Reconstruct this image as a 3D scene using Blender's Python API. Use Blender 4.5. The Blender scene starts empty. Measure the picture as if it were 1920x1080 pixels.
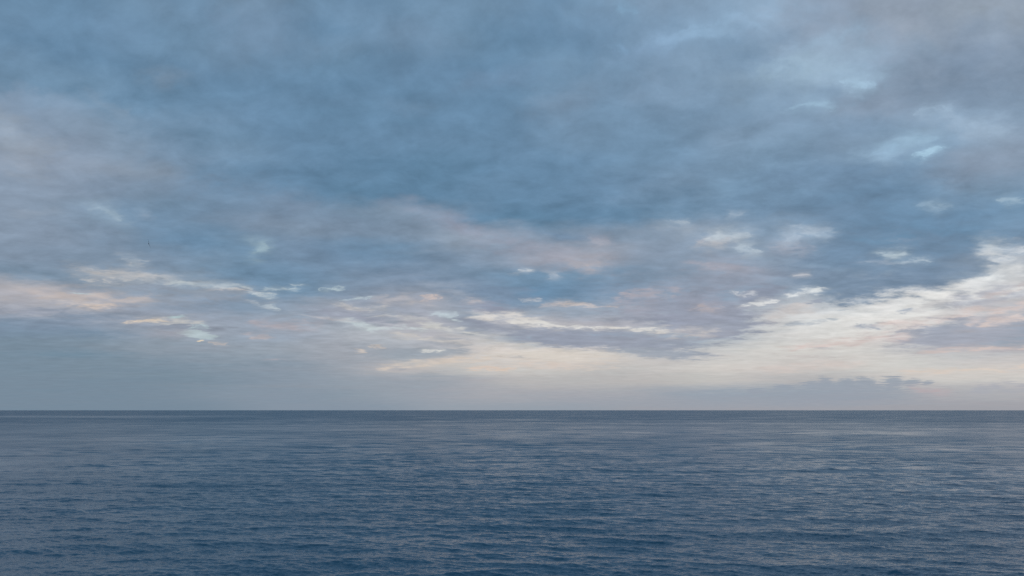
import bpy, bmesh, math, random
import numpy as np
from mathutils import Vector, Matrix

sc = bpy.context.scene
R = math.radians

# ------------------------------------------------------------------ camera
EYE = 28.0                                   # height of the deck over the water, metres
cam_d = bpy.data.cameras.new("camera")
cam_d.sensor_width = 36.0
cam_d.lens = 18.0 / (960.0 / 1507.0)
cam_d.clip_start = 0.5
cam_d.clip_end = 250000.0
cam = bpy.data.objects.new("camera", cam_d)
sc.collection.objects.link(cam)
cam.location = (0.0, 0.0, EYE)
PITCH = math.degrees(math.atan((768.6 - 540.0) / 1507.0))
cam.rotation_euler = (R(90.0 + PITCH), 0.0, 0.0)
sc.camera = cam

# ------------------------------------------------------------------ exposure
vs = sc.view_settings
vs.view_transform = 'Standard'
vs.look = 'None'
vs.exposure = 0.0
vs.gamma = 1.0
vs.use_curve_mapping = False

# ------------------------------------------------------------------ sun, low behind thick cloud on the right
SUN_EL, SUN_AZ = 6.0, 72.0
sun_d = bpy.data.lights.new("sun", 'SUN')
sun_d.energy = 0.5
sun_d.angle = R(14.0)
sun_d.color = (1.0, 0.86, 0.74)
sun = bpy.data.objects.new("sun", sun_d)
sc.collection.objects.link(sun)
_e, _a = R(SUN_EL), R(SUN_AZ)
_to = Vector((math.cos(_e) * math.sin(_a), math.cos(_e) * math.cos(_a), math.sin(_e)))
sun.rotation_euler = _to.to_track_quat('Z', 'Y').to_euler()
sun.location = _to * 400

# ------------------------------------------------------------------ sky
# cloud deck by elevation (degrees): 25 colours each, from azimuth -33 to +33
SKY_ROWS = [
    (28.34, (109, 141, 170, 106, 139, 168, 116, 146, 174, 117, 147, 174, 107, 140, 168, 120, 143, 165, 109, 140, 167, 114, 145, 172, 111, 142, 171, 111, 143, 171, 117, 147, 174, 117, 147, 174, 117, 147, 174, 108, 140, 169, 114, 145, 172, 124, 152, 178, 130, 156, 181, 130, 156, 181, 134, 161, 186, 149, 176, 201, 141, 157, 177, 142, 158, 177, 152, 165, 182, 141, 157, 177, 144, 160, 178)),
    (26.29, (110, 142, 170, 106, 139, 168, 115, 146, 173, 117, 147, 174, 109, 141, 169, 119, 144, 169, 109, 140, 168, 114, 144, 172, 116, 146, 173, 116, 146, 174, 117, 147, 174, 115, 146, 173, 106, 139, 168, 106, 139, 168, 106, 139, 168, 114, 145, 172, 124, 152, 178, 130, 156, 181, 132, 159, 184, 143, 169, 193, 141, 157, 177, 142, 158, 178, 151, 165, 181, 141, 157, 177, 145, 160, 179)),
    (24.20, (111, 143, 171, 106, 139, 168, 115, 145, 173, 108, 141, 169, 114, 145, 172, 113, 144, 172, 107, 140, 169, 108, 141, 169, 108, 141, 169, 107, 140, 169, 107, 139, 168, 106, 139, 168, 106, 139, 168, 115, 146, 173, 117, 147, 174, 117, 147, 174, 123, 151, 177, 130, 156, 181, 130, 156, 181, 133, 158, 183, 143, 162, 183, 143, 159, 178, 152, 165, 182, 145, 160, 178, 146, 161, 179)),
    (22.06, (111, 142, 170, 106, 139, 168, 107, 140, 169, 114, 145, 172, 108, 140, 169, 106, 139, 168, 106, 139, 168, 106, 139, 168, 106, 139, 168, 106, 139, 168, 106, 139, 168, 106, 139, 168, 106, 139, 168, 116, 146, 173, 117, 147, 174, 117, 147, 174, 124, 151, 177, 130, 156, 181, 130, 156, 181, 133, 159, 184, 145, 173, 198, 146, 172, 196, 137, 153, 172, 140, 156, 175, 144, 159, 177)),
    (19.88, (114, 145, 172, 114, 145, 172, 116, 147, 174, 111, 143, 171, 110, 142, 170, 108, 140, 169, 106, 139, 168, 106, 139, 168, 106, 139, 168, 106, 139, 168, 106, 139, 168, 106, 139, 168, 106, 139, 168, 116, 146, 173, 117, 147, 174, 117, 147, 174, 118, 148, 175, 124, 152, 178, 130, 156, 181, 130, 156, 181, 132, 156, 180, 137, 155, 176, 133, 150, 170, 133, 150, 170, 133, 150, 170)),
    (17.67, (135, 155, 178, 134, 153, 174, 132, 154, 176, 125, 150, 175, 119, 147, 173, 114, 145, 172, 109, 141, 170, 106, 139, 168, 106, 139, 168, 102, 136, 165, 98, 133, 161, 106, 139, 168, 106, 139, 168, 106, 139, 168, 114, 145, 173, 117, 147, 174, 117, 147, 174, 123, 151, 177, 127, 154, 179, 125, 153, 178, 130, 156, 181, 129, 155, 180, 138, 165, 190, 139, 165, 189, 132, 151, 172)),
    (15.44, (141, 157, 177, 141, 157, 177, 135, 152, 172, 129, 148, 168, 118, 144, 170, 110, 142, 170, 107, 140, 169, 101, 135, 164, 96, 131, 159, 96, 130, 158, 98, 132, 160, 106, 139, 168, 106, 139, 168, 106, 139, 168, 106, 139, 168, 114, 144, 172, 119, 145, 170, 120, 146, 171, 119, 149, 175, 117, 147, 174, 119, 148, 175, 119, 148, 175, 121, 150, 176, 137, 157, 179, 139, 156, 176)),
    (13.93, (140, 156, 176, 135, 152, 172, 129, 147, 168, 122, 144, 166, 115, 142, 167, 118, 143, 168, 119, 143, 167, 117, 141, 164, 122, 144, 166, 133, 151, 171, 133, 152, 174, 105, 138, 167, 95, 130, 158, 95, 130, 158, 104, 137, 166, 107, 140, 168, 114, 144, 171, 123, 150, 175, 122, 150, 177, 116, 145, 171, 109, 140, 167, 106, 139, 168, 113, 144, 172, 123, 150, 175, 129, 152, 175)),
    (12.42, (141, 157, 177, 137, 154, 174, 132, 153, 175, 122, 149, 175, 115, 143, 169, 122, 144, 167, 128, 147, 168, 126, 146, 167, 123, 143, 165, 127, 146, 167, 138, 154, 173, 151, 165, 181, 141, 157, 177, 124, 145, 166, 130, 148, 169, 136, 154, 174, 137, 155, 176, 142, 159, 179, 137, 158, 180, 125, 151, 176, 117, 144, 170, 105, 138, 167, 106, 139, 168, 109, 141, 170, 116, 147, 174)),
    (10.91, (141, 157, 177, 139, 155, 175, 128, 147, 168, 115, 141, 166, 106, 139, 168, 113, 143, 169, 122, 145, 169, 118, 142, 167, 108, 140, 168, 112, 141, 167, 123, 143, 165, 125, 145, 167, 141, 157, 177, 157, 163, 177, 158, 164, 177, 146, 159, 177, 137, 153, 173, 139, 155, 175, 146, 161, 180, 135, 157, 179, 116, 146, 173, 102, 136, 164, 102, 136, 165, 106, 139, 168, 125, 152, 178)),
    (9.39, (134, 151, 171, 130, 148, 169, 125, 145, 166, 131, 151, 173, 124, 148, 171, 113, 142, 168, 110, 141, 168, 114, 141, 167, 124, 145, 167, 132, 149, 170, 131, 148, 169, 121, 143, 166, 117, 147, 174, 117, 147, 174, 118, 148, 174, 122, 145, 168, 130, 148, 169, 137, 154, 174, 143, 158, 178, 140, 157, 177, 123, 147, 171, 113, 141, 167, 110, 140, 167, 119, 142, 166, 123, 145, 168)),
    (8.25, (125, 145, 166, 123, 144, 165, 135, 152, 171, 150, 164, 181, 140, 156, 175, 124, 148, 172, 114, 145, 172, 122, 147, 171, 132, 149, 170, 141, 154, 172, 153, 161, 175, 130, 149, 170, 106, 139, 168, 106, 139, 168, 115, 145, 173, 133, 153, 176, 139, 156, 176, 137, 153, 173, 138, 155, 175, 136, 153, 174, 127, 147, 168, 147, 161, 177, 137, 154, 172, 122, 143, 165, 187, 187, 190)),
    (7.11, (169, 171, 181, 175, 175, 183, 158, 164, 178, 145, 159, 177, 141, 157, 177, 135, 153, 174, 132, 152, 173, 152, 163, 179, 162, 167, 180, 152, 162, 179, 170, 172, 182, 141, 157, 177, 141, 157, 177, 152, 165, 181, 152, 165, 182, 152, 165, 182, 145, 160, 179, 140, 156, 176, 145, 160, 178, 178, 186, 195, 188, 194, 201, 210, 213, 215, 230, 230, 228, 229, 229, 227, 226, 225, 223)),
    (5.97, (159, 164, 177, 169, 171, 181, 161, 166, 178, 148, 159, 175, 152, 161, 177, 151, 162, 178, 145, 160, 178, 158, 170, 185, 176, 183, 192, 176, 175, 184, 170, 171, 181, 138, 153, 171, 177, 176, 184, 177, 176, 184, 176, 176, 184, 176, 175, 184, 161, 169, 182, 151, 165, 181, 177, 181, 189, 213, 213, 213, 230, 230, 228, 230, 230, 228, 224, 223, 221, 183, 191, 198, 177, 176, 184)),
    (5.02, (122, 143, 165, 122, 143, 164, 132, 149, 168, 147, 158, 173, 154, 163, 176, 153, 164, 179, 152, 165, 182, 162, 170, 183, 177, 181, 189, 178, 185, 194, 182, 181, 187, 200, 197, 196, 153, 166, 182, 142, 158, 178, 142, 157, 177, 151, 164, 181, 154, 166, 182, 153, 166, 182, 189, 193, 197, 216, 214, 212, 221, 220, 218, 220, 219, 216, 198, 197, 199, 173, 174, 184, 141, 157, 177)),
    (4.07, (121, 141, 159, 121, 141, 159, 126, 144, 161, 143, 156, 170, 141, 155, 170, 145, 158, 172, 152, 163, 176, 159, 166, 177, 163, 168, 178, 153, 163, 175, 164, 170, 179, 206, 201, 199, 219, 212, 207, 219, 212, 207, 218, 211, 206, 204, 201, 199, 183, 183, 188, 195, 196, 198, 210, 210, 208, 210, 208, 205, 212, 210, 207, 211, 209, 207, 175, 178, 187, 154, 164, 179, 148, 161, 178)),
    (2.94, (121, 141, 159, 121, 141, 159, 122, 142, 159, 125, 144, 161, 129, 146, 163, 137, 152, 167, 138, 152, 168, 144, 156, 170, 161, 167, 177, 178, 178, 184, 188, 187, 187, 201, 199, 197, 201, 199, 197, 201, 199, 197, 188, 187, 187, 197, 195, 194, 200, 198, 197, 212, 207, 203, 209, 205, 202, 204, 200, 198, 204, 201, 199, 211, 210, 207, 205, 204, 203, 200, 199, 200, 199, 195, 196)),
    (2.00, (121, 141, 159, 121, 141, 159, 121, 141, 159, 121, 141, 159, 122, 142, 159, 128, 146, 163, 136, 151, 167, 142, 155, 170, 152, 162, 174, 153, 162, 174, 155, 164, 175, 169, 171, 179, 185, 184, 185, 185, 184, 185, 185, 184, 185, 185, 184, 185, 186, 185, 185, 197, 195, 193, 193, 191, 191, 178, 179, 183, 183, 183, 185, 200, 198, 197, 205, 203, 201, 206, 204, 201, 209, 204, 201)),
    (1.07, (121, 141, 159, 121, 141, 159, 121, 141, 159, 121, 141, 159, 126, 144, 161, 135, 151, 167, 136, 151, 167, 136, 151, 167, 141, 155, 169, 152, 162, 174, 155, 163, 175, 167, 170, 178, 167, 170, 178, 167, 170, 178, 167, 170, 178, 167, 170, 178, 156, 165, 177, 151, 163, 178, 151, 164, 178, 151, 163, 177, 152, 164, 178, 157, 166, 177, 171, 174, 181, 174, 176, 182, 175, 177, 182)),
    (0.10, (121, 141, 159, 121, 141, 159, 121, 141, 159, 121, 141, 159, 121, 141, 159, 127, 145, 162, 136, 151, 167, 136, 151, 167, 136, 151, 167, 140, 154, 169, 152, 162, 174, 152, 162, 174, 152, 162, 174, 152, 162, 174, 152, 162, 174, 158, 163, 172, 160, 163, 172, 160, 163, 172, 160, 163, 172, 160, 163, 172, 160, 163, 172, 160, 163, 172, 160, 163, 172, 160, 163, 172, 160, 163, 172)),
]

# single cloud banks, wisps and openings:
# azimuth, elevation, half length, half height, tilt (degrees), colour, density, edge softness
SKY_CLOUDS = [
    (-32.17, 22.13, 2.92, 0.99, -3.6, (98, 133, 163), 0.5, 1),
    (-25.92, 21.83, 3.15, 0.99, 13.8, (98, 133, 163), 0.5, 1),
    (-23.04, 20.48, 5.44, 0.84, 9, (100, 135, 164), 0.45, 1),
    (-18.85, 24.89, 3.19, 1.29, 33.4, (122, 148, 174), 0.5, 1),
    (-13.29, 26.17, 3.33, 0.84, 1.5, (102, 137, 167), 0.5, 1),
    (-7.42, 26.17, 3.18, 0.99, 5.2, (122, 150, 177), 0.5, 1),
    (-14.57, 24.61, 2.91, 0.99, 13.2, (122, 148, 173), 0.5, 1),
    (-11.59, 22.49, 4.56, 0.91, 1.4, (100, 136, 166), 0.5, 1),
    (-24.26, 21.4, 1.12, 0.61, 14.2, (132, 154, 176), 0.6, 1),
    (-32.91, 18.63, 1.37, 0.76, 25.8, (140, 160, 183), 0.7, 0.8),
    (-30.71, 18.72, 1.96, 0.61, -3.3, (142, 164, 188), 0.6, 0.9),
    (-27.36, 18.97, 1.01, 0.46, -27, (138, 160, 182), 0.6, 0.9),
    (-32.99, 16.23, 2.35, 1.29, -52.9, (158, 170, 183), 0.6, 1),
    (-29.14, 19.82, 1.19, 0.53, 24.2, (106, 140, 168), 0.5, 1),
    (-22.49, 18.28, 3.63, 0.91, 3.4, (106, 140, 168), 0.5, 1),
    (-8.62, 20.25, 5.64, 0.99, -0.5, (100, 136, 165), 0.5, 1),
    (-7.52, 21.08, 1.71, 0.53, -1.8, (118, 147, 174), 0.6, 1),
    (-0.6, 23.29, 3.64, 0.99, 11.8, (128, 155, 184), 0.5, 1),
    (6.22, 25.11, 2.71, 0.99, 34.9, (108, 142, 172), 0.5, 1),
    (16.3, 25.36, 2.26, 0.53, 10.4, (112, 140, 168), 0.6, 0.9),
    (17.16, 23.83, 1.96, 0.84, 6.6, (112, 141, 169), 0.6, 0.9),
    (19.78, 25.1, 2.07, 0.99, 0.9, (118, 146, 173), 0.6, 0.9),
    (4.38, 21.81, 3.19, 1.14, 13.7, (131, 154, 178), 0.5, 1),
    (14.19, 20.54, 4.1, 1.29, -1.2, (116, 145, 172), 0.5, 1),
    (21.82, 20.95, 2.72, 0.76, -17.5, (120, 146, 172), 0.6, 0.9),
    (29.88, 21.41, 6.5, 2.28, -17.4, (124, 145, 169), 0.6, 0.9),
    (28.21, 24, 2.18, 0.76, -30.5, (160, 172, 187), 0.6, 0.9),
    (32.33, 23.88, 2.95, 0.99, -17.5, (160, 171, 183), 0.6, 1),
    (30.22, 19.03, 4.32, 1.29, -11.7, (122, 144, 168), 0.6, 0.9),
    (14.72, 17.07, 6.5, 1.52, -4.2, (114, 142, 168), 0.5, 1),
    (24.14, 17.98, 3.97, 0.99, -2.6, (122, 148, 174), 0.5, 0.9),
    (24.63, 15.54, 4.24, 1.29, -8.4, (110, 138, 166), 0.7, 0.9),
    (30.81, 14.8, 3.04, 0.99, -3.9, (137, 152, 172), 0.6, 0.9),
    (-9.72, 16.86, 4.01, 1.29, -8.9, (93, 129, 158), 0.6, 1),
    (-15.65, 15.95, 4.2, 0.91, -2, (100, 134, 163), 0.5, 1),
    (-26.82, 15.32, 4.7, 0.91, -0.3, (148, 160, 175), 0.5, 1),
    (-24.2, 14.61, 4.61, 0.68, 1.3, (126, 148, 172), 0.5, 1),
    (-3.52, 17.06, 4.56, 0.99, 9.9, (96, 132, 161), 0.5, 1),
    (4.26, 14.42, 5.22, 0.91, -8.5, (97, 131, 160), 0.6, 1),
    (12.63, 14.5, 5.09, 0.99, -5.7, (104, 137, 165), 0.6, 1),
    (22.03, 22.55, 5.68, 1.83, 4.2, (159, 184, 206), 0.6, 1),
    (30.24, 17.58, 4.42, 1.22, -16.7, (154, 176, 200), 0.5, 1),
    (26.16, 16.52, 3.71, 0.99, -8.3, (153, 178, 202), 0.45, 1),
    (7.2, 26.73, 6.35, 1.9, -11.7, (132, 162, 192), 0.4, 1),
    (23.72, 10.35, 0.36, 0.04, -4.4, (120, 140, 165), 0.1, 0.9),
    (15.07, 25.96, 4.74, 1.4, 5.5, (156, 190, 220), 0.25, 1),
    (15.07, 25.96, 4.16, 0.82, 5.5, (156, 190, 220), 0.29, 0.95),
    (11.46, 25.36, 1.09, 0.34, -2.7, (156, 190, 220), 0.35, 0.85),
    (11.96, 25.44, 1.15, 0.31, 16.7, (156, 190, 220), 0.26, 0.89),
    (12.59, 26.05, 0.84, 0.2, 10.9, (156, 190, 220), 0.34, 0.96),
    (12.98, 25.75, 0.97, 0.22, 15.8, (156, 190, 220), 0.18, 0.98),
    (13.56, 25.6, 0.81, 0.37, 10.4, (156, 190, 220), 0.35, 0.93),
    (14.35, 25.8, 0.81, 0.37, -10.8, (156, 190, 220), 0.34, 0.89),
    (14.79, 26.33, 0.63, 0.22, 9.3, (156, 190, 220), 0.29, 0.85),
    (15.47, 25.77, 0.75, 0.25, 3.6, (156, 190, 220), 0.24, 0.92),
    (16.07, 26.44, 0.72, 0.37, -5, (156, 190, 220), 0.33, 0.85),
    (16.66, 26.48, 0.8, 0.3, 16.9, (156, 190, 220), 0.21, 0.99),
    (16.92, 25.76, 1.08, 0.36, 7.4, (156, 190, 220), 0.24, 0.93),
    (17.73, 25.91, 0.7, 0.33, -9, (156, 190, 220), 0.19, 0.99),
    (17.97, 25.83, 0.79, 0.31, 7.2, (156, 190, 220), 0.35, 0.93),
    (18.65, 26.52, 0.69, 0.23, 12.9, (156, 190, 220), 0.3, 1),
    (20.79, 22.82, 3.43, 1.4, -4.4, (168, 196, 216), 0.27, 1),
    (20.79, 22.82, 2.85, 0.82, -4.4, (168, 196, 216), 0.31, 0.95),
    (18.31, 23.01, 0.61, 0.37, -1.2, (168, 196, 216), 0.24, 0.94),
    (19.14, 23.34, 0.66, 0.27, -17.8, (168, 196, 216), 0.2, 0.92),
    (19.64, 22.57, 0.59, 0.33, -8.8, (168, 196, 216), 0.35, 0.87),
    (20.02, 23.07, 0.61, 0.35, -3.3, (168, 196, 216), 0.39, 0.98),
    (20.75, 22.66, 0.66, 0.28, -4.3, (168, 196, 216), 0.25, 0.91),
    (20.91, 22.46, 0.72, 0.38, -9.2, (168, 196, 216), 0.29, 0.9),
    (21.4, 22.49, 0.64, 0.34, -0.6, (168, 196, 216), 0.35, 0.97),
    (22.19, 22.81, 0.78, 0.33, -12.3, (168, 196, 216), 0.25, 0.92),
    (22.69, 22.3, 0.7, 0.25, -10.6, (168, 196, 216), 0.31, 0.85),
    (23.13, 22.64, 0.61, 0.32, -16.3, (168, 196, 216), 0.32, 0.97),
    (24.69, 21.28, 1.59, 0.79, -28, (174, 206, 230), 0.36, 1),
    (24.69, 21.28, 1.26, 0.46, -28, (174, 206, 230), 0.41, 0.95),
    (23.78, 21.51, 0.37, 0.19, -18.9, (174, 206, 230), 0.59, 0.98),
    (24.16, 21.5, 0.45, 0.21, -24.9, (174, 206, 230), 0.37, 0.98),
    (24.5, 21.26, 0.34, 0.18, -31.5, (174, 206, 230), 0.37, 0.97),
    (24.71, 21.22, 0.35, 0.15, -33, (174, 206, 230), 0.52, 0.96),
    (24.87, 21.14, 0.27, 0.15, -15, (174, 206, 230), 0.54, 0.94),
    (25.17, 21.28, 0.29, 0.13, -12.4, (174, 206, 230), 0.42, 0.88),
    (25.48, 21, 0.25, 0.16, -28.2, (174, 206, 230), 0.51, 0.89),
    (22.36, 24.01, 3.06, 1.14, 3, (158, 186, 211), 0.21, 1),
    (22.36, 24.01, 2.59, 0.67, 3, (158, 186, 211), 0.24, 0.95),
    (20.35, 24.13, 0.41, 0.22, 4.3, (158, 186, 211), 0.17, 0.97),
    (20.61, 24.25, 0.46, 0.25, -0.3, (158, 186, 211), 0.2, 0.94),
    (21.23, 23.8, 0.69, 0.22, -3.5, (158, 186, 211), 0.21, 0.87),
    (21.53, 23.71, 0.68, 0.3, -2.5, (158, 186, 211), 0.2, 0.98),
    (21.77, 23.94, 0.47, 0.24, 13, (158, 186, 211), 0.24, 0.98),
    (22.35, 24.16, 0.53, 0.19, -14.6, (158, 186, 211), 0.21, 0.99),
    (22.94, 23.73, 0.58, 0.2, 0.7, (158, 186, 211), 0.21, 0.9),
    (23.41, 24.05, 0.54, 0.2, 13.2, (158, 186, 211), 0.24, 0.92),
    (23.62, 24.34, 0.73, 0.28, -1, (158, 186, 211), 0.19, 0.99),
    (24.2, 24.26, 0.47, 0.2, -16, (158, 186, 211), 0.19, 0.94),
    (24.49, 23.89, 0.63, 0.25, 13.1, (158, 186, 211), 0.26, 0.9),
    (21.94, 20.01, 2.25, 0.7, -6.1, (159, 191, 214), 0.25, 1),
    (21.94, 20.01, 1.96, 0.41, -6.1, (159, 191, 214), 0.29, 0.95),
    (20.26, 20.19, 0.36, 0.12, -4.6, (159, 191, 214), 0.24, 0.96),
    (20.54, 20.19, 0.28, 0.12, -19.7, (159, 191, 214), 0.34, 0.93),
    (20.68, 20.13, 0.49, 0.14, -12.9, (159, 191, 214), 0.29, 0.92),
    (21.12, 19.97, 0.38, 0.13, 4.3, (159, 191, 214), 0.23, 0.97),
    (21.22, 20.13, 0.52, 0.16, 1.1, (159, 191, 214), 0.32, 0.99),
    (21.49, 20.07, 0.42, 0.15, -0.5, (159, 191, 214), 0.21, 0.94),
    (21.89, 19.9, 0.28, 0.12, -16.1, (159, 191, 214), 0.3, 0.85),
    (22.13, 19.92, 0.58, 0.19, 9.1, (159, 191, 214), 0.33, 0.88),
    (22.39, 20.12, 0.55, 0.16, 0.5, (159, 191, 214), 0.35, 0.87),
    (22.62, 19.89, 0.36, 0.11, 9.2, (159, 191, 214), 0.2, 0.91),
    (22.77, 19.83, 0.31, 0.15, -19.3, (159, 191, 214), 0.2, 0.91),
    (23.07, 19.71, 0.44, 0.14, -2.4, (159, 191, 214), 0.19, 0.95),
    (23.29, 19.7, 0.45, 0.14, -8.6, (159, 191, 214), 0.29, 0.89),
    (23.64, 19.82, 0.37, 0.17, 5.8, (159, 191, 214), 0.22, 0.91),
    (28.75, 18.68, 1.08, 0.61, -9.4, (170, 194, 216), 0.25, 1),
    (28.75, 18.68, 0.82, 0.36, -9.4, (170, 194, 216), 0.29, 0.95),
    (28.22, 18.71, 0.21, 0.14, 5.8, (170, 194, 216), 0.3, 0.86),
    (28.33, 18.62, 0.22, 0.1, -8.6, (170, 194, 216), 0.24, 0.97),
    (28.56, 18.83, 0.22, 0.09, -25.2, (170, 194, 216), 0.3, 0.88),
    (28.78, 18.56, 0.28, 0.14, 3.8, (170, 194, 216), 0.29, 0.9),
    (29.04, 18.68, 0.22, 0.13, -5.4, (170, 194, 216), 0.2, 0.97),
    (29.32, 18.46, 0.25, 0.12, -10.2, (170, 194, 216), 0.29, 0.94),
    (30.89, 17.39, 2.57, 0.87, -21.1, (167, 191, 214), 0.25, 1),
    (30.89, 17.39, 2.21, 0.51, -21.1, (167, 191, 214), 0.29, 0.95),
    (29.22, 18.21, 0.41, 0.13, -7.8, (167, 191, 214), 0.19, 0.98),
    (29.42, 17.92, 0.51, 0.12, -31.8, (167, 191, 214), 0.29, 0.91),
    (29.7, 17.98, 0.33, 0.14, -14.1, (167, 191, 214), 0.25, 0.98),
    (29.91, 17.9, 0.38, 0.15, -11, (167, 191, 214), 0.22, 0.92),
    (30.12, 17.44, 0.59, 0.16, -25.1, (167, 191, 214), 0.3, 0.92),
    (30.62, 17.59, 0.39, 0.2, -25, (167, 191, 214), 0.31, 0.87),
    (30.74, 17.66, 0.31, 0.15, -15.3, (167, 191, 214), 0.36, 0.9),
    (31, 17.24, 0.45, 0.15, -26.6, (167, 191, 214), 0.21, 0.89),
    (31.35, 17.26, 0.63, 0.2, -35.6, (167, 191, 214), 0.18, 0.86),
    (31.64, 17.11, 0.41, 0.13, -36.2, (167, 191, 214), 0.27, 0.9),
    (31.76, 17.09, 0.41, 0.22, -34.4, (167, 191, 214), 0.19, 0.89),
    (32.02, 17.11, 0.39, 0.13, -15.9, (167, 191, 214), 0.24, 0.86),
    (32.27, 16.9, 0.56, 0.14, -15.7, (167, 191, 214), 0.28, 0.86),
    (32.57, 16.59, 0.37, 0.18, -22.9, (167, 191, 214), 0.33, 0.88),
    (26.98, 17.14, 1.75, 0.87, -7.1, (163, 195, 218), 0.29, 1),
    (26.98, 17.14, 1.39, 0.51, -7.1, (163, 195, 218), 0.34, 0.95),
    (25.83, 17.26, 0.36, 0.18, -2.5, (163, 195, 218), 0.34, 0.96),
    (26.33, 17.06, 0.32, 0.17, 3, (163, 195, 218), 0.23, 0.9),
    (26.45, 17.31, 0.44, 0.22, 6.3, (163, 195, 218), 0.23, 0.89),
    (26.75, 17.3, 0.35, 0.19, 8.7, (163, 195, 218), 0.36, 0.86),
    (27.08, 17.33, 0.31, 0.16, -4.5, (163, 195, 218), 0.28, 0.96),
    (27.43, 16.96, 0.44, 0.2, -10.1, (163, 195, 218), 0.3, 0.97),
    (27.75, 16.94, 0.45, 0.2, 1, (163, 195, 218), 0.38, 0.91),
    (27.93, 17.14, 0.25, 0.14, -13.9, (163, 195, 218), 0.27, 0.86),
    (27.86, 15.98, 1.16, 0.52, 5.7, (180, 215, 236), 0.38, 1),
    (27.86, 15.98, 0.94, 0.31, 5.7, (180, 215, 236), 0.43, 0.95),
    (27.18, 16.09, 0.2, 0.07, 16.9, (180, 215, 236), 0.46, 0.98),
    (27.38, 15.98, 0.22, 0.09, 8.2, (180, 215, 236), 0.45, 0.85),
    (27.52, 16.09, 0.28, 0.12, 1.8, (180, 215, 236), 0.4, 0.96),
    (27.68, 16.09, 0.3, 0.13, 9.8, (180, 215, 236), 0.65, 0.92),
    (27.84, 15.85, 0.24, 0.13, 1.8, (180, 215, 236), 0.66, 0.94),
    (27.99, 16.12, 0.26, 0.1, -14.7, (180, 215, 236), 0.35, 0.94),
    (28.23, 16.08, 0.26, 0.1, 11.2, (180, 215, 236), 0.41, 0.93),
    (28.38, 16.05, 0.24, 0.09, 12.3, (180, 215, 236), 0.67, 0.98),
    (28.64, 16.12, 0.24, 0.1, -9.6, (180, 215, 236), 0.5, 0.86),
    (25.35, 16.79, 1.59, 0.7, 0.1, (154, 188, 214), 0.25, 1),
    (25.35, 16.79, 1.31, 0.41, 0.1, (154, 188, 214), 0.29, 0.95),
    (24.24, 16.66, 0.27, 0.16, 9.8, (154, 188, 214), 0.32, 0.9),
    (24.61, 16.69, 0.39, 0.15, 3.3, (154, 188, 214), 0.18, 0.93),
    (24.86, 16.88, 0.25, 0.13, 15.9, (154, 188, 214), 0.24, 0.91),
    (25.08, 16.61, 0.34, 0.13, -12.5, (154, 188, 214), 0.35, 0.95),
    (25.39, 16.85, 0.35, 0.17, -4.8, (154, 188, 214), 0.3, 0.93),
    (25.57, 16.85, 0.21, 0.11, -4.4, (154, 188, 214), 0.32, 0.96),
    (25.82, 16.69, 0.36, 0.12, 14.2, (154, 188, 214), 0.32, 0.95),
    (26.2, 16.63, 0.4, 0.16, -10.2, (154, 188, 214), 0.29, 0.88),
    (26.36, 16.57, 0.35, 0.12, -3.2, (154, 188, 214), 0.25, 0.85),
    (8.3, 25.19, 0.63, 0.46, -3.2, (137, 175, 209), 0.5, 0.9),
    (9.02, 27.71, 1.3, 1.05, -19.3, (145, 185, 217), 0.21, 1),
    (9.02, 27.71, 0.87, 0.62, -19.3, (145, 185, 217), 0.24, 0.95),
    (8.5, 27.55, 0.31, 0.24, -28.1, (145, 185, 217), 0.24, 0.91),
    (8.87, 27.6, 0.35, 0.22, -12.5, (145, 185, 217), 0.28, 0.88),
    (9.42, 27.4, 0.32, 0.23, -6.7, (145, 185, 217), 0.24, 0.96),
    (-27.05, 12.52, 1.51, 0.79, -15.7, (167, 186, 200), 0.34, 1),
    (-27.05, 12.52, 1.19, 0.46, -15.7, (167, 186, 200), 0.38, 0.95),
    (-27.93, 12.53, 0.26, 0.17, -25.4, (167, 186, 200), 0.41, 0.91),
    (-27.63, 12.71, 0.36, 0.2, -2.8, (167, 186, 200), 0.39, 0.99),
    (-27.4, 12.56, 0.21, 0.12, -15.1, (167, 186, 200), 0.28, 0.88),
    (-27.02, 12.42, 0.35, 0.18, 5.1, (167, 186, 200), 0.36, 0.98),
    (-26.66, 12.4, 0.32, 0.2, -27.3, (167, 186, 200), 0.29, 0.95),
    (-26.42, 12.56, 0.27, 0.12, 1.5, (167, 186, 200), 0.26, 0.87),
    (-26.17, 12.27, 0.28, 0.19, -23.3, (167, 186, 200), 0.43, 0.96),
    (-24.72, 12.66, 0.59, 0.3, -15.2, (161, 176, 194), 0.4, 0.9),
    (-31.05, 11.93, 1.35, 0.34, 6.9, (160, 172, 188), 0.5, 0.9),
    (-17.91, 10.84, 1.09, 0.7, 28.1, (168, 192, 200), 0.32, 1),
    (-17.91, 10.84, 0.8, 0.41, 28.1, (168, 192, 200), 0.36, 0.95),
    (-18.37, 10.49, 0.3, 0.15, 33, (168, 192, 200), 0.25, 0.86),
    (-18.3, 10.64, 0.23, 0.14, 17.4, (168, 192, 200), 0.24, 0.91),
    (-18.08, 10.74, 0.2, 0.11, 26.3, (168, 192, 200), 0.38, 0.92),
    (-17.84, 10.75, 0.25, 0.1, 17.8, (168, 192, 200), 0.29, 0.87),
    (-17.73, 10.72, 0.25, 0.16, 26, (168, 192, 200), 0.29, 0.92),
    (-17.53, 11.05, 0.28, 0.15, 27.1, (168, 192, 200), 0.42, 0.93),
    (-17.43, 10.92, 0.21, 0.12, 33.5, (168, 192, 200), 0.29, 0.86),
    (-25.85, 9.61, 0.89, 0.44, -10.8, (178, 186, 194), 0.29, 1),
    (-25.85, 9.61, 0.71, 0.26, -10.8, (178, 186, 194), 0.34, 0.95),
    (-26.39, 9.71, 0.22, 0.09, -19, (178, 186, 194), 0.23, 0.9),
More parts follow.
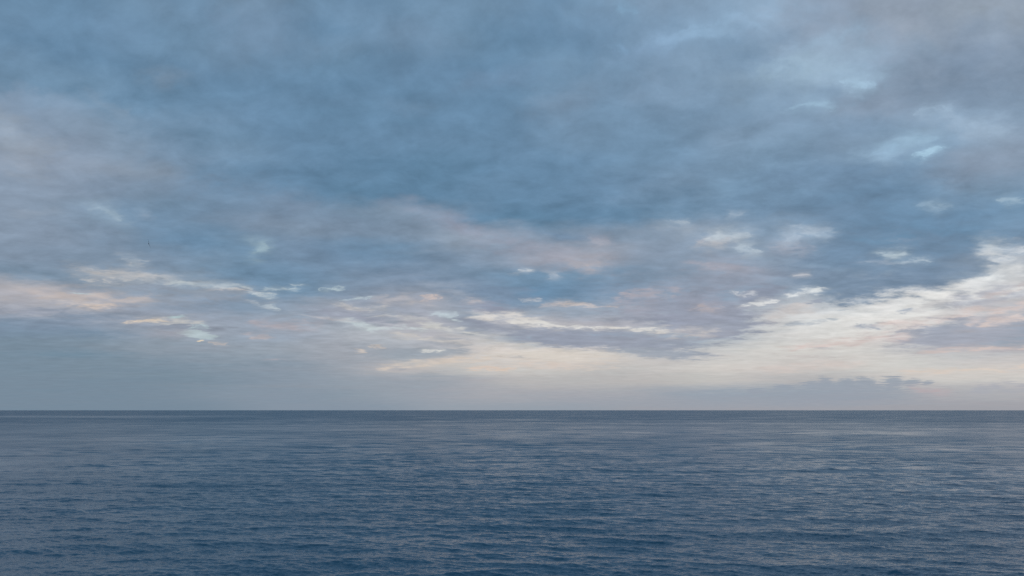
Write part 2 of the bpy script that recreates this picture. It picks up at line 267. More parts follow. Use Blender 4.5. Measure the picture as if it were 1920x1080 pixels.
    (-26.24, 9.7, 0.15, 0.1, 5.1, (178, 186, 194), 0.26, 0.92),
    (-26.17, 9.72, 0.16, 0.06, -20, (178, 186, 194), 0.3, 0.92),
    (-26.07, 9.59, 0.19, 0.12, -7.9, (178, 186, 194), 0.22, 0.91),
    (-25.88, 9.51, 0.18, 0.09, -11.5, (178, 186, 194), 0.34, 0.86),
    (-25.83, 9.52, 0.2, 0.08, -16.3, (178, 186, 194), 0.4, 0.91),
    (-25.63, 9.68, 0.23, 0.11, -15, (178, 186, 194), 0.3, 1),
    (-25.5, 9.63, 0.15, 0.08, -6.9, (178, 186, 194), 0.27, 0.95),
    (-25.47, 9.68, 0.15, 0.09, -4.6, (178, 186, 194), 0.4, 0.98),
    (-25.33, 9.43, 0.16, 0.11, -10.4, (178, 186, 194), 0.24, 0.89),
    (-32.65, 15.65, 2.54, 1.52, -28.8, (160, 170, 185), 0.4, 1),
    (-3.79, 13.06, 4.73, 0.76, -17.7, (158, 162, 180), 0.6, 0.9),
    (3.46, 10.93, 4.64, 1.03, -16.8, (165, 165, 178), 0.55, 0.9),
    (6.12, 11.81, 1.25, 0.7, -19.3, (182, 179, 189), 0.25, 1),
    (6.12, 11.81, 0.96, 0.41, -19.3, (182, 179, 189), 0.29, 0.95),
    (5.48, 12.1, 0.28, 0.1, -13.9, (182, 179, 189), 0.23, 0.96),
    (5.59, 11.92, 0.27, 0.11, -26.8, (182, 179, 189), 0.31, 0.86),
    (5.75, 11.95, 0.28, 0.13, -15.1, (182, 179, 189), 0.28, 0.99),
    (5.98, 11.82, 0.26, 0.12, -21.2, (182, 179, 189), 0.2, 0.92),
    (6.26, 11.81, 0.24, 0.17, -15.8, (182, 179, 189), 0.29, 0.97),
    (6.36, 11.8, 0.23, 0.1, -12.1, (182, 179, 189), 0.18, 0.89),
    (6.63, 11.75, 0.33, 0.18, -16.5, (182, 179, 189), 0.31, 0.99),
    (6.92, 11.78, 0.31, 0.12, -26.1, (182, 179, 189), 0.19, 0.92),
    (5.2, 10.26, 1.44, 0.79, -7.5, (188, 180, 181), 0.27, 1),
    (5.2, 10.26, 1.12, 0.46, -7.5, (188, 180, 181), 0.31, 0.95),
    (4.37, 10.11, 0.3, 0.15, -1.3, (188, 180, 181), 0.3, 0.97),
    (4.51, 10.29, 0.29, 0.16, 0.9, (188, 180, 181), 0.28, 0.86),
    (4.74, 10.06, 0.25, 0.12, -0.5, (188, 180, 181), 0.25, 0.97),
    (5.12, 10.2, 0.31, 0.19, -3.5, (188, 180, 181), 0.32, 0.89),
    (5.27, 10.05, 0.36, 0.15, 1.5, (188, 180, 181), 0.22, 0.86),
    (5.62, 10.45, 0.27, 0.11, -14, (188, 180, 181), 0.29, 0.98),
    (5.73, 10.09, 0.28, 0.12, -8.9, (188, 180, 181), 0.31, 0.88),
    (6.16, 10.07, 0.21, 0.12, 3.3, (188, 180, 181), 0.21, 0.92),
    (1.12, 9.92, 0.73, 0.31, -0.2, (212, 217, 222), 0.29, 1),
    (1.12, 9.92, 0.6, 0.18, -0.2, (212, 217, 222), 0.33, 0.95),
    (0.62, 10, 0.19, 0.07, -3.5, (212, 217, 222), 0.38, 0.87),
    (0.73, 10.02, 0.12, 0.05, -6.2, (212, 217, 222), 0.31, 0.99),
    (0.81, 9.96, 0.11, 0.05, -10.7, (212, 217, 222), 0.25, 0.86),
    (0.9, 9.89, 0.11, 0.06, -3.7, (212, 217, 222), 0.24, 0.87),
    (1.02, 9.9, 0.16, 0.06, -9.9, (212, 217, 222), 0.23, 0.89),
    (1.12, 9.91, 0.17, 0.08, -4, (212, 217, 222), 0.29, 0.97),
    (1.25, 9.96, 0.11, 0.05, 3.2, (212, 217, 222), 0.39, 0.89),
    (1.33, 9.99, 0.18, 0.08, -6.6, (212, 217, 222), 0.27, 0.87),
    (1.43, 10, 0.18, 0.07, -11.4, (212, 217, 222), 0.28, 0.95),
    (1.54, 9.95, 0.12, 0.06, 9.3, (212, 217, 222), 0.22, 0.96),
    (1.62, 9.95, 0.16, 0.05, 7.3, (212, 217, 222), 0.4, 0.97),
    (3.31, 9.54, 0.7, 0.44, -30.5, (174, 186, 201), 0.34, 1),
    (3.31, 9.54, 0.52, 0.26, -30.5, (174, 186, 201), 0.38, 0.95),
    (2.99, 9.67, 0.14, 0.07, -17.9, (174, 186, 201), 0.25, 0.93),
    (3.05, 9.5, 0.13, 0.09, -35.1, (174, 186, 201), 0.35, 0.87),
    (3.22, 9.69, 0.14, 0.09, -36.1, (174, 186, 201), 0.37, 0.92),
    (3.29, 9.57, 0.19, 0.12, -17.5, (174, 186, 201), 0.36, 0.99),
    (3.42, 9.56, 0.19, 0.11, -31.9, (174, 186, 201), 0.37, 0.87),
    (3.51, 9.49, 0.18, 0.09, -34.5, (174, 186, 201), 0.38, 0.93),
    (3.65, 9.44, 0.16, 0.08, -30.7, (174, 186, 201), 0.39, 0.87),
    (11.97, 12.57, 2.39, 0.96, -13.1, (167, 178, 191), 0.21, 1),
    (11.97, 12.57, 1.99, 0.56, -13.1, (167, 178, 191), 0.24, 0.95),
    (10.26, 13.13, 0.55, 0.23, -27.4, (167, 178, 191), 0.17, 0.88),
    (10.55, 12.61, 0.47, 0.21, 0.8, (167, 178, 191), 0.25, 0.87),
    (11.02, 13.02, 0.39, 0.18, -18.3, (167, 178, 191), 0.17, 0.96),
    (11.28, 12.71, 0.51, 0.21, -23.5, (167, 178, 191), 0.29, 0.89),
    (11.61, 12.69, 0.52, 0.15, -8, (167, 178, 191), 0.3, 0.87),
    (12.03, 12.86, 0.57, 0.23, -26.1, (167, 178, 191), 0.2, 0.98),
    (12.34, 12.39, 0.49, 0.24, -5.6, (167, 178, 191), 0.26, 0.93),
    (12.69, 12.64, 0.54, 0.23, -11, (167, 178, 191), 0.15, 0.97),
    (13.02, 12.35, 0.5, 0.14, -10.5, (167, 178, 191), 0.17, 0.88),
    (13.39, 12.09, 0.53, 0.16, -16.4, (167, 178, 191), 0.21, 0.95),
    (13.52, 12.17, 0.35, 0.14, -14.1, (167, 178, 191), 0.26, 0.93),
    (12.01, 13.21, 0.91, 0.35, -4.6, (179, 191, 203), 0.29, 1),
    (12.01, 13.21, 0.77, 0.21, -4.6, (179, 191, 203), 0.34, 0.95),
    (11.37, 13.29, 0.17, 0.08, -7.4, (179, 191, 203), 0.37, 0.92),
    (11.54, 13.17, 0.12, 0.06, 7.9, (179, 191, 203), 0.22, 0.85),
    (11.69, 13.25, 0.14, 0.07, -14.4, (179, 191, 203), 0.31, 0.93),
    (11.75, 13.21, 0.22, 0.08, -15.5, (179, 191, 203), 0.34, 0.96),
    (11.98, 13.13, 0.17, 0.05, -20.8, (179, 191, 203), 0.25, 0.86),
    (12.07, 13.3, 0.13, 0.07, 5.3, (179, 191, 203), 0.21, 0.91),
    (12.21, 13.27, 0.2, 0.07, -19.7, (179, 191, 203), 0.4, 0.95),
    (12.34, 13.21, 0.17, 0.07, 11.9, (179, 191, 203), 0.31, 0.97),
    (12.53, 13.12, 0.22, 0.08, -16.9, (179, 191, 203), 0.4, 0.97),
    (12.64, 13.08, 0.2, 0.08, -11.6, (179, 191, 203), 0.3, 0.88),
    (14.74, 11.67, 1.38, 0.52, 3.2, (198, 187, 186), 0.29, 1),
    (14.74, 11.67, 1.17, 0.31, 3.2, (198, 187, 186), 0.34, 0.95),
    (13.73, 11.55, 0.24, 0.12, 9.6, (198, 187, 186), 0.32, 0.98),
    (13.92, 11.69, 0.22, 0.11, 10.7, (198, 187, 186), 0.27, 0.85),
    (14.07, 11.82, 0.23, 0.08, 0.8, (198, 187, 186), 0.41, 0.98),
    (14.27, 11.78, 0.3, 0.08, 14, (198, 187, 186), 0.22, 0.94),
    (14.51, 11.68, 0.29, 0.13, -8.2, (198, 187, 186), 0.34, 0.93),
    (14.6, 11.56, 0.25, 0.1, 8.6, (198, 187, 186), 0.27, 0.97),
    (14.77, 11.62, 0.25, 0.09, -0.4, (198, 187, 186), 0.23, 0.96),
    (14.99, 11.59, 0.27, 0.13, 6.5, (198, 187, 186), 0.35, 0.87),
    (15.19, 11.55, 0.21, 0.12, -1.5, (198, 187, 186), 0.22, 0.93),
    (15.37, 11.77, 0.24, 0.08, 3, (198, 187, 186), 0.22, 0.95),
    (15.51, 11.77, 0.21, 0.08, -8.7, (198, 187, 186), 0.27, 0.86),
    (15.7, 11.76, 0.31, 0.08, 8.8, (198, 187, 186), 0.35, 0.92),
    (15.28, 11.94, 1.62, 0.7, 7.2, (202, 213, 222), 0.36, 1),
    (15.28, 11.94, 1.33, 0.41, 7.2, (202, 213, 222), 0.41, 0.95),
    (14.11, 11.76, 0.37, 0.13, 6.5, (202, 213, 222), 0.6, 0.86),
    (14.35, 11.72, 0.27, 0.12, 5.3, (202, 213, 222), 0.43, 0.93),
    (14.68, 11.82, 0.33, 0.14, 2.4, (202, 213, 222), 0.45, 0.91),
    (14.78, 11.98, 0.35, 0.18, 8.5, (202, 213, 222), 0.51, 0.94),
    (15.01, 12.12, 0.34, 0.16, 14.6, (202, 213, 222), 0.56, 0.99),
    (15.21, 12.03, 0.27, 0.15, 1.3, (202, 213, 222), 0.33, 0.92),
    (15.44, 11.95, 0.31, 0.16, -3.5, (202, 213, 222), 0.59, 0.94),
    (15.78, 12.06, 0.27, 0.14, 1.9, (202, 213, 222), 0.35, 0.98),
    (15.9, 11.8, 0.41, 0.18, 7.7, (202, 213, 222), 0.59, 1),
    (16.09, 12.02, 0.38, 0.16, 10.4, (202, 213, 222), 0.37, 0.91),
    (16.44, 11.98, 0.28, 0.12, 6.4, (202, 213, 222), 0.51, 0.92),
    (16.78, 10.93, 1, 0.61, -25.4, (193, 206, 217), 0.36, 1),
    (16.78, 10.93, 0.75, 0.36, -25.4, (193, 206, 217), 0.41, 0.95),
    (16.24, 11.03, 0.2, 0.15, -14.6, (193, 206, 217), 0.48, 0.94),
    (16.44, 11.1, 0.28, 0.15, -17, (193, 206, 217), 0.51, 0.87),
    (16.67, 11.05, 0.18, 0.13, -21.6, (193, 206, 217), 0.33, 0.88),
    (16.85, 10.92, 0.22, 0.1, -9.5, (193, 206, 217), 0.36, 0.88),
    (17.02, 11.02, 0.18, 0.1, -11.5, (193, 206, 217), 0.64, 0.96),
    (17.18, 10.9, 0.27, 0.15, -13, (193, 206, 217), 0.4, 0.86),
    (17.26, 10.97, 0.24, 0.12, -16.3, (193, 206, 217), 0.59, 0.98),
    (16.01, 13.43, 0.76, 0.52, 0.7, (176, 190, 205), 0.29, 1),
    (16.01, 13.43, 0.54, 0.31, 0.7, (176, 190, 205), 0.34, 0.95),
    (15.71, 13.42, 0.22, 0.14, 3.9, (176, 190, 205), 0.33, 0.89),
    (15.82, 13.56, 0.16, 0.1, 14.4, (176, 190, 205), 0.26, 0.91),
    (16.2, 13.35, 0.2, 0.13, -3.4, (176, 190, 205), 0.28, 0.91),
    (16.31, 13.33, 0.21, 0.13, 6.9, (176, 190, 205), 0.24, 0.85),
    (19.79, 10.9, 1.99, 0.96, -4.8, (186, 182, 190), 0.34, 1),
    (19.79, 10.9, 1.6, 0.56, -4.8, (186, 182, 190), 0.38, 0.95),
    (18.54, 11.12, 0.29, 0.13, 2.3, (186, 182, 190), 0.29, 0.95),
    (18.83, 11.15, 0.4, 0.23, -14.9, (186, 182, 190), 0.27, 0.94),
    (19.12, 10.73, 0.45, 0.19, -7.6, (186, 182, 190), 0.41, 0.86),
    (19.31, 11.18, 0.41, 0.2, -10.6, (186, 182, 190), 0.32, 0.92),
    (19.65, 10.88, 0.45, 0.17, -7.2, (186, 182, 190), 0.4, 0.9),
    (19.88, 10.81, 0.41, 0.21, 4.6, (186, 182, 190), 0.35, 0.93),
    (20.16, 11.16, 0.38, 0.25, -4.7, (186, 182, 190), 0.31, 0.85),
    (20.43, 10.61, 0.33, 0.18, 5.9, (186, 182, 190), 0.32, 0.95),
    (20.8, 10.95, 0.28, 0.16, -14.8, (186, 182, 190), 0.35, 0.89),
    (21.04, 10.7, 0.36, 0.15, -10.4, (186, 182, 190), 0.35, 0.93),
    (20.85, 11.86, 1.68, 0.87, -10.7, (193, 206, 219), 0.38, 1),
    (20.85, 11.86, 1.32, 0.51, -10.7, (193, 206, 219), 0.43, 0.95),
    (19.91, 12.25, 0.44, 0.19, -9.4, (193, 206, 219), 0.56, 0.9),
    (20.13, 11.91, 0.34, 0.19, -13.5, (193, 206, 219), 0.65, 0.96),
    (20.39, 11.87, 0.35, 0.15, -12.3, (193, 206, 219), 0.36, 0.96),
    (20.54, 11.79, 0.35, 0.18, -15.9, (193, 206, 219), 0.5, 0.99),
    (20.85, 11.96, 0.42, 0.23, -14.8, (193, 206, 219), 0.66, 0.86),
    (21.15, 11.66, 0.38, 0.18, -18.4, (193, 206, 219), 0.39, 0.92),
    (21.37, 11.62, 0.43, 0.23, -17.7, (193, 206, 219), 0.36, 0.91),
    (21.69, 11.82, 0.45, 0.21, -16.4, (193, 206, 219), 0.52, 0.95),
    (21.87, 11.45, 0.43, 0.2, -9.4, (193, 206, 219), 0.5, 0.95),
    (19.38, 11.68, 1.29, 0.87, -26.7, (191, 204, 218), 0.34, 1),
    (19.38, 11.68, 0.93, 0.51, -26.7, (191, 204, 218), 0.38, 0.95),
    (18.8, 11.95, 0.3, 0.23, -22.1, (191, 204, 218), 0.25, 0.88),
    (19.1, 11.6, 0.25, 0.16, -15.8, (191, 204, 218), 0.4, 0.94),
    (19.35, 11.83, 0.27, 0.16, -18.9, (191, 204, 218), 0.24, 0.87),
    (19.42, 11.43, 0.3, 0.21, -18.6, (191, 204, 218), 0.3, 0.89),
    (19.76, 11.56, 0.25, 0.14, -16.7, (191, 204, 218), 0.27, 0.97),
    (19.9, 11.51, 0.32, 0.21, -31.5, (191, 204, 218), 0.32, 0.99),
    (15, 9.69, 2.66, 1.14, -6.7, (180, 174, 183), 0.25, 1),
    (15, 9.69, 2.19, 0.67, -6.7, (180, 174, 183), 0.29, 0.95),
    (13.08, 10.24, 0.64, 0.22, 0.2, (180, 174, 183), 0.36, 0.96),
    (13.64, 9.97, 0.55, 0.16, -4.8, (180, 174, 183), 0.34, 0.99),
    (13.83, 9.95, 0.68, 0.24, 4.5, (180, 174, 183), 0.26, 0.93),
    (14.28, 9.79, 0.55, 0.3, -1.1, (180, 174, 183), 0.32, 0.89),
    (14.61, 9.38, 0.38, 0.19, -8.7, (180, 174, 183), 0.27, 0.95),
    (15.07, 9.94, 0.52, 0.21, 5.6, (180, 174, 183), 0.2, 0.91),
    (15.23, 9.86, 0.55, 0.21, -1.4, (180, 174, 183), 0.27, 0.88),
    (15.84, 9.91, 0.46, 0.17, -15.7, (180, 174, 183), 0.28, 0.89),
    (16.13, 9.27, 0.46, 0.29, -10, (180, 174, 183), 0.19, 0.91),
    (16.54, 9.73, 0.51, 0.19, 4.6, (180, 174, 183), 0.27, 0.88),
    (16.77, 9.52, 0.69, 0.29, -13.2, (180, 174, 183), 0.2, 0.99),
    (16.06, 8.68, 4.03, 0.84, -1.8, (158, 164, 180), 0.5, 0.9),
    (21.9, 8.38, 3.96, 1.29, -9, (124, 144, 167), 0.95, 0.5),
    (23.23, 7.93, 2.29, 0.99, -3.4, (124, 144, 167), 1, 0.5),
    (27, 8.48, 4.3, 1.22, 3, (121, 142, 166), 1, 0.5),
    (30.35, 8.94, 2.12, 0.99, -0.1, (123, 143, 167), 1, 0.5),
    (23.3, 10.2, 4.8, 1.52, -7.3, (117, 141, 167), 0.7, 0.6),
    (23.35, 13.14, 7.57, 2.28, -9.2, (112, 139, 166), 0.6, 0.8),
    (27.3, 9.99, 6.11, 1.52, -5.5, (115, 140, 166), 0.7, 0.6),
    (30.49, 8.8, 1.89, 0.91, -3.2, (130, 148, 169), 1, 0.5),
    (25.87, 9.99, 0.9, 0.52, -2.1, (196, 212, 222), 0.38, 1),
    (25.87, 9.99, 0.69, 0.31, -2.1, (196, 212, 222), 0.43, 0.95),
    (25.42, 10.08, 0.22, 0.13, -15.1, (196, 212, 222), 0.45, 0.99),
    (25.57, 10.14, 0.24, 0.12, 3.1, (196, 212, 222), 0.56, 0.99),
    (25.69, 10.05, 0.15, 0.1, 6, (196, 212, 222), 0.41, 0.93),
    (25.78, 9.86, 0.17, 0.1, -5.1, (196, 212, 222), 0.59, 0.99),
    (25.9, 10.08, 0.19, 0.08, -9, (196, 212, 222), 0.59, 0.94),
    (26.09, 10.07, 0.2, 0.1, 4.6, (196, 212, 222), 0.38, 0.86),
    (26.28, 9.99, 0.22, 0.1, 3.1, (196, 212, 222), 0.6, 0.92),
    (26.34, 10.1, 0.25, 0.14, -1.7, (196, 212, 222), 0.41, 0.95),
    (27.11, 9.42, 1.04, 0.39, -1.7, (191, 206, 218), 0.34, 1),
    (27.11, 9.42, 0.88, 0.23, -1.7, (191, 206, 218), 0.38, 0.95),
    (26.37, 9.43, 0.17, 0.07, -2.3, (191, 206, 218), 0.36, 0.95),
    (26.49, 9.38, 0.25, 0.08, -13.5, (191, 206, 218), 0.39, 0.94),
    (26.64, 9.46, 0.21, 0.06, 6.8, (191, 206, 218), 0.25, 0.95),
    (26.71, 9.55, 0.15, 0.06, -6.9, (191, 206, 218), 0.33, 0.92),
    (26.85, 9.5, 0.25, 0.09, -15.2, (191, 206, 218), 0.28, 0.94),
    (26.96, 9.41, 0.2, 0.1, -7.9, (191, 206, 218), 0.27, 0.97),
    (27.04, 9.47, 0.22, 0.09, 3.9, (191, 206, 218), 0.32, 1),
    (27.18, 9.39, 0.2, 0.08, 4, (191, 206, 218), 0.26, 0.87),
    (27.29, 9.39, 0.23, 0.1, -11.7, (191, 206, 218), 0.48, 0.92),
    (27.38, 9.35, 0.19, 0.07, -4.3, (191, 206, 218), 0.27, 0.99),
    (27.51, 9.39, 0.23, 0.08, -4.4, (191, 206, 218), 0.27, 0.87),
    (27.63, 9.33, 0.16, 0.06, -9, (191, 206, 218), 0.42, 0.91),
    (27.69, 9.36, 0.21, 0.07, -7.6, (191, 206, 218), 0.31, 0.85),
    (27.84, 9.29, 0.23, 0.08, 4.9, (191, 206, 218), 0.42, 0.92),
    (25.11, 9.52, 1.23, 0.44, -6.9, (170, 182, 198), 0.21, 1),
    (25.11, 9.52, 1.05, 0.26, -6.9, (170, 182, 198), 0.24, 0.95),
    (24.24, 9.6, 0.19, 0.07, -9, (170, 182, 198), 0.29, 0.94),
    (24.37, 9.62, 0.26, 0.1, -0.2, (170, 182, 198), 0.25, 0.91),
    (24.45, 9.54, 0.18, 0.08, -10.3, (170, 182, 198), 0.22, 0.97),
    (24.62, 9.52, 0.23, 0.1, -4.3, (170, 182, 198), 0.28, 0.85),
    (24.78, 9.63, 0.3, 0.11, -14.3, (170, 182, 198), 0.23, 0.99),
    (24.89, 9.41, 0.26, 0.1, -2.1, (170, 182, 198), 0.21, 0.87),
    (25.07, 9.61, 0.2, 0.11, 1.7, (170, 182, 198), 0.29, 0.92),
    (25.21, 9.54, 0.2, 0.07, -18.9, (170, 182, 198), 0.18, 0.99),
    (25.36, 9.43, 0.24, 0.08, -16.9, (170, 182, 198), 0.24, 0.88),
    (25.47, 9.57, 0.3, 0.09, 1.3, (170, 182, 198), 0.24, 0.86),
    (25.53, 9.47, 0.2, 0.08, 4.8, (170, 182, 198), 0.23, 0.95),
    (25.7, 9.37, 0.24, 0.09, -8.4, (170, 182, 198), 0.25, 0.93),
    (25.88, 9.33, 0.16, 0.07, -15.2, (170, 182, 198), 0.15, 0.98),
    (26, 9.45, 0.29, 0.1, 3.6, (170, 182, 198), 0.26, 0.96),
    (31.37, 9.87, 1.04, 0.79, -20.9, (202, 213, 222), 0.34, 1),
    (31.37, 9.87, 0.71, 0.46, -20.9, (202, 213, 222), 0.38, 0.95),
    (30.94, 9.77, 0.21, 0.15, -16.7, (202, 213, 222), 0.29, 1),
    (31.18, 9.81, 0.18, 0.13, -14.8, (202, 213, 222), 0.35, 0.95),
    (31.27, 10.01, 0.21, 0.13, -19.2, (202, 213, 222), 0.34, 0.98),
    (31.41, 9.93, 0.24, 0.14, -7.2, (202, 213, 222), 0.32, 1),
    (31.59, 9.73, 0.31, 0.21, -9.3, (202, 213, 222), 0.34, 0.88),
    (31.74, 9.7, 0.19, 0.13, -18.6, (202, 213, 222), 0.31, 0.89),
    (31.98, 9.01, 1.58, 0.96, -32.1, (228, 230, 231), 0.38, 1),
    (31.98, 9.01, 1.18, 0.56, -32.1, (228, 230, 231), 0.43, 0.95),
    (31.21, 9.57, 0.28, 0.19, -27.5, (228, 230, 231), 0.42, 0.97),
    (31.4, 9.02, 0.44, 0.25, -19.4, (228, 230, 231), 0.65, 0.92),
    (31.74, 9.24, 0.34, 0.2, -33.7, (228, 230, 231), 0.46, 0.98),
    (31.92, 9.16, 0.27, 0.14, -24.8, (228, 230, 231), 0.46, 0.94),
    (31.98, 8.75, 0.38, 0.25, -31.8, (228, 230, 231), 0.57, 0.94),
    (32.37, 8.84, 0.37, 0.19, -38.5, (228, 230, 231), 0.52, 0.94),
    (32.44, 8.56, 0.36, 0.2, -40, (228, 230, 231), 0.67, 0.99),
    (32.61, 8.55, 0.26, 0.18, -28.6, (228, 230, 231), 0.42, 0.87),
    (32.65, 9.49, 0.86, 0.52, 7.8, (224, 228, 232), 0.34, 1),
    (32.65, 9.49, 0.65, 0.31, 7.8, (224, 228, 232), 0.38, 0.95),
    (32.18, 9.39, 0.13, 0.08, 13.6, (224, 228, 232), 0.28, 0.94),
    (32.29, 9.36, 0.22, 0.12, -1.2, (224, 228, 232), 0.42, 0.89),
    (32.44, 9.36, 0.17, 0.1, 6.9, (224, 228, 232), 0.43, 0.94),
    (32.54, 9.4, 0.17, 0.11, 12.5, (224, 228, 232), 0.3, 0.91),
    (32.7, 9.46, 0.21, 0.14, 11.2, (224, 228, 232), 0.32, 0.93),
    (32.8, 9.45, 0.15, 0.08, -5.3, (224, 228, 232), 0.46, 0.94),
    (32.95, 9.6, 0.19, 0.11, 3.8, (224, 228, 232), 0.36, 0.88),
    (33.08, 9.56, 0.22, 0.12, 12.2, (224, 228, 232), 0.39, 0.93),
    (32.32, 8.19, 1.53, 0.96, 9.6, (226, 226, 226), 0.32, 1),
    (32.32, 8.19, 1.14, 0.56, 9.6, (226, 226, 226), 0.36, 0.95),
    (31.51, 8.06, 0.31, 0.18, -3.7, (226, 226, 226), 0.31, 0.93),
    (31.8, 8.29, 0.32, 0.16, -5.1, (226, 226, 226), 0.26, 0.95),
    (31.96, 8.3, 0.32, 0.19, 15.6, (226, 226, 226), 0.44, 0.86),
    (32.16, 8.34, 0.34, 0.18, -1.1, (226, 226, 226), 0.45, 0.88),
    (32.46, 8.16, 0.38, 0.26, -4.4, (226, 226, 226), 0.37, 0.87),
    (32.65, 8.44, 0.31, 0.15, -7.3, (226, 226, 226), 0.43, 0.95),
    (32.77, 8.08, 0.41, 0.26, 0.7, (226, 226, 226), 0.32, 0.94),
    (33.16, 8.45, 0.27, 0.14, -6.3, (226, 226, 226), 0.38, 0.99),
    (30.73, 7.77, 1.47, 0.57, 13.5, (233, 235, 235), 0.52, 0.9),
    (29.61, 7.63, 0.31, 0.2, 11, (233, 235, 235), 0.66, 0.79),
    (29.93, 7.65, 0.39, 0.17, 12.8, (233, 235, 235), 0.75, 0.68),
    (30.11, 7.85, 0.47, 0.21, 5.3, (233, 235, 235), 0.88, 0.69),
    (30.37, 7.65, 0.38, 0.13, 13.2, (233, 235, 235), 0.75, 0.74),
    (30.59, 7.87, 0.42, 0.22, 1.7, (233, 235, 235), 0.72, 0.65),
    (30.77, 7.59, 0.34, 0.15, 10.3, (233, 235, 235), 0.83, 0.85),
    (30.93, 7.91, 0.37, 0.18, 8.9, (233, 235, 235), 0.94, 0.77),
    (31.12, 7.9, 0.4, 0.19, 5.1, (233, 235, 235), 0.71, 0.8),
    (31.36, 8.03, 0.39, 0.16, 14.4, (233, 235, 235), 0.62, 0.82),
    (31.64, 7.74, 0.31, 0.15, 0.2, (233, 235, 235), 0.66, 0.68),
    (31.78, 7.99, 0.26, 0.15, 20.1, (233, 235, 235), 0.62, 0.75),
    (32.52, 8.97, 0.94, 0.52, 3.2, (168, 178, 190), 0.34, 1),
    (32.52, 8.97, 0.73, 0.31, 3.2, (168, 178, 190), 0.38, 0.95),
    (31.98, 8.91, 0.26, 0.14, 7.8, (168, 178, 190), 0.42, 0.9),
    (32.16, 8.89, 0.2, 0.12, -4.1, (168, 178, 190), 0.42, 0.9),
    (32.24, 9.1, 0.22, 0.14, 7.5, (168, 178, 190), 0.31, 0.92),
    (32.44, 9.11, 0.14, 0.08, 5.9, (168, 178, 190), 0.41, 0.92),
    (32.54, 9, 0.19, 0.1, 14.2, (168, 178, 190), 0.47, 0.96),
    (32.61, 8.97, 0.19, 0.13, -5.5, (168, 178, 190), 0.42, 0.87),
    (32.81, 8.9, 0.15, 0.08, -7.4, (168, 178, 190), 0.31, 0.91),
    (32.92, 8.83, 0.17, 0.1, 11.9, (168, 178, 190), 0.47, 0.98),
    (33.09, 8.99, 0.15, 0.09, 10.6, (168, 178, 190), 0.46, 0.94),
    (19.9, 8.98, 0.65, 0.31, -3.2, (222, 223, 226), 0.29, 1),
    (19.9, 8.98, 0.52, 0.18, -3.2, (222, 223, 226), 0.33, 0.95),
    (19.5, 8.91, 0.13, 0.06, 6.3, (222, 223, 226), 0.25, 0.98),
    (19.58, 8.94, 0.17, 0.08, -5.9, (222, 223, 226), 0.36, 0.93),
    (19.65, 8.99, 0.14, 0.08, 8.6, (222, 223, 226), 0.33, 1),
    (19.77, 8.96, 0.13, 0.06, -6.1, (222, 223, 226), 0.3, 0.99),
    (19.88, 8.94, 0.16, 0.07, 4.5, (222, 223, 226), 0.3, 0.89),
    (19.92, 8.92, 0.15, 0.05, -11.6, (222, 223, 226), 0.29, 0.85),
    (20.01, 9, 0.15, 0.07, -5.7, (222, 223, 226), 0.24, 0.95),
    (20.15, 8.95, 0.15, 0.07, 9.4, (222, 223, 226), 0.26, 0.91),
    (20.19, 8.93, 0.12, 0.08, -4.8, (222, 223, 226), 0.34, 0.98),
    (20.32, 8.87, 0.12, 0.06, -14.7, (222, 223, 226), 0.23, 0.97),
    (32.69, 12.66, 0.72, 0.44, -1.3, (173, 196, 211), 0.29, 1),
    (32.69, 12.66, 0.54, 0.26, -1.3, (173, 196, 211), 0.34, 0.95),
    (32.36, 12.74, 0.16, 0.1, -12.1, (173, 196, 211), 0.33, 0.94),
    (32.42, 12.62, 0.2, 0.12, 5.7, (173, 196, 211), 0.36, 0.87),
    (32.63, 12.72, 0.14, 0.09, 14.4, (173, 196, 211), 0.3, 0.89),
    (32.73, 12.78, 0.12, 0.07, -21.1, (173, 196, 211), 0.22, 0.98),
    (32.89, 12.65, 0.13, 0.09, 15, (173, 196, 211), 0.32, 0.85),
    (33.02, 12.72, 0.18, 0.11, 1, (173, 196, 211), 0.41, 0.9),
    (28.52, 12.99, 0.88, 0.52, -14.9, (157, 182, 202), 0.29, 1),
    (28.52, 12.99, 0.66, 0.31, -14.9, (157, 182, 202), 0.34, 0.95),
    (28.03, 13.14, 0.19, 0.13, -19.2, (157, 182, 202), 0.41, 0.94),
    (28.21, 13.06, 0.18, 0.1, -17.4, (157, 182, 202), 0.41, 0.95),
    (28.44, 13.1, 0.21, 0.11, -19.6, (157, 182, 202), 0.27, 0.88),
    (28.59, 13.01, 0.16, 0.08, -30.1, (157, 182, 202), 0.32, 0.91),
    (28.78, 12.96, 0.2, 0.11, -16.3, (157, 182, 202), 0.27, 0.95),
    (28.94, 12.85, 0.19, 0.1, -1.9, (157, 182, 202), 0.31, 0.92),
    (25.68, 10.92, 1.14, 0.19, -7.2, (148, 160, 178), 0.5, 0.8),
    (12.55, 7.01, 5.85, 1.29, -0.4, (153, 159, 176), 0.8, 0.4),
    (12.39, 5.97, 2.67, 0.84, -8.3, (152, 158, 176), 0.9, 0.35),
    (14.38, 6.04, 3.11, 1.14, -4.7, (153, 159, 176), 0.9, 0.3),
    (14.48, 5.37, 1.68, 0.61, 0.6, (156, 162, 178), 1, 0.3),
    (17.3, 7.66, 1.56, 0.68, -2.4, (143, 152, 171), 0.9, 0.4),
    (8.37, 7.25, 1.67, 0.53, -8.7, (172, 170, 180), 0.5, 0.8),
    (9.5, 8.05, 2.33, 0.46, 3.3, (182, 176, 184), 0.33, 0.9),
    (7.36, 7.83, 0.35, 0.14, -4.8, (182, 176, 184), 0.56, 0.8),
    (7.92, 8.15, 0.35, 0.11, -4.5, (182, 176, 184), 0.41, 0.68),
    (8.02, 8.11, 0.57, 0.12, 0.3, (182, 176, 184), 0.53, 0.61),
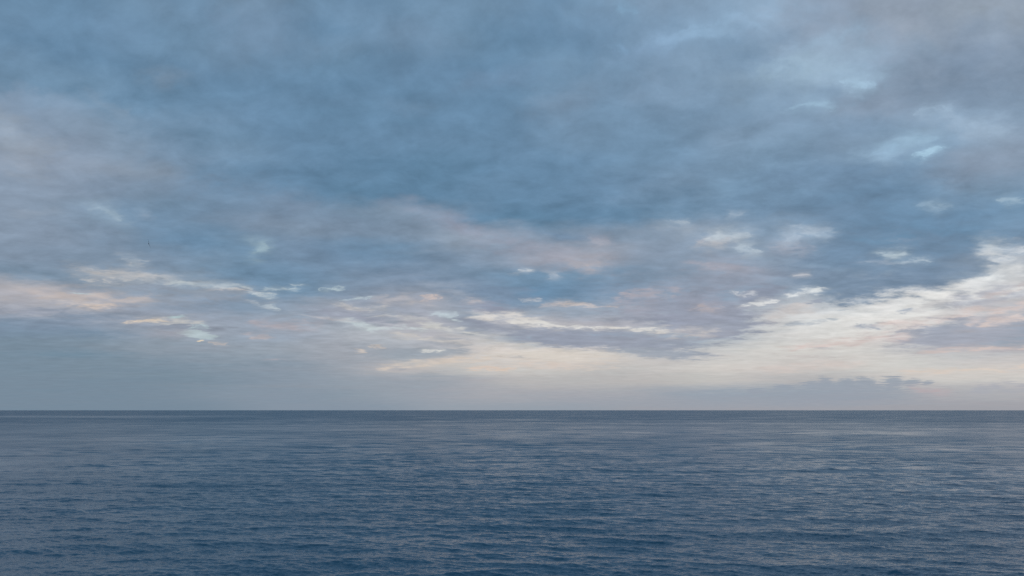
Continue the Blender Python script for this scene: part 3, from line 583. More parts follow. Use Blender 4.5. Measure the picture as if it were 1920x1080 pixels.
    (8.44, 8, 0.48, 0.15, -4.7, (182, 176, 184), 0.56, 0.82),
    (8.7, 8.23, 0.33, 0.14, -0.9, (182, 176, 184), 0.48, 0.79),
    (9.13, 8.12, 0.56, 0.16, -3.1, (182, 176, 184), 0.51, 0.65),
    (9.45, 8.19, 0.46, 0.15, -5.7, (182, 176, 184), 0.47, 0.79),
    (9.75, 8.09, 0.48, 0.15, 8.6, (182, 176, 184), 0.55, 0.83),
    (9.87, 8.26, 0.32, 0.14, 3.7, (182, 176, 184), 0.44, 0.66),
    (10.36, 8.23, 0.53, 0.18, 5.1, (182, 176, 184), 0.51, 0.79),
    (10.58, 8.08, 0.36, 0.13, -9.1, (182, 176, 184), 0.52, 0.81),
    (10.98, 7.97, 0.44, 0.14, -3.3, (182, 176, 184), 0.46, 0.65),
    (11.27, 8.25, 0.38, 0.12, -2.5, (182, 176, 184), 0.52, 0.83),
    (11.54, 8.31, 0.5, 0.18, -0.1, (182, 176, 184), 0.6, 0.68),
    (13.86, 6.97, 1.22, 0.46, -7.3, (190, 181, 184), 0.33, 0.9),
    (12.85, 6.97, 0.2, 0.1, -4.3, (190, 181, 184), 0.56, 0.81),
    (13.05, 7.16, 0.25, 0.12, 3, (190, 181, 184), 0.42, 0.68),
    (13.33, 7.2, 0.35, 0.19, 0.9, (190, 181, 184), 0.58, 0.67),
    (13.54, 6.81, 0.31, 0.18, -7.4, (190, 181, 184), 0.38, 0.69),
    (13.79, 7.03, 0.29, 0.12, 2.3, (190, 181, 184), 0.46, 0.81),
    (13.94, 6.87, 0.27, 0.11, -4.5, (190, 181, 184), 0.45, 0.79),
    (14.13, 6.84, 0.25, 0.16, 2.5, (190, 181, 184), 0.44, 0.82),
    (14.38, 7.01, 0.25, 0.11, -7.9, (190, 181, 184), 0.58, 0.77),
    (14.67, 6.96, 0.25, 0.1, -3.7, (190, 181, 184), 0.37, 0.62),
    (14.87, 7.06, 0.32, 0.11, -15.6, (190, 181, 184), 0.4, 0.68),
    (17.46, 7.18, 1.12, 0.34, 5.8, (230, 232, 232), 0.5, 0.9),
    (16.52, 7.12, 0.18, 0.08, -1.1, (230, 232, 232), 0.57, 0.72),
    (16.67, 7, 0.32, 0.13, 3.7, (230, 232, 232), 0.59, 0.78),
    (16.82, 7.01, 0.28, 0.09, 8.5, (230, 232, 232), 0.81, 0.72),
    (17.02, 7.26, 0.25, 0.1, 3.3, (230, 232, 232), 0.73, 0.77),
    (17.19, 7.15, 0.25, 0.09, 9.3, (230, 232, 232), 0.82, 0.65),
    (17.35, 7.16, 0.18, 0.09, 9.5, (230, 232, 232), 0.58, 0.82),
    (17.51, 7.07, 0.21, 0.1, -0.6, (230, 232, 232), 0.86, 0.74),
    (17.68, 7.14, 0.22, 0.08, -2.5, (230, 232, 232), 0.87, 0.81),
    (17.89, 7.19, 0.28, 0.09, 10.8, (230, 232, 232), 0.88, 0.73),
    (17.99, 7.31, 0.33, 0.12, -2.7, (230, 232, 232), 0.77, 0.76),
    (18.24, 7.21, 0.21, 0.09, 10, (230, 232, 232), 0.79, 0.72),
    (18.32, 7.22, 0.18, 0.08, -4.1, (230, 232, 232), 0.83, 0.81),
    (17.62, 6.87, 0.62, 0.1, -0.2, (168, 178, 190), 0.8, 0.5),
    (20.07, 7.75, 1.26, 0.34, 3.9, (230, 233, 234), 0.5, 0.9),
    (19.03, 7.74, 0.31, 0.1, -7.5, (230, 233, 234), 0.63, 0.76),
    (19.19, 7.61, 0.21, 0.11, -7.1, (230, 233, 234), 0.69, 0.82),
    (19.28, 7.61, 0.35, 0.12, 4, (230, 233, 234), 0.75, 0.81),
    (19.47, 7.6, 0.24, 0.12, 9.5, (230, 233, 234), 0.74, 0.73),
    (19.64, 7.64, 0.32, 0.09, 4.9, (230, 233, 234), 0.59, 0.84),
    (19.79, 7.79, 0.18, 0.08, 14.5, (230, 233, 234), 0.6, 0.84),
    (19.97, 7.9, 0.29, 0.09, 14.9, (230, 233, 234), 0.58, 0.84),
    (20.15, 7.71, 0.21, 0.08, 7.2, (230, 233, 234), 0.6, 0.71),
    (20.35, 7.86, 0.25, 0.11, 1, (230, 233, 234), 0.56, 0.83),
    (20.53, 7.8, 0.29, 0.11, -3.9, (230, 233, 234), 0.75, 0.78),
    (20.63, 7.88, 0.27, 0.12, 6.4, (230, 233, 234), 0.63, 0.65),
    (20.85, 7.93, 0.26, 0.12, -8.4, (230, 233, 234), 0.71, 0.79),
    (20.9, 7.86, 0.31, 0.13, 12.7, (230, 233, 234), 0.68, 0.79),
    (21.14, 7.67, 0.19, 0.1, 7.8, (230, 233, 234), 0.57, 0.82),
    (16.26, 7.92, 0.83, 0.23, -9.2, (205, 208, 215), 0.39, 0.9),
    (15.6, 7.96, 0.19, 0.08, -16, (205, 208, 215), 0.47, 0.78),
    (15.73, 8.02, 0.22, 0.07, -19.6, (205, 208, 215), 0.7, 0.8),
    (15.8, 7.98, 0.24, 0.09, 1.4, (205, 208, 215), 0.59, 0.63),
    (15.9, 7.94, 0.19, 0.07, -15.7, (205, 208, 215), 0.69, 0.68),
    (16.07, 7.89, 0.16, 0.06, -19.5, (205, 208, 215), 0.56, 0.8),
    (16.17, 7.84, 0.17, 0.08, 4.1, (205, 208, 215), 0.45, 0.82),
    (16.27, 7.93, 0.19, 0.08, 1.1, (205, 208, 215), 0.52, 0.79),
    (16.38, 7.79, 0.16, 0.05, 2.7, (205, 208, 215), 0.5, 0.8),
    (16.52, 7.83, 0.2, 0.07, -12, (205, 208, 215), 0.58, 0.8),
    (16.6, 7.81, 0.18, 0.06, 1.9, (205, 208, 215), 0.45, 0.76),
    (16.67, 7.87, 0.21, 0.06, -1.9, (205, 208, 215), 0.55, 0.75),
    (16.8, 7.92, 0.21, 0.09, -0.9, (205, 208, 215), 0.47, 0.63),
    (16.9, 7.93, 0.25, 0.09, -16.2, (205, 208, 215), 0.58, 0.65),
    (19.26, 6.62, 1.81, 0.63, 14.5, (208, 202, 200), 0.33, 0.9),
    (17.96, 6.28, 0.37, 0.21, 7.4, (208, 202, 200), 0.42, 0.64),
    (18.18, 6.28, 0.4, 0.21, 20.4, (208, 202, 200), 0.53, 0.84),
    (18.4, 6.24, 0.43, 0.18, 16.7, (208, 202, 200), 0.38, 0.73),
    (18.69, 6.26, 0.41, 0.16, 10.6, (208, 202, 200), 0.45, 0.79),
    (18.89, 6.69, 0.57, 0.24, 12.1, (208, 202, 200), 0.37, 0.8),
    (19.37, 6.66, 0.51, 0.26, 3.9, (208, 202, 200), 0.56, 0.83),
    (19.52, 6.4, 0.37, 0.14, 19.3, (208, 202, 200), 0.5, 0.75),
    (19.76, 7, 0.37, 0.17, 13, (208, 202, 200), 0.45, 0.78),
    (20.14, 6.92, 0.57, 0.24, 8.8, (208, 202, 200), 0.53, 0.8),
    (20.29, 6.92, 0.4, 0.21, 2.7, (208, 202, 200), 0.46, 0.78),
    (20.53, 6.58, 0.57, 0.26, 14.2, (208, 202, 200), 0.56, 0.85),
    (20, 5.77, 1.27, 0.26, 0.9, (176, 183, 193), 0.44, 0.9),
    (18.85, 5.64, 0.2, 0.09, 9.8, (176, 183, 193), 0.75, 0.77),
    (19.08, 5.76, 0.2, 0.08, 6.3, (176, 183, 193), 0.77, 0.78),
    (19.2, 5.66, 0.28, 0.09, -9.1, (176, 183, 193), 0.76, 0.61),
    (19.41, 5.86, 0.21, 0.09, -6.2, (176, 183, 193), 0.68, 0.76),
    (19.64, 5.73, 0.33, 0.09, -0.5, (176, 183, 193), 0.65, 0.61),
    (19.71, 5.78, 0.28, 0.08, -6.5, (176, 183, 193), 0.6, 0.78),
    (19.96, 5.74, 0.3, 0.07, 1, (176, 183, 193), 0.67, 0.62),
    (20.04, 5.7, 0.23, 0.1, 2.7, (176, 183, 193), 0.67, 0.71),
    (20.25, 5.66, 0.21, 0.07, -7.4, (176, 183, 193), 0.52, 0.63),
    (20.47, 5.75, 0.25, 0.09, -1.8, (176, 183, 193), 0.77, 0.64),
    (20.64, 5.82, 0.19, 0.06, -0, (176, 183, 193), 0.74, 0.75),
    (20.81, 5.76, 0.2, 0.07, -1.6, (176, 183, 193), 0.7, 0.73),
    (20.87, 5.88, 0.31, 0.1, -6.1, (176, 183, 193), 0.48, 0.77),
    (21.1, 5.84, 0.2, 0.06, -2.3, (176, 183, 193), 0.65, 0.8),
    (20.72, 7.18, 0.49, 0.15, 3.4, (154, 162, 178), 0.9, 0.5),
    (26.16, 6.28, 0.7, 0.17, 0.7, (161, 172, 188), 0.9, 0.5),
    (23.99, 5.4, 0.92, 0.29, -0.8, (165, 174, 188), 0.5, 0.9),
    (23.23, 5.54, 0.21, 0.08, 5.2, (165, 174, 188), 0.58, 0.64),
    (23.33, 5.35, 0.26, 0.08, 0.5, (165, 174, 188), 0.72, 0.66),
    (23.54, 5.34, 0.2, 0.12, -8.5, (165, 174, 188), 0.58, 0.85),
    (23.64, 5.42, 0.22, 0.09, -10.4, (165, 174, 188), 0.89, 0.84),
    (23.72, 5.49, 0.22, 0.1, -9.2, (165, 174, 188), 0.81, 0.63),
    (23.84, 5.27, 0.25, 0.11, 3.5, (165, 174, 188), 0.84, 0.75),
    (23.99, 5.52, 0.16, 0.07, 0.2, (165, 174, 188), 0.58, 0.65),
    (24.1, 5.46, 0.15, 0.07, -11, (165, 174, 188), 0.69, 0.75),
    (24.24, 5.29, 0.28, 0.11, -8.8, (165, 174, 188), 0.81, 0.82),
    (24.34, 5.28, 0.21, 0.08, 3.6, (165, 174, 188), 0.9, 0.66),
    (24.47, 5.47, 0.24, 0.09, 6.4, (165, 174, 188), 0.86, 0.65),
    (24.61, 5.4, 0.25, 0.09, 5.7, (165, 174, 188), 0.88, 0.75),
    (24.75, 5.42, 0.21, 0.1, 5.4, (165, 174, 188), 0.67, 0.79),
    (22.38, 6.52, 0.27, 0.08, 2.4, (178, 188, 198), 0.8, 0.6),
    (21.67, 5.94, 0.44, 0.1, 3.5, (180, 188, 196), 0.8, 0.6),
    (24.96, 5.58, 0.39, 0.08, -2.6, (178, 186, 194), 0.7, 0.6),
    (28.21, 6.47, 1.63, 0.51, -0, (198, 197, 199), 0.33, 0.9),
    (26.98, 6.28, 0.39, 0.18, -3.6, (198, 197, 199), 0.59, 0.66),
    (27.21, 6.44, 0.43, 0.17, 6.4, (198, 197, 199), 0.36, 0.61),
    (27.43, 6.5, 0.36, 0.17, -8.6, (198, 197, 199), 0.54, 0.69),
    (27.62, 6.63, 0.36, 0.21, -9.4, (198, 197, 199), 0.49, 0.64),
    (27.89, 6.58, 0.33, 0.18, 7, (198, 197, 199), 0.55, 0.82),
    (28.09, 6.63, 0.42, 0.18, -11.3, (198, 197, 199), 0.44, 0.76),
    (28.15, 6.48, 0.34, 0.16, 1.1, (198, 197, 199), 0.45, 0.6),
    (28.47, 6.53, 0.3, 0.12, -4.4, (198, 197, 199), 0.54, 0.7),
    (28.59, 6.47, 0.4, 0.17, -10.8, (198, 197, 199), 0.45, 0.73),
    (28.79, 6.6, 0.27, 0.13, 6.1, (198, 197, 199), 0.39, 0.83),
    (29.09, 6.56, 0.37, 0.17, -8.7, (198, 197, 199), 0.54, 0.71),
    (29.2, 6.36, 0.22, 0.11, 9.3, (198, 197, 199), 0.47, 0.73),
    (29.45, 6.25, 0.37, 0.21, -6.2, (198, 197, 199), 0.49, 0.84),
    (28.15, 6.42, 0.68, 0.23, 7.2, (178, 182, 190), 0.33, 0.9),
    (27.64, 6.45, 0.12, 0.06, 13.4, (178, 182, 190), 0.45, 0.75),
    (27.7, 6.39, 0.12, 0.06, -2.9, (178, 182, 190), 0.57, 0.81),
    (27.79, 6.38, 0.17, 0.06, 4.4, (178, 182, 190), 0.42, 0.74),
    (27.89, 6.34, 0.17, 0.06, 11.7, (178, 182, 190), 0.36, 0.71),
    (28.03, 6.41, 0.16, 0.06, 8.6, (178, 182, 190), 0.52, 0.67),
    (28.08, 6.49, 0.18, 0.05, 8.9, (178, 182, 190), 0.44, 0.74),
    (28.19, 6.39, 0.15, 0.09, 11.8, (178, 182, 190), 0.4, 0.63),
    (28.29, 6.49, 0.18, 0.08, -2.7, (178, 182, 190), 0.58, 0.72),
    (28.36, 6.53, 0.14, 0.08, 2.4, (178, 182, 190), 0.53, 0.61),
    (28.45, 6.38, 0.13, 0.07, -1.3, (178, 182, 190), 0.45, 0.6),
    (28.57, 6.37, 0.12, 0.06, 9.6, (178, 182, 190), 0.45, 0.77),
    (28.7, 6.44, 0.13, 0.08, 12.9, (178, 182, 190), 0.38, 0.68),
    (31.14, 6.93, 2.68, 0.86, 10.4, (172, 177, 190), 0.44, 0.9),
    (29.03, 6.52, 0.76, 0.35, 9.3, (172, 177, 190), 0.8, 0.83),
    (29.44, 6.99, 0.61, 0.27, 4.5, (172, 177, 190), 0.71, 0.72),
    (29.8, 6.61, 0.76, 0.29, -0.5, (172, 177, 190), 0.71, 0.71),
    (30.23, 6.45, 0.69, 0.2, 14.9, (172, 177, 190), 0.76, 0.76),
    (30.58, 7.09, 0.53, 0.23, 15.5, (172, 177, 190), 0.52, 0.64),
    (30.89, 6.55, 0.68, 0.33, 9, (172, 177, 190), 0.54, 0.82),
    (31.08, 7.2, 0.67, 0.33, 12.3, (172, 177, 190), 0.69, 0.62),
    (31.59, 6.79, 0.69, 0.28, 15.3, (172, 177, 190), 0.75, 0.73),
    (31.84, 7.36, 0.69, 0.26, 2.9, (172, 177, 190), 0.49, 0.74),
    (32.09, 6.92, 0.56, 0.25, 4.4, (172, 177, 190), 0.59, 0.66),
    (32.57, 6.96, 0.48, 0.28, 4.6, (172, 177, 190), 0.49, 0.62),
    (32.85, 6.82, 0.7, 0.29, 3.1, (172, 177, 190), 0.62, 0.84),
    (33.13, 7.53, 0.45, 0.25, 5.5, (172, 177, 190), 0.65, 0.65),
    (31.73, 7.17, 1.58, 0.34, 11.6, (200, 190, 190), 0.33, 0.9),
    (30.47, 6.86, 0.33, 0.12, 0.5, (200, 190, 190), 0.52, 0.62),
    (30.67, 7.02, 0.33, 0.09, 8, (200, 190, 190), 0.43, 0.62),
    (30.81, 6.87, 0.32, 0.13, -0.8, (200, 190, 190), 0.57, 0.85),
    (31.05, 6.99, 0.31, 0.07, -0.7, (200, 190, 190), 0.44, 0.75),
    (31.19, 7.09, 0.4, 0.1, 16.1, (200, 190, 190), 0.57, 0.84),
    (31.43, 7.06, 0.31, 0.09, 5.2, (200, 190, 190), 0.56, 0.6),
    (31.65, 7.12, 0.38, 0.07, 11.9, (200, 190, 190), 0.39, 0.68),
    (31.91, 7.09, 0.26, 0.11, 19.2, (200, 190, 190), 0.37, 0.75),
    (32.06, 7.15, 0.25, 0.13, 5.8, (200, 190, 190), 0.42, 0.83),
    (32.18, 7.13, 0.41, 0.11, 7.2, (200, 190, 190), 0.51, 0.84),
    (32.41, 7.14, 0.31, 0.14, 18.7, (200, 190, 190), 0.57, 0.79),
    (32.57, 7.22, 0.23, 0.08, 19.9, (200, 190, 190), 0.56, 0.8),
    (32.9, 7.49, 0.26, 0.13, 18.9, (200, 190, 190), 0.56, 0.64),
    (33.05, 7.41, 0.4, 0.11, -2.9, (200, 190, 190), 0.51, 0.85),
    (28.76, 5.69, 4.69, 0.57, 7.6, (220, 204, 200), 0.44, 0.9),
    (24.79, 5.01, 0.8, 0.13, 0.7, (220, 204, 200), 0.52, 0.77),
    (25.25, 5.49, 0.8, 0.14, 6.4, (220, 204, 200), 0.71, 0.78),
    (26.21, 5.52, 1.16, 0.21, -0, (220, 204, 200), 0.71, 0.63),
    (26.41, 5.23, 1.09, 0.14, -3.5, (220, 204, 200), 0.61, 0.73),
    (27.1, 5.44, 0.63, 0.22, 10.7, (220, 204, 200), 0.54, 0.62),
    (28.09, 5.47, 0.66, 0.13, 9.5, (220, 204, 200), 0.53, 0.74),
    (28.53, 5.66, 0.86, 0.17, 10.4, (220, 204, 200), 0.64, 0.84),
    (29.08, 5.77, 0.79, 0.17, 8.7, (220, 204, 200), 0.68, 0.83),
    (29.69, 6.06, 0.85, 0.23, 1.1, (220, 204, 200), 0.6, 0.73),
    (30.56, 5.85, 0.62, 0.13, -5.3, (220, 204, 200), 0.63, 0.83),
    (31.05, 5.85, 0.94, 0.2, 2, (220, 204, 200), 0.7, 0.78),
    (31.53, 6.03, 1.04, 0.19, 2.3, (220, 204, 200), 0.59, 0.66),
    (32.43, 6.09, 0.61, 0.16, 5.1, (220, 204, 200), 0.51, 0.67),
    (32.96, 6.38, 0.58, 0.18, 14.1, (220, 204, 200), 0.79, 0.71),
    (29.31, 4.71, 4.34, 0.91, 2.6, (162, 168, 183), 0.95, 0.35),
    (31.31, 5.39, 2.01, 0.51, 8, (221, 205, 200), 0.39, 0.9),
    (29.68, 5.2, 0.29, 0.13, -3.4, (221, 205, 200), 0.68, 0.7),
    (29.96, 5.4, 0.4, 0.2, 9.9, (221, 205, 200), 0.47, 0.78),
    (30.26, 5.09, 0.4, 0.14, 14.5, (221, 205, 200), 0.63, 0.68),
    (30.52, 5.15, 0.41, 0.2, 9.9, (221, 205, 200), 0.48, 0.76),
    (30.61, 5.24, 0.43, 0.14, 14.3, (221, 205, 200), 0.61, 0.67),
    (30.97, 5.43, 0.44, 0.13, 1.1, (221, 205, 200), 0.61, 0.82),
    (31.1, 5.2, 0.38, 0.15, 5.9, (221, 205, 200), 0.51, 0.64),
    (31.44, 5.35, 0.33, 0.11, -2.7, (221, 205, 200), 0.53, 0.71),
    (31.76, 5.34, 0.58, 0.21, 12.6, (221, 205, 200), 0.52, 0.68),
    (32.02, 5.62, 0.52, 0.19, 11.5, (221, 205, 200), 0.7, 0.69),
    (32.23, 5.71, 0.42, 0.18, -1.3, (221, 205, 200), 0.67, 0.77),
    (32.39, 5.4, 0.43, 0.13, -0.9, (221, 205, 200), 0.59, 0.79),
    (32.7, 5.43, 0.52, 0.2, -3.4, (221, 205, 200), 0.62, 0.62),
    (32.84, 5.4, 0.47, 0.12, 0.9, (221, 205, 200), 0.46, 0.82),
    (30, 3.72, 2.98, 0.34, -0, (214, 197, 193), 0.44, 0.9),
    (27.46, 3.67, 0.42, 0.1, -2.9, (214, 197, 193), 0.67, 0.81),
    (27.74, 3.62, 0.73, 0.14, 1.1, (214, 197, 193), 0.56, 0.73),
    (28.2, 3.79, 0.59, 0.08, 8.3, (214, 197, 193), 0.52, 0.68),
    (28.64, 3.61, 0.65, 0.1, -0.2, (214, 197, 193), 0.79, 0.68),
    (28.99, 3.7, 0.42, 0.13, -10, (214, 197, 193), 0.64, 0.79),
    (29.36, 3.82, 0.68, 0.08, -11, (214, 197, 193), 0.5, 0.84),
    (30.02, 3.64, 0.35, 0.1, -10.6, (214, 197, 193), 0.65, 0.83),
    (30.24, 3.68, 0.6, 0.08, 5.8, (214, 197, 193), 0.71, 0.67),
    (30.52, 3.72, 0.49, 0.09, 10.1, (214, 197, 193), 0.62, 0.66),
    (31.02, 3.72, 0.58, 0.12, 1.1, (214, 197, 193), 0.57, 0.75),
    (31.52, 3.66, 0.39, 0.08, 4.6, (214, 197, 193), 0.72, 0.74),
    (31.71, 3.62, 0.48, 0.14, -3.9, (214, 197, 193), 0.8, 0.85),
    (32.3, 3.6, 0.65, 0.11, 4.2, (214, 197, 193), 0.78, 0.85),
    (32.7, 3.66, 0.7, 0.12, 8, (214, 197, 193), 0.71, 0.62),
    (31.73, 3.5, 1.12, 0.23, -0.1, (178, 176, 184), 0.39, 0.9),
    (30.83, 3.46, 0.29, 0.09, 4.4, (178, 176, 184), 0.59, 0.72),
    (30.98, 3.46, 0.23, 0.07, -6.6, (178, 176, 184), 0.6, 0.69),
    (31.11, 3.55, 0.22, 0.05, 7.2, (178, 176, 184), 0.56, 0.63),
    (31.26, 3.46, 0.22, 0.05, -6.7, (178, 176, 184), 0.43, 0.78),
    (31.37, 3.48, 0.3, 0.09, -7, (178, 176, 184), 0.47, 0.78),
    (31.55, 3.55, 0.26, 0.07, 2.1, (178, 176, 184), 0.47, 0.77),
    (31.69, 3.54, 0.25, 0.08, -2.9, (178, 176, 184), 0.64, 0.76),
    (31.77, 3.53, 0.18, 0.06, -4.6, (178, 176, 184), 0.53, 0.65),
    (32, 3.51, 0.25, 0.09, 7.8, (178, 176, 184), 0.44, 0.83),
    (32.04, 3.51, 0.17, 0.08, 9.5, (178, 176, 184), 0.52, 0.75),
    (32.2, 3.49, 0.19, 0.06, -9.2, (178, 176, 184), 0.58, 0.79),
    (32.41, 3.43, 0.13, 0.05, -0.3, (178, 176, 184), 0.54, 0.82),
    (32.49, 3.45, 0.23, 0.09, 9, (178, 176, 184), 0.49, 0.82),
    (32.67, 3.49, 0.22, 0.09, -9.1, (178, 176, 184), 0.5, 0.75),
    (24.54, 4.5, 2.12, 0.46, 1.5, (216, 201, 198), 0.39, 0.9),
    (22.73, 4.46, 0.32, 0.16, 4.5, (216, 201, 198), 0.51, 0.7),
    (23.06, 4.28, 0.59, 0.16, 5, (216, 201, 198), 0.43, 0.64),
    (23.38, 4.27, 0.35, 0.17, -4.9, (216, 201, 198), 0.56, 0.65),
    (23.67, 4.49, 0.3, 0.1, -7.8, (216, 201, 198), 0.7, 0.73),
    (23.77, 4.42, 0.42, 0.14, 3.4, (216, 201, 198), 0.53, 0.81),
    (24.22, 4.68, 0.37, 0.15, 0.7, (216, 201, 198), 0.42, 0.76),
    (24.4, 4.63, 0.55, 0.14, -4.5, (216, 201, 198), 0.53, 0.74),
    (24.76, 4.69, 0.41, 0.15, 4.6, (216, 201, 198), 0.44, 0.72),
    (24.98, 4.71, 0.34, 0.13, -8.6, (216, 201, 198), 0.66, 0.68),
    (25.35, 4.59, 0.49, 0.14, -3.5, (216, 201, 198), 0.65, 0.8),
    (25.49, 4.39, 0.5, 0.12, -9.2, (216, 201, 198), 0.43, 0.64),
    (25.83, 4.72, 0.44, 0.11, -8.3, (216, 201, 198), 0.7, 0.83),
    (25.95, 4.58, 0.48, 0.14, 4.8, (216, 201, 198), 0.62, 0.7),
    (26.24, 4.56, 0.26, 0.1, -4.1, (216, 201, 198), 0.58, 0.84),
    (25.31, 4.08, 0.72, 0.17, -3.7, (182, 184, 190), 0.44, 0.9),
    (24.75, 4.11, 0.19, 0.05, -7.4, (182, 184, 190), 0.68, 0.64),
    (24.82, 4.11, 0.15, 0.05, -3.5, (182, 184, 190), 0.67, 0.68),
    (24.88, 4.14, 0.2, 0.06, -10.2, (182, 184, 190), 0.73, 0.68),
    (24.98, 4.14, 0.11, 0.04, -11.9, (182, 184, 190), 0.79, 0.76),
    (25.12, 4.02, 0.11, 0.06, 1.6, (182, 184, 190), 0.49, 0.83),
    (25.18, 4.03, 0.17, 0.04, -5.1, (182, 184, 190), 0.76, 0.68),
    (25.24, 4.13, 0.16, 0.05, 3.8, (182, 184, 190), 0.51, 0.75),
    (25.38, 4.02, 0.1, 0.04, 2, (182, 184, 190), 0.67, 0.65),
    (25.48, 4.09, 0.14, 0.04, -6.9, (182, 184, 190), 0.56, 0.63),
    (25.54, 4.12, 0.09, 0.04, 0.8, (182, 184, 190), 0.74, 0.82),
    (25.62, 3.98, 0.18, 0.06, 2.4, (182, 184, 190), 0.7, 0.82),
    (25.74, 4.01, 0.12, 0.07, -5.4, (182, 184, 190), 0.49, 0.62),
    (25.78, 4.11, 0.16, 0.06, -10.4, (182, 184, 190), 0.61, 0.63),
    (25.91, 4.08, 0.12, 0.04, -9.5, (182, 184, 190), 0.51, 0.66),
    (20.82, 4.3, 1.98, 0.4, 6.1, (216, 199, 195), 0.44, 0.9),
    (19.06, 4.17, 0.46, 0.14, 11.5, (216, 199, 195), 0.49, 0.83),
    (19.42, 4.05, 0.3, 0.14, 10.5, (216, 199, 195), 0.78, 0.64),
    (19.65, 4.2, 0.42, 0.16, -0.1, (216, 199, 195), 0.71, 0.67),
    (19.92, 4.33, 0.38, 0.11, 11.2, (216, 199, 195), 0.8, 0.83),
    (20.11, 4.14, 0.51, 0.11, 5.3, (216, 199, 195), 0.63, 0.71),
    (20.34, 4.1, 0.38, 0.11, 2, (216, 199, 195), 0.57, 0.81),
    (20.72, 4.21, 0.45, 0.14, 10.2, (216, 199, 195), 0.76, 0.79),
    (21, 4.14, 0.44, 0.1, 0, (216, 199, 195), 0.77, 0.67),
    (21.17, 4.26, 0.53, 0.16, 11.5, (216, 199, 195), 0.57, 0.74),
    (21.37, 4.19, 0.36, 0.13, 0.7, (216, 199, 195), 0.77, 0.65),
    (21.8, 4.33, 0.3, 0.11, 9.6, (216, 199, 195), 0.48, 0.78),
    (21.9, 4.39, 0.4, 0.09, -3.6, (216, 199, 195), 0.61, 0.65),
    (22.31, 4.35, 0.5, 0.12, 9.6, (216, 199, 195), 0.49, 0.66),
    (22.52, 4.58, 0.43, 0.1, 8.4, (216, 199, 195), 0.56, 0.69),
    (21.05, 4.05, 0.76, 0.1, -1.6, (190, 188, 192), 0.7, 0.5),
    (20.47, 2.91, 3.39, 0.51, 3.5, (212, 201, 197), 0.33, 0.9),
    (17.62, 2.68, 0.61, 0.19, -5.4, (212, 201, 197), 0.5, 0.84),
    (17.95, 2.92, 0.64, 0.13, 5.6, (212, 201, 197), 0.56, 0.83),
    (18.44, 2.77, 0.56, 0.14, 3.5, (212, 201, 197), 0.6, 0.77),
    (18.86, 2.6, 0.67, 0.16, 8.9, (212, 201, 197), 0.55, 0.67),
    (19.35, 2.94, 0.41, 0.14, 7.3, (212, 201, 197), 0.51, 0.63),
    (19.77, 2.83, 0.67, 0.16, 9.1, (212, 201, 197), 0.42, 0.79),
    (20.47, 2.73, 0.45, 0.12, -7.4, (212, 201, 197), 0.46, 0.84),
    (20.8, 3.15, 0.76, 0.11, -4.3, (212, 201, 197), 0.47, 0.63),
    (21.29, 2.84, 0.38, 0.13, -2.3, (212, 201, 197), 0.48, 0.75),
    (21.68, 2.92, 0.51, 0.15, 7.9, (212, 201, 197), 0.55, 0.83),
    (22.14, 2.96, 0.46, 0.14, 3.6, (212, 201, 197), 0.45, 0.6),
    (22.48, 2.79, 0.53, 0.12, -3, (212, 201, 197), 0.59, 0.66),
    (23.04, 3, 0.69, 0.13, -2.1, (212, 201, 197), 0.5, 0.74),
    (23.33, 3.06, 0.5, 0.14, 4.1, (212, 201, 197), 0.41, 0.61),
    (20.26, 3.5, 1.42, 0.17, -2.9, (200, 194, 193), 0.39, 0.9),
    (19.08, 3.5, 0.25, 0.07, 4.2, (200, 194, 193), 0.47, 0.66),
    (19.12, 3.53, 0.21, 0.06, 4, (200, 194, 193), 0.57, 0.76),
    (19.44, 3.61, 0.3, 0.06, 4.8, (200, 194, 193), 0.62, 0.71),
    (19.62, 3.5, 0.31, 0.06, -1, (200, 194, 193), 0.67, 0.77),
    (19.79, 3.55, 0.31, 0.05, -4.4, (200, 194, 193), 0.69, 0.65),
    (19.95, 3.52, 0.19, 0.06, -2.1, (200, 194, 193), 0.52, 0.69),
    (20.19, 3.56, 0.19, 0.05, -2.8, (200, 194, 193), 0.56, 0.7),
    (20.34, 3.49, 0.3, 0.04, -12, (200, 194, 193), 0.52, 0.71),
    (20.59, 3.43, 0.27, 0.06, 2.7, (200, 194, 193), 0.56, 0.72),
    (20.75, 3.51, 0.27, 0.04, 2.5, (200, 194, 193), 0.54, 0.68),
    (20.92, 3.5, 0.34, 0.06, 5.4, (200, 194, 193), 0.6, 0.75),
    (21.14, 3.41, 0.17, 0.06, -3.9, (200, 194, 193), 0.61, 0.69),
    (21.31, 3.41, 0.22, 0.06, -3.4, (200, 194, 193), 0.56, 0.67),
    (21.59, 3.47, 0.17, 0.06, -8.8, (200, 194, 193), 0.69, 0.75),
    (29.14, 2.43, 3.68, 0.29, 0.9, (222, 207, 196), 0.39, 0.9),
    (25.96, 2.4, 0.52, 0.12, -7.2, (222, 207, 196), 0.43, 0.68),
    (26.48, 2.44, 0.45, 0.06, -3.6, (222, 207, 196), 0.66, 0.65),
    (26.96, 2.37, 0.85, 0.1, 0.7, (222, 207, 196), 0.48, 0.67),
    (27.48, 2.47, 0.55, 0.1, -2.2, (222, 207, 196), 0.48, 0.77),
    (28.12, 2.31, 0.83, 0.08, 8.1, (222, 207, 196), 0.53, 0.67),
    (28.44, 2.4, 0.4, 0.08, -4.9, (222, 207, 196), 0.54, 0.83),
    (29.07, 2.47, 0.76, 0.11, -5.3, (222, 207, 196), 0.55, 0.67),
    (29.57, 2.39, 0.69, 0.06, -9.4, (222, 207, 196), 0.43, 0.84),
    (29.97, 2.46, 0.82, 0.08, -3, (222, 207, 196), 0.5, 0.66),
    (30.57, 2.5, 0.5, 0.06, -8.4, (222, 207, 196), 0.63, 0.63),
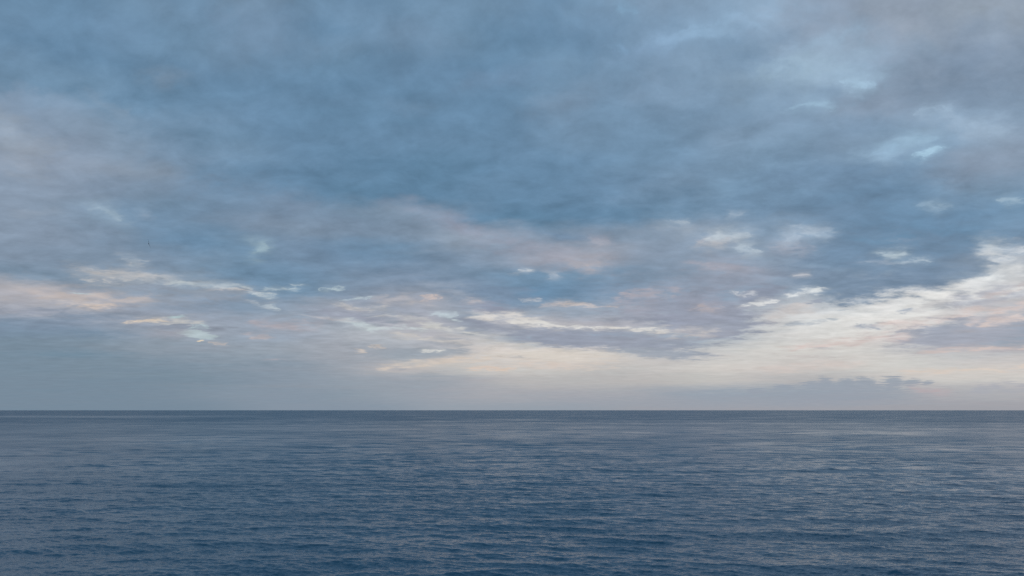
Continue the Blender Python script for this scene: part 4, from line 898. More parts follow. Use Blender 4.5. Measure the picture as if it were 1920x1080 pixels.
    (30.99, 2.38, 0.63, 0.07, -10.1, (222, 207, 196), 0.6, 0.8),
    (31.43, 2.37, 0.49, 0.1, -4.8, (222, 207, 196), 0.46, 0.85),
    (32.12, 2.55, 0.67, 0.07, 8.6, (222, 207, 196), 0.64, 0.74),
    (32.63, 2.53, 0.42, 0.08, -7.6, (222, 207, 196), 0.63, 0.78),
    (21.35, 0.78, 5.94, 0.72, 1.2, (152, 161, 175), 0.85, 0.5),
    (14.25, 0.52, 5.86, 0.57, 1.4, (154, 163, 176), 0.75, 0.6),
    (22.48, 1.43, 3.36, 0.46, -0.6, (153, 163, 177), 0.88, 0.38),
    (20.26, 1.61, 0.56, 0.36, 4.4, (153, 163, 177), 0.88, 0.38),
    (21.06, 1.75, 0.61, 0.41, 4.4, (153, 163, 177), 0.88, 0.38),
    (22.59, 1.73, 0.7, 0.41, 2.7, (153, 163, 177), 0.88, 0.38),
    (23.65, 1.78, 0.55, 0.36, -6, (153, 163, 177), 0.88, 0.38),
    (25.24, 1.76, 0.68, 0.46, -5.3, (153, 163, 177), 0.88, 0.38),
    (26.31, 1.69, 0.6, 0.23, 4.4, (153, 163, 177), 0.88, 0.38),
    (27.23, 1.65, 0.36, 0.13, 7.6, (153, 163, 177), 0.88, 0.38),
    (18.57, 1.49, 0.6, 0.26, -3.5, (153, 163, 177), 0.88, 0.38),
    (16.68, 1.29, 0.6, 0.26, -3.4, (153, 163, 177), 0.88, 0.38),
    (27.32, 1.13, 1.35, 0.46, -5.9, (186, 173, 179), 0.3, 0.9),
    (26.3, 1.37, 0.27, 0.13, -9.4, (186, 173, 179), 0.46, 0.73),
    (26.54, 1.35, 0.27, 0.15, 0.2, (186, 173, 179), 0.47, 0.73),
    (26.73, 1.23, 0.26, 0.13, -0.6, (186, 173, 179), 0.48, 0.68),
    (26.84, 1.11, 0.32, 0.1, -4.7, (186, 173, 179), 0.42, 0.71),
    (27, 1.23, 0.27, 0.16, 0.4, (186, 173, 179), 0.37, 0.76),
    (27.26, 1.16, 0.29, 0.1, -3.1, (186, 173, 179), 0.37, 0.79),
    (27.41, 1.23, 0.37, 0.14, -12.8, (186, 173, 179), 0.34, 0.69),
    (27.59, 1.19, 0.26, 0.16, -14.4, (186, 173, 179), 0.53, 0.61),
    (27.76, 1.2, 0.36, 0.16, -1.4, (186, 173, 179), 0.55, 0.83),
    (27.96, 1.01, 0.39, 0.19, -3.1, (186, 173, 179), 0.54, 0.75),
    (28.2, 1.21, 0.33, 0.1, 4.3, (186, 173, 179), 0.39, 0.84),
    (28.38, 1.06, 0.3, 0.15, -4.6, (186, 173, 179), 0.41, 0.83),
    (31.13, 1.36, 1.95, 0.63, 2, (168, 172, 184), 0.33, 0.9),
    (29.66, 1.09, 0.36, 0.21, 4, (168, 172, 184), 0.39, 0.61),
    (29.89, 1.23, 0.42, 0.2, 2.9, (168, 172, 184), 0.51, 0.75),
    (30.17, 1.46, 0.41, 0.16, -2.4, (168, 172, 184), 0.59, 0.63),
    (30.29, 1.14, 0.49, 0.25, 7.5, (168, 172, 184), 0.51, 0.62),
    (30.72, 1.43, 0.4, 0.25, 5.5, (168, 172, 184), 0.44, 0.63),
    (30.87, 1.37, 0.32, 0.14, -5.9, (168, 172, 184), 0.54, 0.74),
    (31.08, 1.38, 0.4, 0.17, -7, (168, 172, 184), 0.41, 0.73),
    (31.38, 1.15, 0.37, 0.14, -7.1, (168, 172, 184), 0.41, 0.82),
    (31.66, 1.61, 0.49, 0.17, -9.5, (168, 172, 184), 0.45, 0.61),
    (31.82, 1.13, 0.44, 0.24, 6.5, (168, 172, 184), 0.39, 0.63),
    (32.24, 1.49, 0.38, 0.15, 1, (168, 172, 184), 0.51, 0.73),
    (32.43, 1.3, 0.46, 0.24, -0.9, (168, 172, 184), 0.38, 0.68),
    (32.57, 1.29, 0.56, 0.24, -2.6, (168, 172, 184), 0.39, 0.6),
    (1.9, 5.54, 3.67, 0.61, -6.6, (151, 158, 174), 0.85, 0.4),
    (4.63, 4.92, 4.45, 0.76, -2.2, (152, 159, 176), 0.95, 0.35),
    (9.4, 4.66, 4.02, 0.68, -2.4, (153, 160, 176), 0.95, 0.35),
    (9.77, 3.93, 4.07, 0.34, -4.7, (160, 168, 181), 0.9, 0.4),
    (12.7, 3.86, 1.31, 0.23, -2.8, (158, 166, 180), 0.8, 0.5),
    (-0.06, 6.59, 2.81, 0.63, -8.5, (224, 219, 214), 0.51, 0.9),
    (-2.58, 6.59, 0.54, 0.17, 1.1, (224, 219, 214), 0.78, 0.68),
    (-2.18, 6.87, 0.74, 0.24, -6.2, (224, 219, 214), 0.59, 0.75),
    (-1.64, 6.6, 0.77, 0.24, -0.9, (224, 219, 214), 0.89, 0.62),
    (-1.43, 6.67, 0.63, 0.22, -8.8, (224, 219, 214), 0.81, 0.7),
    (-1.11, 6.59, 0.52, 0.21, -4.9, (224, 219, 214), 0.75, 0.81),
    (-0.58, 6.91, 0.57, 0.18, -4.3, (224, 219, 214), 0.91, 0.73),
    (-0.25, 6.65, 0.61, 0.16, -2, (224, 219, 214), 0.75, 0.73),
    (0.21, 6.25, 0.66, 0.18, -8.1, (224, 219, 214), 0.69, 0.64),
    (0.35, 6.68, 0.55, 0.21, 0.1, (224, 219, 214), 0.73, 0.63),
    (0.78, 6.59, 0.61, 0.22, -10.4, (224, 219, 214), 0.67, 0.63),
    (1.32, 6.27, 0.66, 0.22, -7.2, (224, 219, 214), 0.58, 0.64),
    (1.61, 6.24, 0.59, 0.14, -14.8, (224, 219, 214), 0.77, 0.82),
    (1.97, 6.31, 0.62, 0.14, -11.7, (224, 219, 214), 0.84, 0.83),
    (2.31, 5.99, 0.45, 0.23, -15.4, (224, 219, 214), 0.87, 0.61),
    (1.81, 6.06, 2.22, 0.4, -6.8, (229, 226, 222), 0.52, 0.9),
    (-0.08, 6.2, 0.55, 0.11, -7, (229, 226, 222), 0.72, 0.83),
    (0.08, 6.13, 0.36, 0.14, -4.9, (229, 226, 222), 0.9, 0.65),
    (0.42, 6.28, 0.33, 0.15, -7.4, (229, 226, 222), 0.75, 0.74),
    (0.72, 6.19, 0.35, 0.15, -2.5, (229, 226, 222), 0.78, 0.61),
    (1.13, 6.22, 0.38, 0.11, 3.2, (229, 226, 222), 0.85, 0.77),
    (1.44, 6.13, 0.46, 0.15, -6.1, (229, 226, 222), 0.88, 0.68),
    (1.66, 5.89, 0.36, 0.09, -11.9, (229, 226, 222), 0.87, 0.6),
    (2.06, 6.08, 0.36, 0.16, 3.6, (229, 226, 222), 0.86, 0.61),
    (2.34, 6.18, 0.36, 0.15, 1.5, (229, 226, 222), 0.83, 0.75),
    (2.61, 5.84, 0.33, 0.13, -11.4, (229, 226, 222), 0.89, 0.77),
    (2.93, 5.9, 0.44, 0.12, -11.6, (229, 226, 222), 0.64, 0.67),
    (3.23, 5.79, 0.33, 0.09, -14.6, (229, 226, 222), 0.62, 0.61),
    (3.45, 5.84, 0.47, 0.14, -5.3, (229, 226, 222), 0.61, 0.69),
    (3.73, 5.8, 0.58, 0.12, -8.6, (229, 226, 222), 0.81, 0.77),
    (5.04, 5.79, 1.81, 0.2, 0.8, (226, 224, 220), 0.5, 0.9),
    (3.34, 5.78, 0.25, 0.05, 4.5, (226, 224, 220), 0.86, 0.62),
    (3.59, 5.86, 0.37, 0.05, 5.2, (226, 224, 220), 0.68, 0.73),
    (3.94, 5.82, 0.4, 0.08, 1.6, (226, 224, 220), 0.68, 0.65),
    (4.18, 5.85, 0.4, 0.05, 8.5, (226, 224, 220), 0.68, 0.85),
    (4.45, 5.84, 0.25, 0.08, 1.6, (226, 224, 220), 0.75, 0.84),
    (4.74, 5.77, 0.3, 0.08, -5.4, (226, 224, 220), 0.65, 0.76),
    (4.96, 5.77, 0.46, 0.08, 8.5, (226, 224, 220), 0.8, 0.63),
    (5.26, 5.87, 0.45, 0.08, -1.4, (226, 224, 220), 0.77, 0.8),
    (5.49, 5.9, 0.22, 0.05, -8.6, (226, 224, 220), 0.71, 0.75),
    (5.74, 5.77, 0.24, 0.06, 3.5, (226, 224, 220), 0.81, 0.7),
    (5.93, 5.71, 0.33, 0.06, -5.6, (226, 224, 220), 0.64, 0.74),
    (6.18, 5.82, 0.24, 0.05, -1.2, (226, 224, 220), 0.84, 0.74),
    (6.41, 5.84, 0.3, 0.04, -4.7, (226, 224, 220), 0.77, 0.62),
    (6.73, 5.76, 0.43, 0.08, 3.6, (226, 224, 220), 0.63, 0.69),
    (8.98, 5.63, 2, 0.23, -3.3, (231, 227, 221), 0.52, 0.9),
    (7.18, 5.68, 0.23, 0.06, -9.2, (231, 227, 221), 0.6, 0.64),
    (7.42, 5.76, 0.45, 0.07, -4.8, (231, 227, 221), 0.85, 0.74),
    (7.77, 5.66, 0.44, 0.07, -1.3, (231, 227, 221), 0.9, 0.83),
    (8.04, 5.77, 0.41, 0.09, 0.1, (231, 227, 221), 0.7, 0.75),
    (8.36, 5.6, 0.39, 0.07, -0.1, (231, 227, 221), 0.82, 0.79),
    (8.57, 5.63, 0.41, 0.05, -7.1, (231, 227, 221), 0.83, 0.63),
    (8.85, 5.54, 0.41, 0.08, 4.6, (231, 227, 221), 0.65, 0.77),
    (9.02, 5.6, 0.32, 0.05, -5.3, (231, 227, 221), 0.61, 0.64),
    (9.36, 5.59, 0.31, 0.07, 0.4, (231, 227, 221), 0.58, 0.62),
    (9.75, 5.61, 0.3, 0.09, 3.4, (231, 227, 221), 0.79, 0.62),
    (9.89, 5.67, 0.38, 0.07, -5.8, (231, 227, 221), 0.67, 0.84),
    (10.15, 5.5, 0.26, 0.06, -10.1, (231, 227, 221), 0.88, 0.66),
    (10.46, 5.45, 0.37, 0.07, -8.2, (231, 227, 221), 0.76, 0.64),
    (10.86, 5.47, 0.5, 0.09, -7.8, (231, 227, 221), 0.93, 0.79),
    (12.29, 5.35, 2.24, 0.51, 0.1, (207, 202, 201), 0.33, 0.9),
    (10.4, 5.57, 0.5, 0.17, -2.3, (207, 202, 201), 0.38, 0.82),
    (10.58, 5.52, 0.43, 0.19, 5.8, (207, 202, 201), 0.48, 0.83),
    (11.09, 5.51, 0.3, 0.11, -5.8, (207, 202, 201), 0.52, 0.81),
    (11.27, 5.41, 0.48, 0.19, -6.3, (207, 202, 201), 0.5, 0.63),
    (11.44, 5.11, 0.45, 0.14, 8.6, (207, 202, 201), 0.48, 0.79),
    (11.82, 5.49, 0.51, 0.15, 8, (207, 202, 201), 0.5, 0.77),
    (12.17, 5.51, 0.38, 0.12, -7.3, (207, 202, 201), 0.45, 0.75),
    (12.36, 5.1, 0.35, 0.12, 4.4, (207, 202, 201), 0.46, 0.64),
    (12.73, 5.59, 0.59, 0.15, 1.5, (207, 202, 201), 0.51, 0.69),
    (12.92, 5.15, 0.51, 0.15, -9.3, (207, 202, 201), 0.51, 0.79),
    (13.37, 5.21, 0.36, 0.17, -5.7, (207, 202, 201), 0.5, 0.79),
    (13.67, 5.1, 0.53, 0.13, -7.6, (207, 202, 201), 0.38, 0.67),
    (13.81, 5.37, 0.44, 0.12, 2.5, (207, 202, 201), 0.5, 0.68),
    (14.11, 5.4, 0.36, 0.2, -3.1, (207, 202, 201), 0.38, 0.62),
    (1.53, 7.84, 0.75, 0.17, -2.1, (218, 216, 216), 0.37, 0.9),
    (0.9, 7.9, 0.19, 0.07, -8.7, (218, 216, 216), 0.67, 0.69),
    (1, 7.81, 0.12, 0.06, -7.8, (218, 216, 216), 0.57, 0.68),
    (1.06, 7.94, 0.15, 0.06, 1.6, (218, 216, 216), 0.64, 0.75),
    (1.22, 7.9, 0.12, 0.05, -4.3, (218, 216, 216), 0.67, 0.76),
    (1.32, 7.79, 0.17, 0.04, -4.9, (218, 216, 216), 0.59, 0.83),
    (1.36, 7.93, 0.2, 0.07, -3.2, (218, 216, 216), 0.55, 0.71),
    (1.47, 7.78, 0.12, 0.05, -7, (218, 216, 216), 0.41, 0.75),
    (1.57, 7.86, 0.21, 0.06, 2.7, (218, 216, 216), 0.42, 0.71),
    (1.66, 7.84, 0.18, 0.05, 5.9, (218, 216, 216), 0.44, 0.65),
    (1.75, 7.83, 0.11, 0.05, -2, (218, 216, 216), 0.52, 0.73),
    (1.85, 7.92, 0.15, 0.06, -4.9, (218, 216, 216), 0.66, 0.84),
    (2.02, 7.9, 0.13, 0.05, 6.4, (218, 216, 216), 0.59, 0.72),
    (2.04, 7.8, 0.19, 0.07, 0.1, (218, 216, 216), 0.5, 0.61),
    (2.16, 7.88, 0.22, 0.07, -8.5, (218, 216, 216), 0.41, 0.65),
    (3.54, 7.51, 1.39, 0.34, -2.5, (196, 188, 188), 0.39, 0.9),
    (2.33, 7.45, 0.26, 0.13, -7.1, (196, 188, 188), 0.59, 0.76),
    (2.6, 7.37, 0.37, 0.12, 7.3, (196, 188, 188), 0.54, 0.73),
    (2.76, 7.53, 0.23, 0.1, -4.3, (196, 188, 188), 0.64, 0.72),
    (2.97, 7.5, 0.27, 0.13, -7.2, (196, 188, 188), 0.67, 0.81),
    (3.14, 7.55, 0.26, 0.09, -1.8, (196, 188, 188), 0.57, 0.77),
    (3.33, 7.6, 0.19, 0.08, 0.4, (196, 188, 188), 0.52, 0.6),
    (3.41, 7.58, 0.25, 0.11, -8.6, (196, 188, 188), 0.42, 0.78),
    (3.61, 7.36, 0.33, 0.09, 3.5, (196, 188, 188), 0.46, 0.82),
    (3.84, 7.35, 0.34, 0.1, -9.8, (196, 188, 188), 0.65, 0.8),
    (4.06, 7.61, 0.26, 0.13, -5.2, (196, 188, 188), 0.5, 0.7),
    (4.15, 7.36, 0.23, 0.11, 0.5, (196, 188, 188), 0.47, 0.8),
    (4.33, 7.41, 0.2, 0.08, -10.9, (196, 188, 188), 0.61, 0.74),
    (4.58, 7.42, 0.38, 0.14, 4.3, (196, 188, 188), 0.7, 0.77),
    (4.71, 7.5, 0.4, 0.13, -0.7, (196, 188, 188), 0.46, 0.84),
    (4.68, 7.46, 1.34, 0.29, -8.8, (205, 196, 193), 0.39, 0.9),
    (3.56, 7.54, 0.29, 0.07, -15.4, (205, 196, 193), 0.66, 0.71),
    (3.65, 7.62, 0.28, 0.06, -5.5, (205, 196, 193), 0.68, 0.79),
    (3.84, 7.64, 0.29, 0.1, -8.6, (205, 196, 193), 0.43, 0.78),
    (4.08, 7.6, 0.37, 0.11, 1.3, (205, 196, 193), 0.6, 0.77),
    (4.28, 7.43, 0.24, 0.08, -9, (205, 196, 193), 0.5, 0.63),
    (4.45, 7.4, 0.27, 0.11, -6.1, (205, 196, 193), 0.48, 0.61),
    (4.6, 7.49, 0.29, 0.07, -4.8, (205, 196, 193), 0.55, 0.75),
    (4.77, 7.38, 0.29, 0.07, -6.9, (205, 196, 193), 0.58, 0.75),
    (5.01, 7.36, 0.33, 0.06, -7.9, (205, 196, 193), 0.6, 0.66),
    (5.12, 7.28, 0.26, 0.08, -3.5, (205, 196, 193), 0.55, 0.61),
    (5.28, 7.48, 0.23, 0.08, -3.4, (205, 196, 193), 0.51, 0.72),
    (5.47, 7.36, 0.31, 0.1, -5.8, (205, 196, 193), 0.56, 0.76),
    (5.63, 7.24, 0.38, 0.11, -0.6, (205, 196, 193), 0.48, 0.75),
    (5.88, 7.27, 0.29, 0.11, 2, (205, 196, 193), 0.69, 0.83),
    (6.77, 7.32, 0.7, 0.23, -0.9, (198, 190, 190), 0.39, 0.9),
    (6.19, 7.3, 0.18, 0.06, -3.4, (198, 190, 190), 0.53, 0.81),
    (6.28, 7.28, 0.14, 0.07, 8.2, (198, 190, 190), 0.61, 0.66),
    (6.43, 7.35, 0.18, 0.08, -6.1, (198, 190, 190), 0.51, 0.84),
    (6.53, 7.22, 0.13, 0.06, -4.5, (198, 190, 190), 0.51, 0.63),
    (6.68, 7.35, 0.17, 0.05, -6.8, (198, 190, 190), 0.59, 0.84),
    (6.78, 7.27, 0.14, 0.07, -10.3, (198, 190, 190), 0.51, 0.64),
    (6.92, 7.32, 0.17, 0.05, -9.5, (198, 190, 190), 0.54, 0.74),
    (6.96, 7.31, 0.2, 0.07, 2.9, (198, 190, 190), 0.68, 0.7),
    (7.12, 7.31, 0.21, 0.09, -7.3, (198, 190, 190), 0.62, 0.69),
    (7.22, 7.27, 0.17, 0.07, 0.7, (198, 190, 190), 0.65, 0.82),
    (7.31, 7.34, 0.17, 0.06, -5.8, (198, 190, 190), 0.43, 0.84),
    (4.14, 4.18, 0.76, 0.11, -0.3, (150, 160, 172), 0.85, 0.5),
    (4.91, 4.05, 3.69, 0.29, -5.4, (212, 206, 200), 0.33, 0.9),
    (1.47, 4.35, 0.82, 0.09, -12.3, (212, 206, 200), 0.44, 0.84),
    (2.2, 4.21, 0.63, 0.09, 4.2, (212, 206, 200), 0.41, 0.69),
    (2.7, 4.35, 0.86, 0.1, -11, (212, 206, 200), 0.6, 0.8),
    (3.05, 4.2, 0.75, 0.07, -8.3, (212, 206, 200), 0.49, 0.68),
    (3.67, 4.23, 0.69, 0.09, 1.5, (212, 206, 200), 0.59, 0.83),
    (4.01, 4.05, 0.47, 0.09, -6, (212, 206, 200), 0.6, 0.69),
    (4.63, 4.16, 0.48, 0.1, 0.5, (212, 206, 200), 0.58, 0.64),
    (5.11, 4.12, 0.8, 0.08, -11.8, (212, 206, 200), 0.58, 0.69),
    (5.77, 3.94, 0.7, 0.1, 2.4, (212, 206, 200), 0.53, 0.64),
    (6.33, 3.93, 0.4, 0.07, -10.6, (212, 206, 200), 0.45, 0.7),
    (6.57, 3.96, 0.71, 0.08, 4.6, (212, 206, 200), 0.42, 0.64),
    (7.06, 3.86, 0.5, 0.11, -12.5, (212, 206, 200), 0.49, 0.72),
    (7.75, 3.87, 0.7, 0.07, -7.3, (212, 206, 200), 0.52, 0.73),
    (8.2, 3.87, 0.77, 0.07, -7.7, (212, 206, 200), 0.55, 0.68),
    (2.63, 3.7, 5.56, 0.65, -1.3, (221, 211, 201), 0.7, 0.6),
    (-6.31, 3.89, 3.97, 0.49, 4.1, (156, 166, 178), 0.85, 0.45),
    (-5.63, 3.3, 4.01, 0.46, 5.8, (217, 204, 193), 0.48, 0.9),
    (-8.99, 2.92, 0.58, 0.12, 3.6, (217, 204, 193), 0.54, 0.62),
    (-8.82, 2.89, 0.59, 0.1, 2.1, (217, 204, 193), 0.73, 0.67),
    (-8.26, 3.15, 0.94, 0.14, 5.6, (217, 204, 193), 0.72, 0.82),
    (-7.55, 2.96, 0.55, 0.1, -1.1, (217, 204, 193), 0.78, 0.65),
    (-6.85, 3.4, 0.73, 0.16, 4.5, (217, 204, 193), 0.8, 0.8),
    (-6.34, 3.07, 0.66, 0.12, -3, (217, 204, 193), 0.86, 0.73),
    (-5.75, 3.43, 0.49, 0.18, 10.4, (217, 204, 193), 0.68, 0.76),
    (-5.48, 3.28, 0.59, 0.17, 5.8, (217, 204, 193), 0.8, 0.76),
    (-4.64, 3.59, 0.64, 0.11, 1.6, (217, 204, 193), 0.64, 0.61),
    (-4.26, 3.53, 0.82, 0.18, 7.5, (217, 204, 193), 0.85, 0.77),
    (-3.88, 3.37, 0.63, 0.11, 1.3, (217, 204, 193), 0.69, 0.61),
    (-3.17, 3.66, 0.59, 0.14, 12.6, (217, 204, 193), 0.84, 0.76),
    (-2.47, 3.37, 0.75, 0.1, 9.2, (217, 204, 193), 0.54, 0.67),
    (-2.24, 3.61, 0.69, 0.16, 4.8, (217, 204, 193), 0.87, 0.72),
    (-8.09, 2.87, 0.63, 0.08, -3.4, (165, 170, 180), 0.7, 0.5),
    (-1.42, 2.9, 1.65, 0.23, -1.4, (222, 202, 188), 0.44, 0.9),
    (-2.8, 2.85, 0.34, 0.07, 4.4, (222, 202, 188), 0.54, 0.83),
    (-2.68, 2.84, 0.31, 0.08, -2.1, (222, 202, 188), 0.79, 0.78),
    (-2.41, 2.84, 0.32, 0.06, 4.1, (222, 202, 188), 0.77, 0.78),
    (-2.23, 2.88, 0.24, 0.08, -7.5, (222, 202, 188), 0.54, 0.64),
    (-2.04, 2.95, 0.32, 0.08, 6.3, (222, 202, 188), 0.64, 0.71),
    (-1.7, 2.96, 0.42, 0.07, 4.6, (222, 202, 188), 0.48, 0.61),
    (-1.59, 2.83, 0.25, 0.07, -8.1, (222, 202, 188), 0.75, 0.76),
    (-1.22, 2.92, 0.4, 0.06, -10.2, (222, 202, 188), 0.8, 0.69),
    (-1.13, 2.79, 0.35, 0.05, 4.3, (222, 202, 188), 0.73, 0.75),
    (-0.86, 2.84, 0.38, 0.06, 3.9, (222, 202, 188), 0.73, 0.76),
    (-0.6, 2.85, 0.37, 0.07, -7.1, (222, 202, 188), 0.77, 0.76),
    (-0.49, 2.84, 0.32, 0.09, 5.1, (222, 202, 188), 0.73, 0.79),
    (-0.25, 2.94, 0.23, 0.07, 7.8, (222, 202, 188), 0.75, 0.83),
    (0.12, 2.96, 0.27, 0.09, -6.2, (222, 202, 188), 0.59, 0.73),
    (3.58, 3.04, 3.92, 0.34, -2, (216, 204, 196), 0.33, 0.9),
    (0.26, 3.07, 0.79, 0.1, 0.3, (216, 204, 196), 0.49, 0.61),
    (0.81, 3.22, 0.41, 0.07, -5.2, (216, 204, 196), 0.54, 0.63),
    (1.05, 3.22, 0.72, 0.14, 4.9, (216, 204, 196), 0.44, 0.64),
    (1.88, 3.05, 0.87, 0.07, 1.2, (216, 204, 196), 0.39, 0.81),
    (2.14, 2.99, 0.4, 0.09, 4.7, (216, 204, 196), 0.6, 0.74),
    (2.92, 3.01, 0.86, 0.13, 5, (216, 204, 196), 0.57, 0.62),
    (3.26, 3.14, 0.93, 0.13, -10.5, (216, 204, 196), 0.52, 0.62),
    (3.89, 3.18, 0.61, 0.14, -2.2, (216, 204, 196), 0.41, 0.76),
    (4.26, 3, 0.53, 0.13, -0.5, (216, 204, 196), 0.37, 0.62),
    (5, 3.09, 0.59, 0.13, -9, (216, 204, 196), 0.58, 0.61),
    (5.48, 2.83, 0.66, 0.12, 7.1, (216, 204, 196), 0.57, 0.71),
    (5.98, 3.1, 0.76, 0.09, 7.1, (216, 204, 196), 0.37, 0.85),
    (6.43, 2.81, 0.78, 0.1, 3.7, (216, 204, 196), 0.4, 0.65),
    (7.09, 2.94, 0.42, 0.1, -4.7, (216, 204, 196), 0.54, 0.81),
    (-5.53, 4.15, 0.77, 0.17, 2.2, (223, 223, 219), 0.52, 0.9),
    (-6.22, 4.05, 0.21, 0.07, 5.9, (223, 223, 219), 0.84, 0.65),
    (-6.06, 4.19, 0.16, 0.05, -7, (223, 223, 219), 0.62, 0.63),
    (-5.96, 4.09, 0.18, 0.04, -5.8, (223, 223, 219), 0.89, 0.63),
    (-5.86, 4.15, 0.11, 0.04, -4.6, (223, 223, 219), 0.75, 0.82),
    (-5.83, 4.06, 0.21, 0.06, 8.2, (223, 223, 219), 0.62, 0.72),
    (-5.71, 4.06, 0.18, 0.06, 6.5, (223, 223, 219), 0.78, 0.84),
    (-5.57, 4.15, 0.15, 0.07, -2.1, (223, 223, 219), 0.69, 0.78),
    (-5.44, 4.18, 0.2, 0.06, 8.2, (223, 223, 219), 0.78, 0.66),
    (-5.35, 4.17, 0.13, 0.05, -5.2, (223, 223, 219), 0.78, 0.63),
    (-5.32, 4.14, 0.13, 0.06, 1, (223, 223, 219), 0.82, 0.68),
    (-5.17, 4.1, 0.22, 0.07, 6.2, (223, 223, 219), 0.94, 0.84),
    (-5.11, 4.1, 0.11, 0.05, 2.2, (223, 223, 219), 0.79, 0.66),
    (-5, 4.13, 0.19, 0.07, -3.1, (223, 223, 219), 0.58, 0.69),
    (-4.83, 4.17, 0.2, 0.05, -4.6, (223, 223, 219), 0.64, 0.85),
    (-10.81, 4.04, 0.39, 0.1, 0.8, (205, 195, 188), 0.85, 0.5),
    (-9.65, 4.43, 0.47, 0.17, 7.9, (205, 194, 186), 0.44, 0.9),
    (-9.99, 4.37, 0.12, 0.05, -1.7, (205, 194, 186), 0.62, 0.73),
    (-9.94, 4.41, 0.13, 0.05, 11.7, (205, 194, 186), 0.79, 0.84),
    (-9.83, 4.48, 0.1, 0.04, 13.1, (205, 194, 186), 0.68, 0.76),
    (-9.74, 4.34, 0.11, 0.07, 0.7, (205, 194, 186), 0.69, 0.67),
    (-9.69, 4.37, 0.13, 0.05, -0.2, (205, 194, 186), 0.71, 0.65),
    (-9.6, 4.5, 0.08, 0.04, 12.5, (205, 194, 186), 0.61, 0.65),
    (-9.53, 4.49, 0.1, 0.04, -2.7, (205, 194, 186), 0.54, 0.84),
    (-9.45, 4.51, 0.13, 0.07, -1.2, (205, 194, 186), 0.63, 0.62),
    (-9.37, 4.39, 0.13, 0.05, -0.6, (205, 194, 186), 0.75, 0.76),
    (-9.26, 4.39, 0.14, 0.07, 15.2, (205, 194, 186), 0.79, 0.85),
    (0.38, 3.64, 1.22, 0.08, -2.9, (178, 178, 180), 0.6, 0.5),
    (-10.75, 6.41, 3.19, 0.57, -7.8, (151, 156, 173), 0.85, 0.5),
    (-10.75, 5.88, 1.51, 0.34, -16.6, (198, 210, 214), 0.47, 0.9),
    (-12, 6.09, 0.36, 0.13, -5.5, (198, 210, 214), 0.8, 0.66),
    (-11.77, 6.2, 0.3, 0.13, -5.3, (198, 210, 214), 0.66, 0.69),
    (-11.67, 6.05, 0.44, 0.14, -18.9, (198, 210, 214), 0.72, 0.69),
    (-11.42, 5.94, 0.22, 0.07, -14.3, (198, 210, 214), 0.71, 0.71),
    (-11.19, 5.9, 0.38, 0.12, -18.6, (198, 210, 214), 0.79, 0.83),
    (-11.04, 5.99, 0.29, 0.13, -5.2, (198, 210, 214), 0.54, 0.83),
    (-10.92, 5.77, 0.4, 0.11, -10.7, (198, 210, 214), 0.68, 0.7),
    (-10.7, 5.87, 0.33, 0.1, -5.7, (198, 210, 214), 0.77, 0.6),
    (-10.43, 5.8, 0.23, 0.08, -20.5, (198, 210, 214), 0.67, 0.62),
    (-10.3, 5.91, 0.39, 0.14, -14.3, (198, 210, 214), 0.54, 0.71),
    (-10.03, 5.74, 0.35, 0.12, -17.1, (198, 210, 214), 0.72, 0.74),
    (-9.83, 5.73, 0.31, 0.1, -11.1, (198, 210, 214), 0.82, 0.7),
    (-9.77, 5.52, 0.42, 0.13, -17.2, (198, 210, 214), 0.82, 0.64),
    (-9.46, 5.65, 0.26, 0.14, -6.4, (198, 210, 214), 0.68, 0.76),
    (-7.96, 5.72, 2.16, 0.29, -2.6, (202, 213, 216), 0.36, 0.9),
    (-9.79, 5.86, 0.42, 0.11, 7, (202, 213, 216), 0.47, 0.66),
    (-9.56, 5.76, 0.53, 0.11, 6.3, (202, 213, 216), 0.55, 0.78),
    (-9.23, 5.75, 0.25, 0.07, -3.5, (202, 213, 216), 0.64, 0.83),
    (-8.94, 5.77, 0.4, 0.1, 4.4, (202, 213, 216), 0.55, 0.74),
    (-8.76, 5.7, 0.29, 0.08, -7.2, (202, 213, 216), 0.4, 0.6),
    (-8.49, 5.8, 0.34, 0.08, 3.7, (202, 213, 216), 0.58, 0.76),
    (-8.14, 5.76, 0.39, 0.09, -4.3, (202, 213, 216), 0.48, 0.61),
    (-7.92, 5.69, 0.28, 0.11, -4.1, (202, 213, 216), 0.48, 0.73),
    (-7.5, 5.82, 0.31, 0.07, -0.4, (202, 213, 216), 0.57, 0.75),
    (-7.31, 5.68, 0.36, 0.07, -11.1, (202, 213, 216), 0.5, 0.74),
    (-6.92, 5.69, 0.33, 0.09, 2.8, (202, 213, 216), 0.51, 0.75),
    (-6.67, 5.66, 0.48, 0.11, -7.3, (202, 213, 216), 0.63, 0.81),
    (-6.3, 5.76, 0.52, 0.08, 5.3, (202, 213, 216), 0.65, 0.66),
    (-6.11, 5.76, 0.28, 0.07, -3.5, (202, 213, 216), 0.52, 0.79),
    (-4.47, 5.68, 2.42, 0.4, -9.2, (213, 213, 209), 0.39, 0.9),
    (-6.47, 6, 0.42, 0.11, -7.7, (213, 213, 209), 0.54, 0.83),
    (-6.23, 5.9, 0.44, 0.16, -7.3, (213, 213, 209), 0.47, 0.69),
    (-5.93, 6.08, 0.6, 0.15, -0.2, (213, 213, 209), 0.5, 0.69),
    (-5.67, 5.99, 0.61, 0.15, -0.8, (213, 213, 209), 0.49, 0.66),
    (-5.38, 5.86, 0.36, 0.16, -9.6, (213, 213, 209), 0.67, 0.84),
    (-4.9, 5.87, 0.46, 0.12, -4.3, (213, 213, 209), 0.69, 0.61),
    (-4.52, 5.74, 0.4, 0.15, -15.7, (213, 213, 209), 0.53, 0.74),
    (-4.4, 5.59, 0.44, 0.1, -9.2, (213, 213, 209), 0.43, 0.63),
